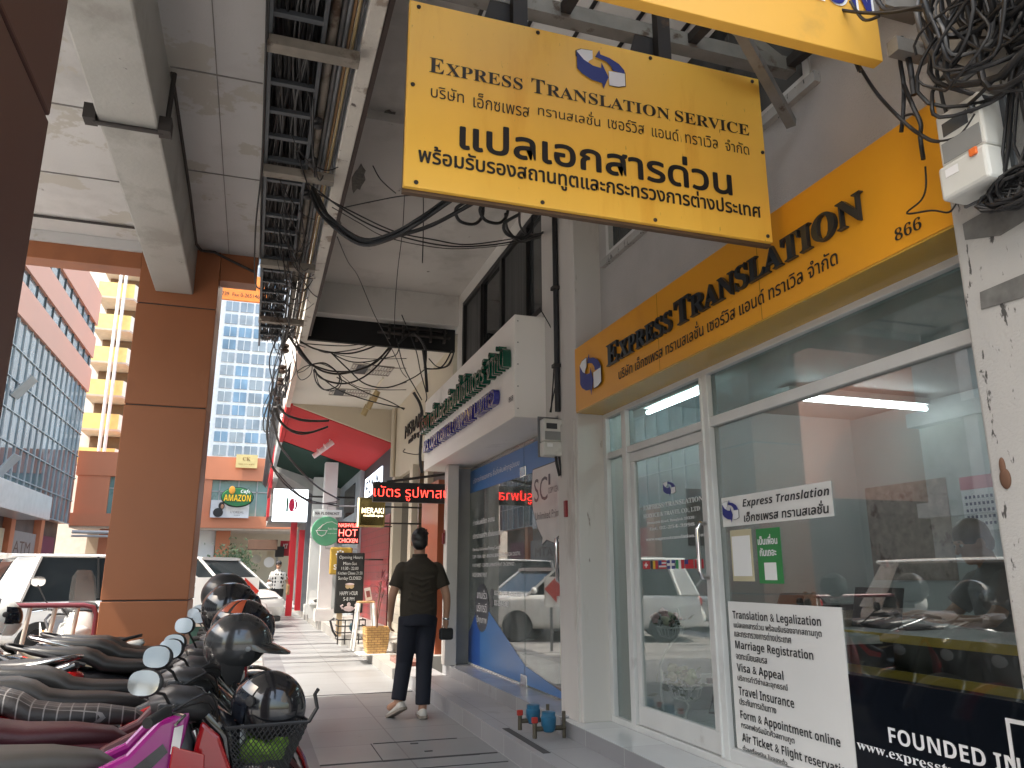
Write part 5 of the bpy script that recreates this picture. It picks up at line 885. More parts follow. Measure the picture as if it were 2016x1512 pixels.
def scooter(loc, yaw, label, paint, trim, shield, seat=vinyl, seatdz=0., mirror=(1, 1), mturn=32, rack=False, basket=False, screen=False, seattrim=None, headfwd=0., plate=True, group='motorbikes parked side by side', mr=(.062,.048), lean=0., name='motorbike', mdz=0., hz=-.10, wing=None):
    t = thing(name, label, 'motorbike', loc, yaw, group); t.rotation_euler = (lean, 0, yaw)
    def b(mb, nm, m, par=t, **k): return mb.build(nm, m, par, world=False, **k)
    wheel(t, .66); wheel(t, -.56)
    b(MB().sweep([(.16,0,.44,.07,.09),(.02,0,.50,.13,.14),(-.2,0,.57,.165,.13),(-.45,0,.63,.175,.115),(-.7,0,.70,.145,.09),(-.90,0,.79,.06,.05),(-.97,0,.83,.02,.02)], 16, 2.6), 'body_panel', paint, smooth=55)
    sp = MB(); sp.prism([(-.60,.60),(-.15,.50),(.02,.52),(-.12,.60),(-.55,.70),(-.85,.80)], (0,-.178,0), (1,0,0), (0,0,1), (0,.01,0)); b(sp, 'side_stripe', trim)
    d = seatdz
    b(MB().sweep([(.17,0,.655+d,.05,.02),(.10,0,.685+d,.08,.035),(-.05,0,.705+d,.115,.042),(-.22,0,.712+d,.14,.045),(-.34,0,.73+d,.145,.05),(-.41,0,.775+d,.14,.05),(-.48,0,.80+d,.135,.048),(-.65,0,.815+d,.12,.04),(-.78,0,.835+d,.09,.03),(-.84,0,.845+d,.045,.012)], 18, 3.2), 'seat', seat, smooth=60)
    if seattrim: b(MB().sweep([(.12,0,.645+d,.09,.03),(-.2,0,.672+d,.142,.035),(-.45,0,.73+d,.146,.04),(-.75,0,.79+d,.11,.03)], 16, 3), 'seat_trim', seattrim, smooth=60)
    b(MB().box(-.30,.22,-.10,.10,.18,.46), 'engine', plast, bevel=.03)
    ex = MB(); ex.tube([(.1,-.11,.24),(-.15,-.15,.2),(-.35,-.17,.27),(-.42,-.175,.30)], .018, 8); ex.tube([(-.36,-.175,.28),(-.5,-.18,.33),(-.86,-.19,.44)], [.04,.055,.05], 12); b(ex, 'exhaust', chro, smooth=50)
    b(MB().tube([(-.45,-.13,.74+d),(-.75,-.14,.83+d),(-.92,-.09,.87+d),(-.94,0,.875+d),(-.92,.09,.87+d),(-.75,.14,.83+d),(-.45,.13,.74+d)], .013, 8), 'grab_rail', chro if rack else plast, smooth=60)
    b(MB().ell((-.945,0,.755), .05, .085, .04), 'tail_light', redlens, smooth=60)
    for sy in (-1, 1): b(MB().ell((-.93,sy*.13,.70), .035,.03,.022), 'indicator', M('amber_lens', (.6,.2,.03), .15, coat=.4), smooth=60)
    fd = MB(); fd.sweep([(-.85,0,.68,.06,.02),(-.98,0,.55,.06,.015),(-1.04,0,.42,.06,.01)], 10, 4); ring_arc(fd, (-.56,0,.28), .31, 60, 150, .06, .015); b(fd, 'mudguard', plast)
    if plate:
        pl = b(MB().obox((-1.03,0,.56),(0,1,0),(-.45,0,.89),(.89,0,.45),.085,.09,.003), 'number_plate', platem)
        b(MB().obox((-1.0365,0,.56),(0,1,0),(-.45,0,.89),(.89,0,.45),.062,.026,.0015), 'plate_digits', M('plate_ink', (.12,.12,.12), .6), pl)
    # front
    b(MB().sweep([(.08,0,.40,.09,.06),(.22,0,.40,.10,.06),(.33,0,.48,.08,.06),(.40,0,.60,.07,.05)], 12, 2.6), 'centre_tunnel', paint, smooth=55)
    b(MB().sweep([(.36,0,.26,.13,.035),(.37,0,.42,.185,.045),(.39,0,.60,.19,.05),(.385,0,.80+hz*.6,.14,.05),(.36,0,.95+hz,.10,.045)], 18, 2.8), 'leg_shield', shield, smooth=55)
    for sy in (-1, 1):
        w_ = MB().prism([(.42,.36),(.54,.50),(.58,.62),(.52,.76),(.45,.82),(.42,.66)], (0, sy*.115, 0), (1,-.0,0), (0,0,1), (0, sy*.035, 0)); b(w_, 'front_wing', wing or trim, bevel=.015)
        sc_ = MB().prism([(.02,.54),(.20,.55),(.38,.66),(.41,.86),(.30,.83),(.20,.72),(.06,.66)], (0, sy*.09, 0), (1,0,0), (0,0,1), (0, sy*.055, 0)); so_ = b(sc_, 'side_cover', paint, bevel=.018)
        MB().prism([(.12,.60),(.24,.62),(.34,.72),(.32,.75),(.22,.67),(.11,.64)], (0, sy*.1455, 0), (1,0,0), (0,0,1), (0, sy*.0025, 0)).build('stripe', trim if trim is not paint else white_gloss, so_, world=False)
    b(MB().sweep([(.46,0,.50,.10,.05),(.56,0,.66,.115,.06),(.55,0,.82+hz*.6,.12,.07),(.47,0,.95+hz,.10,.05)], 14, 2.4), 'front_cowl', trim, smooth=55)
    b(MB().ell((.57,0,.80+hz*.6), .07,.09,.06), 'headlight', lens, smooth=60)
    fk = MB()
    for sy in (-1, 1): fk.tube([(.43,sy*.075,.78),(.66,sy*.075,.28)], .022, 8)
    b(fk, 'fork', chro, smooth=50)
    g = MB(); ring_arc(g, (.66,0,.28), .305, 15, 150, .065, .02); b(g, 'front_mudguard', paint, smooth=50)
    b(MB().sweep([(.27,0,.985+hz,.09,.03),(.34,0,1.005+hz,.15,.05),(.42,0,.985+hz,.14,.06),(.50,0,.95+hz,.08,.04)], 16, 2.6), 'handlebar_cover', plast, smooth=55)
    hb_ = MB(); hb_.tube([(.26,-.36,.985+hz),(.33,-.22,1.0+hz),(.37,-.08,1.0+hz),(.37,.08,1.0+hz),(.33,.22,1.0+hz),(.26,.36,.985+hz)], .012, 8); hbo = b(hb_, 'handlebar', chro, smooth=60)
    for sy in (-1, 1):
        b(MB().tube([(.25,sy*.375,.982+hz),(.318,sy*.245,.998+hz)], .019, 10), 'grip', rub, smooth=50)
        b(MB().tube([(.335,sy*.22,.985+hz),(.375,sy*.29,.985+hz),(.34,sy*.38,.97+hz)], .006, 6), 'lever', chro, smooth=50)
        if mirror[0 if sy < 0 else 1]:
            c = Vector((.23, sy*.34, 1.17+hz+mdz)); st_ = MB().tube([(.335,sy*.20,1.0+hz),(.30,sy*.27,1.06+hz),(c.x+.02,c.y,c.z-.03)], .006, 6)
            so = b(st_, 'mirror_stalk', chro if rack else plast, smooth=50)
            an = R(180+mturn); f = Vector((math.cos(an), math.sin(an), .12)).normalized(); u_ = Vector((0,0,1)); s_ = u_.cross(f).normalized(); u_ = f.cross(s_)
            rot = Matrix((s_, f, u_)).transposed()
            b(MB().ell(c-f*.012, mr[0], .022, mr[1], 20, 10, rot), 'mirror', plast, so, smooth=60)
            n = 22; P = [c + f*.0105 + s_*mr[0]*.9*math.copysign(abs(math.cos(2*math.pi*k/n))**.8, math.cos(2*math.pi*k/n)) + u_*mr[1]*.88*math.copysign(abs(math.sin(2*math.pi*k/n))**.8, math.sin(2*math.pi*k/n)) for k in range(n)]
            mb = MB(); mb.add(P+[p-f*.004 for p in P], [tuple(range(n)), tuple(range(2*n-1, n-1, -1))]+[(k, (k+1) % n, n+(k+1) % n, n+k) for k in range(n)]); b(mb, 'mirror_glass', mirrorm, so)
    cbm = MB()
    for k in range(4):
        sy = -1 if k % 2 else 1; cbm.tube(spline([(.34,sy*.2,.99+hz),(.47,sy*(.10+.03*k),.98+hz+.02*k),(.52,sy*.05,.85+hz),(.46,0,.66)], 4), .0045, 5)
    b(cbm, 'control_cable', cable_m)
    for sy in (-1, 1): b(MB().box(.285,.335,min(sy*.20,sy*.245),max(sy*.20,sy*.245),.975+hz,1.02+hz), 'switch_box', plast, bevel=.008)
    if screen: b(MB().sweep([(.50,0,.96,.105,.005),(.45,0,1.10,.11,.005),(.38,0,1.25,.095,.005),(.355,0,1.31,.06,.004)], 16, 2.6), 'windscreen', glass('screen_glass', (.72,.75,.76), 2., .06), smooth=60)
    return t
red = M('red_paint_gloss', (.30,.008,.012), .18, coat=.6); dred = M('maroon_matte', (.075,.012,.016), .45); mag = M('magenta_paint', (.26,.012,.17), .2, coat=.6); greyp = M('grey_paint', (.10,.10,.10), .3, coat=.4); silver = M('silver_paint', (.42,.42,.43), .3, .5, coat=.4); dgrey = M('dark_grey_matte', (.045,.047,.052), .5); whitep = M('white_paint', (.62,.62,.60), .3, coat=.4); beige_p = M('champagne_paint', (.24,.22,.17), .3, .3, coat=.4)
b1 = scooter((-0.60, 3.45, -.06), R(8), 'nearest motorbike: magenta side panels, dark leg shield and black front basket', mag, glossk, dgrey, vinyl_d, mirror=(1, 0), mturn=62, mdz=-.06, hz=-.12, wing=red)
tx_ = text(bold_it('NSS'), b1, Vector((.16,-.1515,.585)), (.94,0,.34), (0,0,1), .13, .05, M('sticker_red', (.5,.03,.06), .4), lift=.002); 
lab_ = MB().prism([(.0,0),(.05,.01),(.06,.10),(.01,.09)], (.345,-.19,.72), (.6,-.25,0), (0,0,1), (0,-.002,0)).build('sticker', M('sticker_grey', (.5,.5,.5), .5), b1, world=False)
MB().prism([(-.05,.0),(.10,.0),(.085,.26),(-.03,.30)], (.38,-.205,.45), (1,0,0), (0,0,1), (0,.01,0)).build('red_panel', red, b1, world=False, bevel=.01)
scooter((-0.62, 3.95, -.06), R(9), 'black and maroon motorbike with matte maroon seat trim, second from the camera', dred, glossk, plast, M('maroon_vinyl', (.05,.012,.016), .45, var=.2, bump=.15, bscale=120), mirror=(1, 0), mturn=60, seattrim=dred, mdz=-.04)
scooter((-0.60, 4.45, -.06), R(7), 'red motorbike with a diamond quilted black seat', red, glossk, plast, vinyl_q, mirror=(1, 0), mturn=60, mdz=-.05)
scooter((-0.64, 4.92, -.06), R(10), 'dark grey motorbike with slim black seat behind the quilted one', greyp, glossk, plast, vinyl, rack=True, mirror=(1, 0), mturn=58, mdz=-.06)
scooter((-0.62, 5.40, -.06), R(8), 'black motorbike with green grey stripe and red fork cover', glossk, M('olive_stripe', (.08,.085,.06), .4), red, vinyl, mirror=(1, 0), mturn=55)
scooter((-1.80, 6.02, -.06), R(150), 'black motorbike parked the other way round with its red tail light among the seats', glossk, red, glossk, vinyl, rack=True, mirror=(0, 0), group='motorbikes parked side by side')
scooter((-0.58, 6.30, -.06), R(7), 'red fronted motorbike with thick rounded black seat', glossk, red, red, vinyl, seatdz=.03, mirror=(1, 1), mturn=52, mr=(.055,.042))
scooter((-0.56, 6.80, -.06), R(9), 'champagne fronted motorbike with plump black saddle close to the orange column', beige_p, beige_p, beige_p, vinyl, seatdz=.05, mirror=(1, 1), mturn=52, rack=True)
scooter((-0.58, 7.25, -.06), R(8), 'motorbike farthest down the row, black with a tall screen', glossk, glossk, plast, vinyl, seatdz=.04, mirror=(1, 0), mturn=50)
scooter((-2.45, 7.3, -.06), R(16), 'black motorbike with a white helmet on it, set back beside the railing', glossk, silver, plast, vinyl, mirror=(0, 0))
scooter((-1.75, 7.45, -.06), R(170), 'white panelled motorbike standing behind the row by the maroon railing', whitep, red, plast, vinyl, mirror=(0, 0))
ms_ = scooter((-1.74, 9.45, -.12), R(-72), 'silver maxi scooter with clear windscreen parked behind the maroon railing', whitep, whitep, whitep, vinyl, mirror=(1, 0), mturn=180, screen=True, group='scooters beyond the railing', name='motor_scooter', mdz=.06, hz=-.02); ms_.scale = (1.12, 1.12, 1.12)
# basket with a green jacket on the nearest bike
bt = b1
bw_ = MB(); x0, x1, y0, y1, z0, z1 = .56, .82, -.155, .155, .60, .79
def lerp(a, b_, t): return Vector(a)*(1-t)+Vector(b_)*t
tops = [Vector((x0-.02,-.17,z1)), Vector((x1+.03,-.17,z1)), Vector((x1+.03,.17,z1)), Vector((x0-.02,.17,z1))]; bots = [Vector((x0+.03,-.12,z0)), Vector((x1-.04,-.12,z0)), Vector((x1-.04,.12,z0)), Vector((x0+.03,.12,z0))]
for s in range(4):
    a, b_, c_, d_ = tops[s], tops[(s+1) % 4], bots[(s+1) % 4], bots[s]; n = 15; m_ = 9
    for i in range(-m_, n+m_):   # diamond mesh
        for sg_ in (1, -1):
            u0, v0 = (i/n, 0) if sg_ > 0 else ((i)/n, 0); u1, v1 = u0+sg_*m_/n, 1
            if u0 < 0 and u1 < 0 or u0 > 1 and u1 > 1: continue
            def clip(u, o): return max(0, min(1, (u-u0)/(u1-u0)))
            t0 = clip(0 if sg_ > 0 else 1, 0) if (u0 < 0 or u0 > 1) else 0; t1 = clip(1 if sg_ > 0 else 0, 0) if (u1 < 0 or u1 > 1) else 1
            if t1 <= t0: continue
            P = lambda t: lerp(lerp(a, b_, u0+(u1-u0)*t), lerp(d_, c_, u0+(u1-u0)*t), t)
            bw_.tube([P(t0), P(t1)], .0022, 4, False)
for ring in (tops, bots): bw_.tube(ring+[ring[0]], .007 if ring is tops else .005, 6)
bk_ = bw_.build('basket', black, b1, world=False)
MB().tube([tops[1]+Vector((0,0,0)), tops[1]+Vector((.03,0,.05)), tops[1]+Vector((.02,.01,.10)), tops[1]+Vector((.03,.0,.12))], .008, 5).build('strap', black, bk_, world=False)
j = MB(); rnd = random.Random(4)
jk = thing('folded_jacket', 'lime green reflective jacket stuffed into the black bike basket', 'jacket', b1.location, R(8))
for i in range(22):
    p0 = Vector((rnd.uniform(.61,.77), rnd.uniform(-.10,.10), rnd.uniform(.645,.735))); a = rnd.random()*6.28; d = Vector((math.cos(a), math.sin(a), rnd.uniform(-.2,.4)))*rnd.uniform(.03,.06)
    j.tube([p0-d, p0+Vector((0,0,.02)), p0+d*.9], [rnd.uniform(.014,.026), rnd.uniform(.022,.034), rnd.uniform(.012,.022)], 8)
jo = j.build('cloth', M('lime_cloth', (.20,.36,.04), .8, var=.3, scale=12, bump=.4, bscale=40), jk, world=False, smooth=70)
rm = jo.modifiers.new('remesh', 'REMESH'); rm.mode = 'VOXEL'; rm.voxel_size = .007
# ---------------------------------------------------------------- helmets
def sector(mb, c, rx, ry, rz, t0, t1, p0, p1, n=18, m=9, th=.004):
    """part of an ellipsoid shell: t polar from the top, p azimuth (0 = +x)"""
    def P(t, p, k): return Vector(c)+Vector((rx*k*math.sin(t)*math.cos(p), ry*k*math.sin(t)*math.sin(p), rz*k*math.cos(t)))
    vs = []; fs = []
    for k in (1, 1-th/rx):
        for i in range(m+1):
            for j_ in range(n+1): vs.append(P(R(t0+(t1-t0)*i/m), R(p0+(p1-p0)*j_/n), k))
    W_ = n+1; O_ = (m+1)*W_
    for i in range(m):
        for j_ in range(n): a = i*W_+j_; fs += [(a, a+1, a+W_+1, a+W_), (O_+a, O_+a+W_, O_+a+W_+1, O_+a+1)]
    for i in range(m): fs += [(i*W_, (i+1)*W_, O_+(i+1)*W_, O_+i*W_), (i*W_+n, O_+i*W_+n, O_+(i+1)*W_+n, (i+1)*W_+n)]
    for j_ in range(n): fs += [(j_, O_+j_, O_+j_+1, j_+1), (m*W_+j_, m*W_+j_+1, O_+m*W_+j_+1, O_+m*W_+j_)]
    mb.add(vs, fs)
gun = M('gunmetal_paint', (.045,.046,.048), .2, .4, coat=.6); visor = M('dark_visor', (.008,.010,.016), .04, coat=.5); liner = M('helmet_liner', (.012,.012,.013), .9)
def helmet(loc, rot, label, kind, shell, stripe=None, s=1.):
    t = thing('helmet', label, 'helmet', loc, 0, 'helmets hung on the motorbikes'); t.rotation_euler = rot; t.scale = (s, s, s)
    def b(mb, nm, m, **k): return mb.build(nm, m, t, world=False, **k)
    if kind == 'half':
        mb = MB(); sector(mb, (0,0,0), .145, .118, .135, 1, 92, -180, 180, 36, 14, .008); sector(mb, (0,0,0), .145, .118, .135, 92, 122, 60, 300, 24, 5, .008); b(mb, 'shell', shell, smooth=60)
        pk = MB(); rs = []
        for i in range(15):
            a = R(-68+136*i/14); e = math.cos(a); bx_ = Vector((.145*math.cos(a), .118*math.sin(a), -.0)); out_ = Vector((.145+.085*max(0,e)**.6 if 0 else .145*math.cos(a)+.085*max(0,e)**.8, .122*math.sin(a), -.028*e))
            rs.append([bx_+Vector((0,0,.016)), out_+Vector((0,0,.004)), out_-Vector((0,0,.004)), bx_-Vector((0,0,.004))])
        pk.rings(rs); b(pk, 'peak', shell, smooth=60)
        mb = MB(); sector(mb, (0,0,0), .135, .108, .125, 60, 128, 60, 300, 24, 6, .01); mb.ell((-.0,0,.0), .12,.10,.1); b(mb, 'liner', liner, smooth=60)
        for sy in (-1, 1): b(MB().lathe([(.001,0),(.011,0),(.011,sy*.006),(.001,sy*.008)], (.04, sy*.113, .0), 'y', 12), 'rivet', steel)
        ear = MB()
        for sy in (-1, 1): ear.sweep([(-.02,sy*.085,-.02,.012,.05),(-.01,sy*.085,-.09,.012,.05),(.0,sy*.07,-.15,.01,.03)], 10, 3)
        b(ear, 'ear_flap', liner, smooth=50); b(MB().tube([(.0,-.085,-.14),(.02,-.04,-.2),(.02,.04,-.2),(.0,.085,-.14)], .006, 6), 'strap', liner)
    else:
        mb = MB(); sector(mb, (0,0,0), .15, .125, .14, 1, 62, -180, 180, 36, 9, .01); sector(mb, (0,0,0), .15, .125, .14, 62, 118, 62, 298, 24, 8, .01)
        if kind == 'full': sector(mb, (.012,0,-.01), .155, .122, .15, 98, 136, -75, 75, 20, 5, .012); sector(mb, (0,0,0), .15, .125, .14, 118, 136, 62, 298, 24, 4, .01)
        b(mb, 'shell', shell, smooth=60)
        mb = MB(); sector(mb, (.004,0,0), .156, .13, .143, 54, 104 if kind == 'full' else 118, -78, 78, 24, 8, .004); b(mb, 'visor', visor, smooth=60)
        mb = MB(); mb.ell((-.01,0,-.01), .125,.105,.11); b(mb, 'liner', liner, smooth=60)
        for sy in (-1, 1): b(MB().lathe([(.001,0),(.02,0),(.018,sy*.008),(.001,sy*.01)], (.03, sy*.124, .03), 'y', 14), 'visor_pivot', plast)
        if stripe:
            for k, (a, w_) in enumerate(((20, 12), (50, 10))):
                mb = MB(); sector(mb, (0,0,0), .1515, .1265, .1415, 15, 60, a+90-w_, a+90+w_, 8, 8, .002); sector(mb, (0,0,0), .1515, .1265, .1415, 15, 60, -a-90-w_, -a-90+w_, 8, 8, .002); b(mb, 'stripe', stripe, smooth=60)
    return t
helmet((-.03, 3.78, 1.0), (R(4), R(3), R(2)), 'gunmetal half helmet with peak hung on the nearest handlebars', 'half', gun, s=1.0)
helmet((.115, 3.52, .775), (R(0), R(-20), R(150)), 'glossy black helmet with dark visor sitting in the bike basket', 'open', glossk, s=1.0)
helmet((-.02, 4.25, 1.04), (R(0), R(8), R(0)), 'helmet with red and gold stripes and smoked visor behind the gunmetal one', 'full', glossk, M('stripe_red_gold', (.35,.07,.03), .2, coat=.5))
helmet((-.09, 4.75, 1.11), (R(0), R(6), R(12)), 'glossy black full face helmet third in the helmet row', 'full', glossk, s=1.05)
helmet((-.14, 5.4, 1.17), (R(0), R(10), R(-6)), 'black helmet with open face shield, fourth in the helmet row', 'open', M('satin_black', (.016,.016,.018), .35, coat=.3), s=1.0)
helmet((-.19, 6.4, 1.19), (0, 0, R(10)), 'matte black helmet at the far end of the helmet row', 'open', M('matte_black', (.02,.02,.021), .55), s=.88)
helmet((-1.82, 7.1, .98), (0, R(5), R(20)), 'white helmet with black trim at the left edge beside the railing', 'full', whitep, plast, s=1.05)
# ---------------------------------------------------------------- railing
Rl = thing('railing', 'maroon topped pedestrian railing with pale uprights beside the orange column', 'railing', (-1.9, 8.5, -.1))
mb = MB(); mb.tube([(-4.2,8.55,1.035),(-1.48,8.5,1.02),(-1.40,8.5,1.0),(-1.365,8.5,.93),(-1.37,8.5,.5),(-1.38,8.5,-.1)], .024, 10); mb.build('rail', M('maroon_paint', (.13,.02,.03), .35), Rl, smooth=50)
for x in (-3.4, -2.6, -1.93, -1.72, -1.53): MB().tube([(x,8.52,1.02),(x-.09,8.52,.0)], .02, 8).build('upright', M('upright_beige', (.50,.44,.38), .4), Rl, smooth=50)
# ================================================================ cars
tint = M('car_glass', (.02,.025,.028), .03, var=0); carw = M('car_white', (.74,.73,.70), .22, coat=.7, var=.02); trimk = M('car_trim', (.02,.02,.02), .5); alloy = M('alloy_wheel', (.35,.35,.36), .3, .7); ckm = M('car_black', (.012,.013,.015), .1, coat=.8)
def car(loc, yaw, label, paint, L_=4.6, W_=1.84, Hh=1.75, kind='suv', grp=None, name='parked_car', extra=None):
    t = thing(name, label, 'van' if kind == 'van' else 'car', loc, yaw, grp); h = L_/2; hw = W_/2
    def b(mb, nm, m, par=t, **k): return mb.build(nm, m, par, world=False, **k)
    belt = {'suv': 1.02, 'sedan': .92, 'van': 1.10, 'pickup': 1.02}[kind]; gc = .24
    def sec(x, w, z0, z1): return (x, 0, (z0+z1)/2, w, (z1-z0)/2)
    if kind == 'van': prof = [(-h,.86,.40,1.0),(-h+.05,.97,.30,1.1),(-h+.6,1,gc,1.12),(0,1,gc,1.12),(h-.9,1,gc,1.10),(h-.35,.96,gc,1.02),(h-.05,.88,.3,.82),(h,.7,.38,.66)]
    elif kind == 'sedan': prof = [(-h,.75,.42,.86),(-h+.06,.9,.32,.96),(-h+.7,1,gc,.97),(0,1,gc,.94),(h-1.2,1,gc,.92),(h-.5,.97,gc,.80),(h-.08,.88,.28,.66),(h,.7,.36,.56)]
    else: prof = [(-h,.8,.45,.95),(-h+.06,.95,.32,1.03),(-h+.6,1,gc,1.05),(0,1,gc,1.04),(h-1.15,1,gc,1.03),(h-.45,.97,gc,.98),(h-.07,.9,.30,.84),(h,.75,.38,.68)]
    bo = b(MB().sweep([sec(x, hw*k, z0, z1) for x, k, z0, z1 in prof], 28, 6.), 'body', paint, smooth=50)
    # cabin: slanted glass block with roof and pillars
    gx = {'suv': (-h+.50, -h+.74, h-1.95, h-1.10), 'sedan': (-h+.55, -h+1.25, h-2.05, h-1.2), 'van': (-h+.04, -h+.12, h-1.55, h-.55), 'pickup': (-.55, -.35, h-1.95, h-1.10)}[kind]
    zt = Hh-.05; wt = hw*.80; wb = hw*.965
    lo = [Vector((gx[0],-wb,belt-.04)), Vector((gx[3],-wb*.93,belt-.04)), Vector((gx[3],wb*.93,belt-.04)), Vector((gx[0],wb,belt-.04))]
    hi = [Vector((gx[1],-wt,zt)), Vector((gx[2],-wt*.95,zt)), Vector((gx[2],wt*.95,zt)), Vector((gx[1],wt,zt))]
    b(MB().rings([lo, hi]), 'windows', tint)
    rf = MB(); n = 9; rs = []
    for i in range(n):
        u = i/(n-1); r0 = (-h+.42 if kind == 'suv' else gx[1]); x = r0-.08+(gx[2]-r0+.16)*u; k = math.sin(math.pi*min(max(u, .06), .94))**.25; rs.append((x, 0, zt+.015*k, wt*1.03*(.93+.07*k), .035+.01*k))
    b(rf.sweep(rs, 20, 4), 'roof', paint, smooth=50)
    if kind == 'suv':
        q0, q1 = -h+.06, -h+.42
        b(MB().rings([[Vector((q0,-wb,belt-.05)), Vector((gx[0]+.02,-wb-.004,belt-.05)), Vector((gx[0]+.02,wb+.004,belt-.05)), Vector((q0,wb,belt-.05))], [Vector((q1,-wt,zt)), Vector((gx[1]+.02,-wt-.004,zt)), Vector((gx[1]+.02,wt+.004,zt)), Vector((q1,wt,zt))]]), 'rear_quarter', paint, bevel=.03)
        b(MB().rings([[Vector((q0-.004,-wb*.85,belt+.05)), Vector((q0+.02,-wb*.85,belt+.05)), Vector((q0+.02,wb*.85,belt+.05)), Vector((q0-.004,wb*.85,belt+.05))], [Vector((q1-.05,-wt*.85,zt-.08)), Vector((q1,-wt*.85,zt-.08)), Vector((q1,wt*.85,zt-.08)), Vector((q1-.05,wt*.85,zt-.08))]]), 'rear_window', tint)
    pm = MB()
    for sy in (-1, 1):
        for (i, j_, w_) in ((0, 0, .12), (1, 1, .055)):
            q = 3-i if sy > 0 else i; pm.beam(lo[q]+Vector((0,sy*.008,0)), hi[q]+Vector((0,sy*.008,0)), w_, .05)
    b(pm, 'pillar', paint)
    for sy in (-1, 1):
        xm = gx[2]*.52+gx[0]*.48; a = Vector((xm, sy*wb*.975, belt)); c_ = Vector((xm-.05, sy*wt*.99, zt)); b(MB().beam(a, c_, .07, .03), 'door_pillar', trimk)
        mo = b(MB().ell((gx[3]-.15, sy*(hw+.09), belt+.06), .07,.11,.075), 'wing_mirror', paint, smooth=60)
        b(MB().box(xm-.28,xm-.10,sy*(hw+.004)-.008,sy*(hw+.004)+.008,belt-.17,belt-.145), 'door_handle', chro); b(MB().box(gx[2]-.12,gx[2]+.06,sy*(hw+.004)-.008,sy*(hw+.004)+.008,belt-.17,belt-.145), 'door_handle', chro)
        hl_ = MB().ell((h-.13, sy*hw*.70, belt-.30), .13,.19,.075); b(hl_, 'headlight', lens, smooth=60); b(MB().ell((-h+.10, sy*hw*.80, belt-.18), .10,.12,.14), 'tail_light', redlens, smooth=60)
    gr = MB()
    for k in range(4): gr.box(h-.05,h+.012,-hw*.46,hw*.46,belt-.42+k*.045,belt-.40+k*.045)
    b(gr, 'grille', chro); b(MB().box(h-.10,h+.004,-hw*.50,hw*.50,belt-.44,belt-.24), 'grille_opening', trimk); b(MB().box(h-.2,h+.012,-hw*.7,hw*.7,.26,.40), 'bumper', trimk, bevel=.04); b(MB().box(h-.02,h+.022,-.24,.24,.42,.53), 'number_plate', platem)
    for (x, sy) in ((h-.88,-1),(h-.88,1),(-h+.86,-1),(-h+.86,1)):
        w_ = MB(); w_.lathe([(.20,-.10),(.31,-.11),(.335,-.08),(.335,.08),(.31,.11),(.20,.10),(.20,-.10)], (x, sy*(hw-.10), .335), 'y', 28); wo = b(w_, 'wheel', rub, smooth=40); b(MB().lathe([(.001,sy*.10),(.08,sy*.095),(.19,sy*.07),(.205,sy*.105),(.205,-sy*.1),(.001,-sy*.1)], (x, sy*(hw-.10), .335), 'y', 16), 'rim', alloy, wo, smooth=30)
    if kind == 'pickup': b(MB().box(-h+.04,-.6,-hw*.95,hw*.95,.9,1.06), 'cargo_bed', paint, bevel=.03)
    return t
Gp_ = 'cars parked along the street'
car((-2.25, 16.9, -.12), R(22), 'white suv with dark windows parked beside the maroon railing', carw, 4.8, 1.86, 1.78, 'suv', Gp_)
car((-3.9, 7.0, -.12), R(-90), 'white car opposite the office, seen mirrored in its window', carw, 4.7, 1.84, 1.62, 'suv', Gp_)
car((-3.3, 20.6, -.12), R(-88), 'black saloon parked behind the orange column, mirrored in the copy shop glass', ckm, 4.8, 1.84, 1.46, 'sedan', Gp_)
car((-3.4, 26.4, -.12), R(-90), 'white saloon parked beyond the black one', carw, 4.6, 1.8, 1.5, 'sedan', Gp_)
car((-1.85, 18.4, -.12), R(-24), 'white car with a patterned windscreen shade behind the arrow board', carw, 4.3, 1.76, 1.58, 'suv', Gp_)
car((-1.55, 22.5, -.12), R(-38), 'white van nosing toward the pavement behind the arrow board', carw, 5.0, 1.85, 1.86, 'van', Gp_)
car((-6.6, 17.5, -.12), R(92), 'white car half out of frame at the left edge beyond the suv', carw, 4.5, 1.8, 1.55, 'sedan', Gp_)
car((-6.4, 24.5, -.12), R(90), 'white van farther along the left lane', carw, 5.0, 1.85, 1.95, 'van', Gp_)
car((-9.5, 31.0, -.12), R(90), 'white saloon under the glass building', carw, 4.5, 1.8, 1.5, 'sedan', Gp_)
# arrow board and low table sign
Ar = thing('arrow_sign', 'white board with big red arrow pointing right between the motorbikes and the van', 'sign', (-.3, 13.2, 0))
box('board', white_gloss, Ar, -.80, .14, 13.2, 13.23, .74, 1.26); shape('red_arrow', [[(.28,.13),(.70,.13),(.70,.02),(.93,.25),(.70,.46),(.70,.36),(.28,.36)]], Ar, (-.78, 13.2, .80), YR, XU, M('arrow_red', (.52,.03,.015), .5), .002, .008)
for x in (-.75, 0): MB().box(x-.02, x+.02, 13.24, 13.28, 0, .9).build('leg', steel, Ar)
Lc = thing('lower_sign', 'dark framed strip sign with Thai lettering below the arrow board', 'sign', (-.5, 12.0, 0)); Lc.name = 'strip_sign'
box('board', M('strip_green', (.02,.06,.045), .5), Lc, -.98, -.2, 12.0, 12.03, .10, .74); box('lettered_strip', M('strip_beige', (.42,.36,.30), .5), Lc, -.98, -.2, 11.99, 11.999, .60, .74); ty('กาแฟ คุณภาพดี', Lc, -.93, 11.989, .63, .5, .08, ink); box('top_rail', black, Lc, -1.0, -.15, 11.98, 12.04, .74, .80)
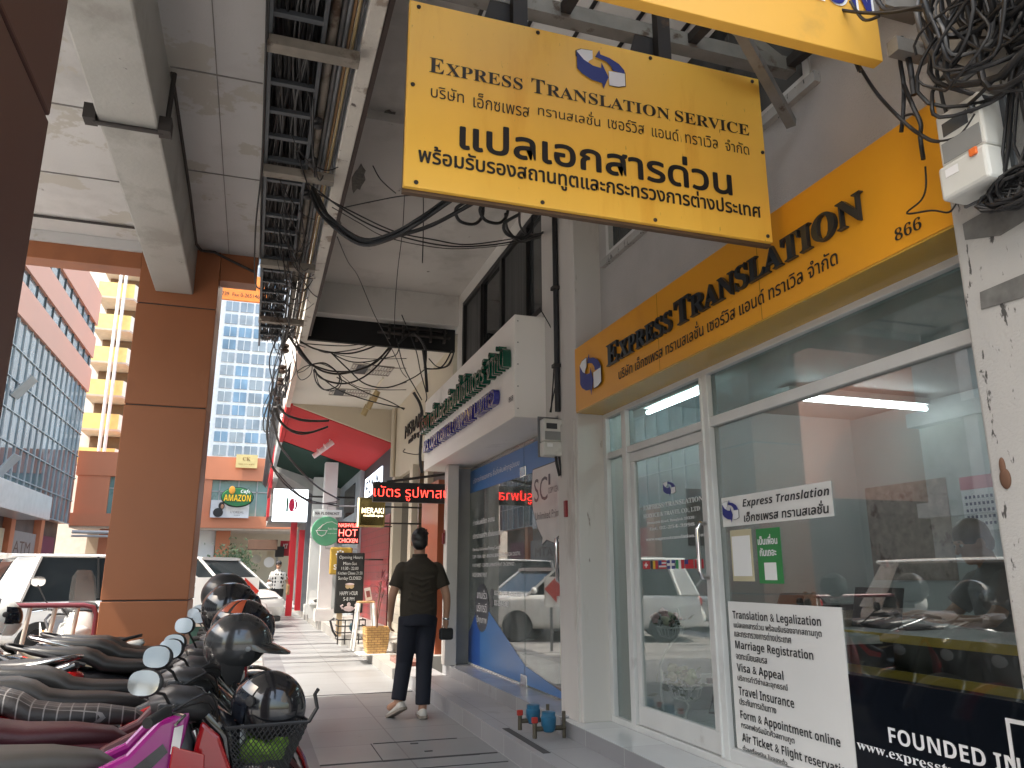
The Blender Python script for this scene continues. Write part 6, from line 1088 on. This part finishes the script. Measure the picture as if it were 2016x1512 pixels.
# ================================================================ people
skin = M('skin', (.42,.23,.15), .5, var=.06, scale=8); hairm = M('black_hair', (.008,.007,.007), .45, var=.5, scale=40); 
def vloft(mb, rows, n=24, e=2.2):
    rs = []
    for (cx, cy, z, rx, ry) in rows: rs.append([Vector((cx+math.copysign(abs(math.cos(2*math.pi*k/n))**(2/e), math.cos(2*math.pi*k/n))*rx, cy+math.copysign(abs(math.sin(2*math.pi*k/n))**(2/e), math.sin(2*math.pi*k/n))*ry, z)) for k in range(n)])
    mb.rings(rs)
def limb(mb, pts, rad, n=14):
    mb.tube(spline(pts, 4), [rad[min(len(rad)-1, i//4)]*(1-(i % 4)/4)+rad[min(len(rad)-1, i//4+1)]*((i % 4)/4) for i in range(4*(len(pts)-1)+1)], n)
    for p, r in ((pts[0], rad[0]), (pts[-1], rad[-1])): mb.ell(p, r, r, r, 12, 8)
def hand(mb, wr, d, palm_n, thumb, curl=.5, s=1.):
    """wr wrist, d pointing direction, palm_n the way the palm faces, thumb side direction"""
    wr, d, pn, th = Vector(wr), Vector(d).normalized(), Vector(palm_n).normalized(), Vector(thumb).normalized()
    c = wr+d*.05*s
    for k in range(5): mb.ell(wr+d*(.012+.018*k)*s, .030*s*(.85+.15*math.sin(k)), .030*s, .024*s, 10, 8) if k < 2 else None
    for k in (-1.5, -.5, .5, 1.5): mb.tube([wr+d*.01*s+th*k*.012*s, wr+d*.09*s+th*k*.019*s], [.015*s, .0125*s], 10)
    for k, L_ in ((1.5, .068), (.5, .076), (-.5, .071), (-1.5, .056)):
        b0 = wr+d*.09*s+th*k*.019*s; a1 = curl*.55; a2 = curl*1.3
        p1 = b0+(d*math.cos(a1)+pn*math.sin(a1))*L_*.45*s; p2 = p1+(d*math.cos(a2)+pn*math.sin(a2))*L_*.35*s; p3 = p2+(d*math.cos(a2*1.4)+pn*math.sin(a2*1.4))*L_*.28*s
        mb.tube([b0, p1, p2, p3], [.0098*s, .0090*s, .0082*s, .0070*s], 9); mb.ell(p3, .007*s,.007*s,.007*s, 8, 6)
    t0 = wr+d*.022*s+th*.024*s; t1 = t0+(d*.6+th*.75+pn*.25).normalized()*.036*s; t2 = t1+(d*.85+th*.25+pn*.35).normalized()*.030*s
    mb.tube([t0, t1, t2], [.014*s, .0105*s, .0085*s], 9); mb.ell(t2, .0085*s,.0085*s,.0085*s, 8, 6)
def remeshed(mb, name, mat, par, vox, smooth_it=2):
    o = mb.build(name, mat, par, world=False)
    m = o.modifiers.new('r', 'REMESH'); m.mode = 'VOXEL'; m.voxel_size = vox; m.use_smooth_shade = True
    s = o.modifiers.new('s', 'SMOOTH'); s.iterations = smooth_it; s.factor = .5
    return o
def person(label, loc, yaw, J, shirt, pants, shoes, cap=None, hairstyle='short', scale=1., extras=None):
    """J: joints in the person's frame (x forward, y left, z up)"""
    t = thing('person', label, 'person', loc, yaw); t.scale = (scale,)*3
    v = lambda k: Vector(J[k])
    mb = MB(); hd = v('head'); fw = Vector(J.get('look', (1,0,0))).normalized(); sd = Vector((0,0,1)).cross(fw).normalized(); up = fw.cross(sd); rot = Matrix((fw, sd, up)).transposed()
    W = lambda x, y, z: hd+fw*x+sd*y+up*z
    mb.ell(W(-.008,0,.02), .096,.074,.105, 20, 14, rot); mb.ell(W(.022,0,-.05), .066,.056,.068, 16, 10, rot); mb.ell(W(.055,0,-.085), .032,.034,.026, 12, 8, rot)
    mb.tube([W(.083,0,.02), W(.108,0,-.022)], [.008,.015], 8); mb.ell(W(.105,0,-.024), .013,.016,.011, 8, 6, rot); mb.ell(W(.082,0,.032), .012,.05,.01, 10, 6, rot)
    mb.ell(W(.084,0,-.058), .010,.024,.006, 10, 6, rot); mb.ell(W(.082,0,-.068), .010,.02,.006, 10, 6, rot)
    for s in (-1, 1): mb.ell(W(-.008,s*.076,-.005), .022,.009,.032, 10, 8, rot)
    nk = v('neck'); limb(mb, [nk-Vector((.01,0,.05)), (nk+W(-.02,0,-.06))/2, W(-.02,0,-.05)], [.062,.054,.056])
    vloft(mb, [(v('hip').x,v('hip').y,v('hip').z-.04,.10,.14),(v('hip').x,v('hip').y,v('hip').z+.08,.105,.145),((v('hip').x+nk.x)/2,0,(v('hip').z+nk.z)/2,.10,.15),(nk.x-.01,nk.y,nk.z-.12,.095,.16),(nk.x-.01,nk.y,nk.z-.03,.06,.09)])
    for s, k in ((1,'l'), (-1,'r')):
        limb(mb, [v('sh_'+k), v('el_'+k), v('wr_'+k)], [.052,.040,.026]); fa = (v('wr_'+k)-v('el_'+k)).normalized()
        hdir = Vector(J.get('hd_'+k, fa)); hand(mb, v('wr_'+k), hdir, J.get('pn_'+k, (0,-s,0)), J.get('th_'+k, (1,0,0)), J.get('curl_'+k, .5))
        limb(mb, [v('hp_'+k), v('kn_'+k), v('an_'+k)], [.085,.056,.040])
        ft = Vector(J.get('ft_'+k, (1,0,0))).normalized(); limb(mb, [v('an_'+k), v('an_'+k)+ft*.12-Vector((0,0,.045))], [.04,.03])
    remeshed(mb, 'body', skin, t, .0065)
    for s in (-1, 1):
        MB().ell(W(.079,s*.031,.012), .010,.014,.009, 10, 8, rot).build('eye', M('eye_white', (.6,.58,.55), .2), t, world=False, smooth=60); MB().ell(W(.087,s*.031,.012), .0035,.007,.007, 10, 8, rot).build('iris', black, t, world=False, smooth=60)
        MB().ell(W(.084,s*.033,.036), .006,.019,.0045, 10, 6, rot).build('eyebrow', hairm, t, world=False)
    # hair
    hm = MB(); rnd = random.Random(len(label)); hm.ell(W(-.016,0,.040), .104,.083,.100, 20, 12, rot); hm.ell(W(-.058,0,-.012), .058,.072,.070, 16, 10, rot)
    for i in range(90):
        a = rnd.random()*6.28; el = rnd.uniform(.35, 1.5); d = Vector((math.cos(a)*math.cos(el), math.sin(a)*math.cos(el), math.sin(el)))
        if d.x > .5 and el < .7: continue
        p = W(-.016+d.x*.094, d.y*.074, .040+d.z*.088); q = p + (fw*.35-sd*.45+up*(.25+d.z*.25)+(fw*d.x+sd*d.y)*.25).normalized()*rnd.uniform(.02,.04)*(1. if hairstyle == 'spiky' else .5)
        hm.tube([p-(q-p)*.5, p, q], [.014,.012,.003], 5)
    ho = remeshed(hm, 'hair', hairm, t, .0055, 2)
    if cap:
        mb = MB(); sector(mb, W(-.01,0,.05), .112,.09,.092, 1, 88, -180, 180, 24, 8, .006); mb.ell(W(.13,0,.055), .06,.07,.008, 14, 6, rot); mb.build('cap', cap, t, world=False, smooth=60)
    # shirt
    mb = MB(); hz = v('hip'); rows = [(hz.x,hz.y,hz.z-.02,.128,.178),(hz.x,hz.y,hz.z+.06,.13,.18),(hz.x*.6+nk.x*.4,0,hz.z+.22,.122,.178),(hz.x*.3+nk.x*.7,0,hz.z+.38,.128,.195),(nk.x-.012,nk.y,nk.z-.13,.122,.205),(nk.x-.015,nk.y,nk.z-.075,.105,.185),(nk.x-.013,nk.y,nk.z-.04,.085,.135),(nk.x-.008,nk.y,nk.z+.012,.066,.072)]
    vloft(mb, rows, 28, 2.3)
    for k in 'lr': e_ = v('sh_'+k)*.28+v('el_'+k)*.72; mb.tube([v('sh_'+k)+Vector((0,0,.005)), (v('sh_'+k)+e_)/2, e_] if not J.get('longsleeve') else [v('sh_'+k), v('el_'+k), v('el_'+k)*.25+v('wr_'+k)*.75], [.066,.070,.072], 16); mb.ell(v('sh_'+k), .066,.062,.058, 14, 10)
    for i in range(7):
        z = hz.z+.03+.05*i; mb.tube([(hz.x-.115-.006*(i % 2), -.13+.03*(i % 3), z+.02), (hz.x-.128, .0, z-.012), (hz.x-.115, .13-.03*((i+1) % 3), z+.025)], .010, 6)
    so = remeshed(mb, 'shirt', shirt, t, .009, 5)
    MB().lathe([(.066,.0),(.071,.005),(.069,.042),(.062,.044),(.060,.004)], (nk.x-.008, nk.y, nk.z-.004), 'z', 24, 1, 1.06).build('collar', shirt, t, world=False, smooth=60)
    # trousers
    mb = MB(); vloft(mb, [(hz.x,hz.y,hz.z+.06,.118,.162),(hz.x-.01,hz.y,hz.z-.03,.128,.172),(hz.x-.012,hz.y,hz.z-.10,.125,.168)], 24)
    for k in 'lr':
        a = v('kn_'+k)*.08+v('an_'+k)*.92; h_, kn = v('hp_'+k), v('kn_'+k)
        mb.tube([h_+Vector((-.005,0,.02)), h_*.6+kn*.4, kn, kn*.5+a*.5, a], [.103,.094,.080,.074,.070], 18)
    remeshed(mb, 'trousers', pants, t, .010, 2)
    for k in 'lr':
        an = v('an_'+k); ft = Vector(J.get('ft_'+k, (1,0,0))).normalized(); sdv = Vector((0,0,1)).cross(ft).normalized(); pit = J.get('pitch_'+k, 0.); fd = ft*math.cos(pit)-Vector((0,0,1))*math.sin(pit); upv = fd.cross(sdv)*-1 if False else sdv.cross(fd)*-1
        if upv.z < 0: upv = -upv
        rs = []
        for (x, w_, hgt) in ((-.075,.020,.045),(-.065,.036,.075),(-.02,.040,.085),(.04,.043,.062),(.10,.047,.046),(.155,.042,.036),(.185,.022,.022)):
            c = an+fd*x-upv*.075; rs.append([c+sdv*w_*math.cos(2*math.pi*q/16)+upv*(hgt*.5+hgt*.5*math.sin(2*math.pi*q/16)) for q in range(16)])
        sh_ = MB().rings(rs).build('shoe', shoes, t, world=False, smooth=60)
        rs = []
        for (x, w_) in ((-.082,.022),(-.068,.042),(-.02,.045),(.05,.048),(.11,.051),(.16,.045),(.192,.024)):
            c = an+fd*x-upv*.076; rs.append([c+sdv*w_, c+sdv*w_+upv*.022, c-sdv*w_+upv*.022, c-sdv*w_])
        MB().rings(rs).build('sole', M('shoe_sole', (.30,.26,.22), .7), sh_, world=False)
    return t
olive = M('olive_cotton', (.034,.026,.017), .85, var=.15, scale=14, bump=.2, bscale=60); navy = M('navy_cotton', (.010,.012,.022), .85, var=.15, scale=10, bump=.15); shoew = M('white_canvas', (.55,.53,.49), .7, var=.06, scale=20)
base = dict(neck=(.0,0,1.455), hip=(-.01,0,.93), head=(.025,.0,1.605))
J1 = dict(base, sh_l=(-.01,.168,1.365), el_l=(-.02,.255,1.11), wr_l=(.09,.25,.90), sh_r=(-.01,-.168,1.365), el_r=(-.05,-.262,1.11), wr_r=(-.02,-.27,.865), hp_l=(0,.088,.88), kn_l=(.08,.105,.49), an_l=(.02,.165,.13), hp_r=(0,-.088,.88), kn_r=(.015,-.075,.48), an_r=(-.03,-.06,.085), ft_l=(.85,.45,0), pitch_l=.42, ft_r=(1,-.08,0), curl_r=1.2, curl_l=.6, look=(1,-.15,-.05))
p1 = person('man seen from behind walking away in dark olive polo, navy trousers and white shoes', (1.56, 7.62, .0), R(90), J1, olive, navy, shoew, hairstyle='spiky')
wt = MB(); wt.lathe([(.031,-.01),(.034,0),(.031,.01),(.028,0),(.031,-.01)], (-.02,-.27,.885), 'z', 16); wt.build('watch', chrome, p1, world=False, smooth=60)
pc = thing('pouch', 'small black pouch held in the right hand of the man walking away', 'bag', (1.83, 7.60, .70)); MB().box(1.765,1.90,7.56,7.62,.69,.80).build('pouch_body', M('pouch_black', (.01,.01,.011), .6), pc, bevel=.02); MB().tube([(1.82,7.59,.79),(1.825,7.6,.85),(1.835,7.61,.80)], .005, 6).build('strap', black, pc)
pat = M('spotted_shirt', (.62,.61,.58), .8, var=.02); nt = pat.node_tree
_b = nt.nodes['Principled BSDF']; _tc = nt.nodes.new('ShaderNodeTexCoord'); _vo = nt.nodes.new('ShaderNodeTexVoronoi'); _vo.inputs['Scale'].default_value = 13; _vo.inputs['Randomness'].default_value = .35; _mp = nt.nodes.new('ShaderNodeMapping'); _mp.inputs['Scale'].default_value = (1,1,.7)
nt.links.new(_tc.outputs['Object'], _mp.inputs[0]); nt.links.new(_mp.outputs[0], _vo.inputs['Vector']); _r = nt.nodes.new('ShaderNodeMapRange'); _r.inputs['From Min'].default_value = .36; _r.inputs['From Max'].default_value = .40; nt.links.new(_vo.outputs['Distance'], _r.inputs[0])
_mx = nt.nodes.new('ShaderNodeMix'); _mx.data_type = 'RGBA'; _mx.inputs[6].default_value = (.015,.015,.018,1); _mx.inputs[7].default_value = (.66,.65,.62,1); nt.links.new(_r.outputs[0], _mx.inputs[0]); nt.links.new(_mx.outputs[2], _b.inputs['Base Color'])
J2 = dict(base, sh_l=(-.01,.165,1.365), el_l=(-.05,.27,1.12), wr_l=(.10,.30,.93), sh_r=(-.01,-.165,1.365), el_r=(-.03,-.26,1.11), wr_r=(.04,-.27,.88), hp_l=(0,.09,.88), kn_l=(.02,.085,.49), an_l=(-.16,.09,.12), hp_r=(0,-.09,.88), kn_r=(.10,-.10,.48), an_r=(.10,-.11,.085), pitch_l=.4)
p2 = person('man in black and white spotted shirt, cap and black trousers walking toward the camera', (.78, 24.6, .0), R(-93), J2, pat, M('black_cotton', (.016,.016,.018), .8), M('black_shoe', (.012,.012,.012), .4), cap=M('cap_dark', (.03,.03,.035), .8), scale=.98)
sbg = thing('shoulder_bag', 'tan bag carried at the side of the man in the spotted shirt', 'bag', (1.06, 24.55, .75)); MB().box(1.03,1.13,24.4,24.65,.72,1.02).build('bag_body', M('tan_bag', (.30,.18,.08), .7), sbg, bevel=.03); MB().tube([(1.08,24.53,1.02),(1.03,24.53,1.2),(.98,24.58,1.32)], .01, 6).build('strap', M('tan_bag', (.30,.18,.08)), sbg)
grshirt = M('grey_shirt', (.22,.22,.225), .85, var=.1, scale=12, bump=.15)
J3 = dict(neck=(.04,0,1.0), hip=(0,0,.50), head=(.12,0,1.135), sh_l=(.04,.185,.93), el_l=(.18,.27,.72), wr_l=(.42,.12,.735), sh_r=(.04,-.185,.93), el_r=(.20,-.26,.72), wr_r=(.44,-.06,.735), hp_l=(.04,.10,.50), kn_l=(.42,.12,.52), an_l=(.40,.12,.09), hp_r=(.04,-.10,.50), kn_r=(.42,-.12,.52), an_r=(.40,-.12,.09), look=(.9,.1,-.35), pn_l=(0,0,-1), pn_r=(0,0,-1), th_l=(0,-1,0), th_r=(0,1,0), hd_l=(.9,-.4,0), hd_r=(.9,.4,0), curl_l=.3, curl_r=.3)
person('man in grey shirt seated at the desk inside the office, looking down', (4.05, 3.42, .34), R(152), J3, grshirt, navy, M('black_shoe', (.012,.012,.012)))
oc = thing('office_chair', 'black office chair under the seated man in the office', 'chair', (4.15, 3.38, .262)); MB().box(3.9,4.4,3.12,3.62,.66,.73).build('seat', black, oc, bevel=.02); MB().cyl((4.15,3.37,.28),(4.15,3.37,.66),.03).build('post', chrome, oc)
fb_ = MB()
for k in range(5): fb_.beam((4.15,3.37,.30),(4.15+.27*math.cos(k*1.2566),3.37+.27*math.sin(k*1.2566),.28),.04,.03)
fb_.build('base', black, oc); MB().obox((4.37,3.26,1.0),(.47,.88,0),(0,0,1),(.88,-.47,0),.2,.26,.02).build('backrest', black, oc, bevel=.02)
# ================================================================ far buildings
cgl = M('curtain_glass', (.10,.14,.16), .05, .0, var=.5, scale=.35, spec=.9, stain=((.25,.3,.32), .5, .55, .15)); mull = M('mullion_grey', (.34,.36,.36), .5)
# long glass building on the left side of the street
GX, GY0, GY1 = -9.0, 22.0, 45.5
Gb = thing('office_building', 'glass curtain wall office with salmon bands along the left side of the street', 'building', (GX-4, 34, -.1))
box('wall', clad_pink, Gb, GX-12, GX-.25, GY0, GY1, 3.85, 16.4)
for i, (z0, z1) in enumerate(((10.85,12.1),(12.74,13.9),(14.6,16.4))): box('band', clad_pink, Gb, GX-.25, GX, GY0, GY1, z0, z1)
for i, (z0, z1, dz) in enumerate(((3.85,10.85,1.17),(12.1,12.74,.64),(13.9,14.6,.70))):
    g_ = box('glazing', cgl, Gb, GX-.25, GX-.12, GY0, GY1, z0, z1); mb = MB(); y = GY0
    while y <= GY1: mb.box(GX-.13, GX-.07, y-.025, y+.025, z0, z1); y += .95 if i == 0 else 1.35
    z = z0
    while z < z1-.1: mb.box(GX-.125, GX-.065, GY0, GY1, z-.02, z+.02); z += dz
    mb.build('mullion', mull if i == 0 else M('mullion_dark', (.06,.06,.06), .5), g_)
for (y, z) in ((33.2,8.3),(32.6,5.2)): MB().obox((GX+.2,y,z),(0,1,0),(.6,0,.8),(.8,0,-.6),.46,.5,.03).build('open_window', mull, Gb)
box('ground_floor', M('shop_dark', (.10,.07,.06), .6, var=.5, scale=1), Gb, GX-12, GX-.6, GY0, GY1, -.12, 3.85)
cn = box('canopy', whitep, Gb, GX-.3, GX+.9, 29.0, 36.8, 3.5, 4.45, .02)
for (y0, y1, c, lab, tx0) in ((27.5,31.5,(.5,.03,.03),'red shop sign board low on the glass building',''),(32.2,36,(.55,.48,.36),'cream shop sign board with brown letters low on the glass building','ร้านอาหาร'),(37,41,(.28,.24,.22),'grey brown shop sign board low on the glass building','ATM'),(41.5,44.5,(.16,.03,.07),'dark maroon shop sign board near the corner of the glass building','')):
    o = thing('shop_sign', lab, 'sign', (GX-.4, (y0+y1)/2, 2.0)); box('board', M('sb_%d' % int(y0), c, .5), o, GX-.6, GX-.45, y0, y1, 1.75, 3.1)
    if tx0: tx(tx0, o, GX-.45, y0+.5, 2.2, -1 and 2.6, .5, M('sign_brown', (.12,.06,.04), .6)) if False else text(tx0, o, (GX-.449, y0+.5, 2.2), (0,1,0), XU, 2.6, .5, M('sign_brown', (.12,.06,.04), .6))
for y in (27,31.8,36.5,41.2): box('ground_pier', clad_lit, Gb, GX-.6, GX-.3, y-.3, y+.3, -.12, 3.85)
# orange podium across the end of the street
Pd = thing('podium_building', 'orange clad low building across the end of the street with green glass strip', 'building', (-3, 48, -.1))
py = 46.0
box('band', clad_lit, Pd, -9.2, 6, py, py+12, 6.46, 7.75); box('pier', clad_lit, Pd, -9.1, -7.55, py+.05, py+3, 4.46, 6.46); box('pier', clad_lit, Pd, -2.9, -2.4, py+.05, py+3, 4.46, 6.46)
gz = box('glazing', M('green_glass', (.16,.27,.26), .08, var=.3, scale=.6, stain=((.05,.07,.07), .8, .55, .1)), Pd, -7.55, 6, py+.25, py+.4, 4.46, 6.46); mb = MB()
for x in range(-7, 6): mb.box(x-.03, x+.03, py+.2, py+.26, 4.46, 6.46)
mb.box(-7.55, 6, py+.2, py+.26, 5.8, 5.86); mb.build('mullion', mull, gz)
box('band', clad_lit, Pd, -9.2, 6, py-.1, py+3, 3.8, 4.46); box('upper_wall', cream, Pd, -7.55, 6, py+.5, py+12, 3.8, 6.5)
box('ground_wall', cream, Pd, -9, 6, py+4, py+5, -.12, 3.8); box('underside', M('underside_cream', (.6,.52,.44), .8), Pd, -9.2, 6, py, py+4, 3.70, 3.8)
for (x0, x1) in ((-7.9,-7.3),(-4.4,-3.7),(-2.0,-1.25)): box('pier', clad_lit, Pd, x0, x1, py+1, py+1.6, -.12, 3.7)
for (x0, x1, z0, z1) in ((-2.75,-2.35,2.45,2.95),(-2.3,-1.9,2.45,2.95)): box('window', M('window_green', (.12,.2,.17), .1), Pd, x0, x1, py+3.95, py+4.0, z0, z1)
wb = box('white_wall', white_gloss, Pd, -3.6, -2.05, py+1.2, py+1.5, 1.0, 3.7)
pi = MB()
for (z, r) in ((3.45,.09),(3.25,.06)): pi.tube([(-8.9,py-.6,z),(-3.9,py-.6,z)], r, 8)
pi.build('pipe', M('pipe_pale', (.5,.48,.46), .5), Pd)
# yellow balconied block
Yb = thing('parking_building', 'cream block with yellow stacked balconies above the orange podium', 'building', (-11, 56, 0))
box('wall', M('pale_wall', (.72,.70,.64), .7), Yb, -16, -8.2, 55, 70, 0, 26)
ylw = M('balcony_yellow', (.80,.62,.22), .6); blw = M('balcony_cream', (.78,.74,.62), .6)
for k in range(9):
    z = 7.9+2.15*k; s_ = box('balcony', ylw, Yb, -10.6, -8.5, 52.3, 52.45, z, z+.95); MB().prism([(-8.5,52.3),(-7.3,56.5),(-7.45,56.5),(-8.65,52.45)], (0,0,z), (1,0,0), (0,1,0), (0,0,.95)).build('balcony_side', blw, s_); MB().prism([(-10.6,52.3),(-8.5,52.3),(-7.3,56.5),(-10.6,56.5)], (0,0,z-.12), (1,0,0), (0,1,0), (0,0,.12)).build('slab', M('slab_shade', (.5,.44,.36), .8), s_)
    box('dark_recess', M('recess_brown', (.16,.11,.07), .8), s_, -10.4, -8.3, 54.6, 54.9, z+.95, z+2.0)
pp = MB()
for x in (-9.35, -9.05): pp.tube([(x,52.1,7.2),(x,52.1,26)], .10, 8)
pp.build('riser_pipe', M('pipe_white', (.7,.68,.66), .5), Yb)
# tall pale tower behind
Wt = thing('tower_building', 'white tower with blue windows rising behind the yellow balconies', 'building', (-13, 85, 0)); box('wall', M('tower_white', (.80,.80,.80), .7), Wt, -20, -9, 80, 95, 0, 60)
for i in range(8):
    for j_ in range(5): box('window', M('tower_blue', (.16,.24,.36), .1), Wt, -19.2+j_*2.1, -18.0+j_*2.1, 79.9, 80.05, 18+i*2.9, 20+i*2.9)
# blue window tower
Tb = thing('tower_building', 'tall white gridded office tower with blue glass bays above the orange podium', 'building', (-4, 95, 0)); x0, x1 = -6.2, 12.0
box('wall', M('tower_pale', (.84,.84,.83), .6), Tb, x0, x1, 90, 110, 0, 46)
tg = [M('tower_glass_a', (.26,.31,.36), .06, var=.35, scale=.5), M('tower_glass_b', (.20,.32,.44), .06, var=.35, scale=.5), M('tower_glass_c', (.32,.36,.39), .06, var=.3, scale=.6)]
rnd = random.Random(21); mb = None
for i in range(22):
    for j_ in range(4):
        z = 9.5+i*1.52; x = x0+1.25+j_*1.62; o = box('window', rnd.choice(tg), Tb, x, x+1.38, 89.86, 89.99, z, z+1.12); 
        if i < 20 and j_ < 4: box('frame', white_gloss, o, x+.64, x+.70, 89.80, 89.86, z, z+1.12)
# signs at the far end
def flat_sign(name, label, cat, x0, x1, y, z0, z1, m, th=.12):
    o = thing(name, label, cat, ((x0+x1)/2, y, z0)); box('board', m, o, x0, x1, y, y+th, z0, z1); return o
o = flat_sign('billboard', 'orange billboard with black lettering and fax number under the arcade header', 'billboard', -2.2, -.15, 25, 9.88, 10.75, M('billboard_orange', (.70,.20,.03), .5)); ty(bold('Photo Express'), o, -1.95, 24.999, 10.25, 1.7, .22, M('faint_brown', (.35,.10,.02), .6)); ty('02-651-4739  Fax 0-26514673', o, -2.1, 24.999, 10.0, 1.85, .13, ink, offset=.004)
MB().tube([(-.15,25.06,10.4),(.5,25.06,10.4)], .04, 6).build('arm', darksteel, o)
o = flat_sign('billboard', 'pale cream board with small gold lettering on the orange podium', 'billboard', -1.25, -.1, 45.8, 7.15, 7.9, M('board_cream', (.62,.50,.22), .5)); ty(serif('CK'), o, -.9, 45.79, 7.55, .42, .2, M('gold_brown', (.25,.14,.04), .5)); ty('beauty center bangkok', o, -1.1, 45.79, 7.3, .85, .1, M('gold_brown', (.25,.14,.04)))
o = flat_sign('billboard', 'grey cosmetics billboard with a dark haired figure below the cafe sign', 'billboard', -2.35, -.35, 45.7, 4.35, 5.3, M('board_grey', (.55,.57,.60), .4)); mb = MB(); mb.ell((-1.95,45.68,4.62),.26,.01,.25); mb.ell((-1.8,45.68,4.98),.16,.01,.22); mb.build('printed_dress', ink, o); MB().ell((-1.76,45.66,4.95),.085,.008,.12).build('printed_face', skin, o); ty("L'OREAL", o, -1.3, 45.69, 4.6, .7, .12, M('grey_ink', (.15,.15,.16), .5)); ty('PARIS', o, -1.1, 45.69, 4.45, .3, .06, M('grey_ink', (.15,.15,.16)))
o = thing('cafe_sign', 'oval green cafe sign with yellow letters and a coffee bean bird over the billboard', 'sign', (-1.0, 45.2, 4.9)); MB().lathe([(.001,-.06),(.78,-.06),(.82,0),(.78,.06),(.001,.06)], (-1.0,45.3,5.45), 'y', 36, 1, .62).build('board', M('cafe_green', (.02,.16,.05), .4), o, smooth=40)
MB().lathe([(.001,-.02),(.86,-.02),(.86,.02),(.001,.02)], (-1.0,45.36,5.45), 'y', 36, 1, .65).build('rim', ink, o)
ty(bold('AMAZON'), o, -1.72, 45.22, 5.2, 1.45, .40, ink, offset=.03); ty(bold('AMAZON'), o, -1.70, 45.21, 5.22, 1.4, .36, M('cafe_yellow', (.80,.50,.02), .4)); ty(bold_it('Café'), o, -.85, 45.22, 5.62, .5, .25, wi); MB().ell((-1.3,45.2,5.82),.16,.02,.22).build('parrot_mark', M('cafe_orange', (.7,.3,.03), .5), o)
# trees peeping over the end of the road
for (x, y, h_, lab) in ((-.9, 43.5, 2.6, 'small bushy street tree at the end of the road by the pavement'), (-4.8, 44.2, 2.4, 'small street tree half hidden behind the orange column')):
    t = thing('tree', lab, 'tree', (x, y, -.12)); MB().tube([(x,y,-.12),(x+.05,y,.9),(x,y,1.6)], [.08,.06,.03], 8).build('trunk', M('bark', (.10,.07,.05), .9), t); leafmass((x, y, h_*.75), 900, (.5,.5,.38), M('tree_leaf', (.06,.10,.035), .6, var=.5, scale=5), t, rnd, .10, 'crown')
# shophouses across the street (seen mirrored in the shop windows)
OX = -17.0
Ob = thing('office_building', 'pale shophouse block with louvred screens and columns opposite, mirrored in the office window', 'building', (OX-3, 5, -.12))
gw = M('opp_wall', (.42,.42,.40), .8, stain=((.25,.24,.22), .7, .56, .2)); box('wall', gw, Ob, OX-8, OX-.4, -14, 21.5, -.12, 10.5)
for i, y in enumerate(range(-13, 22, 4)): box('column', M('opp_column', (.62,.61,.58), .7), Ob, OX-.4, OX, y-.25, y+.25, -.12, 10.5)
for k, z in enumerate((3.2, 6.4, 9.6)): box('floor_band', gw, Ob, OX-.4, OX+.15, -14, 21.5, z, z+.5)
lv = MB()
for k in range(12): lv.box(OX-.3, OX-.12, -5, 14, 3.8+k*.2, 3.9+k*.2)
lv.build('louvre_screen', M('louvre', (.60,.60,.58), .5), Ob)
for i, y in enumerate(range(-11, 20, 4)):
    o = box('window', win_dark, Ob, OX-.39, OX-.34, y-1.6, y+1.6, 7.2, 9.2); box('frame', alu, o, OX-.345, OX-.3, y-.04, y+.04, 7.2, 9.2); box('shop_opening', M('shop_dark', (.10,.07,.06)), Ob, OX-.39, OX-.34, y-1.6, y+1.6, -.1, 2.9)
for i, y in enumerate((3.0, 4.1, 5.2)):
    o = thing('air_conditioner', 'white air conditioner unit on the block opposite, seen only in the window reflection', 'air conditioner', (OX+.3, y, 6.95), 0, 'units mirrored in the office window'); box('case', whitep, o, OX, OX+.4, y-.45, y+.45, 6.95, 7.75, .02); MB().lathe([(.001,0),(.30,0),(.30,.01),(.001,.01)], (OX+.4, y, 7.35), 'x', 20).build('fan_grille', plast, o)

# thick cables added out of view to throw the streaked shade on the pavement
oh = thing('cable_bundle', 'unseen cables added high across the street to streak the pavement with shade', 'cables', (-6, 14, 11))
rnd = random.Random(31)
for i in range(26):
    y = 10.2+i*.52+rnd.uniform(-.2,.2); z = rnd.uniform(10.4, 12.0); MB().tube(spline([(-13, y-.4+rnd.uniform(-.5,.5), z+.6), (-7, y+rnd.uniform(-.15,.15), z-.1), (-3, y, z-.25), (.6, y+rnd.uniform(-.25,.25), 12.0)]), rnd.uniform(.03, .10), 6).build('cable', cable_m, oh)
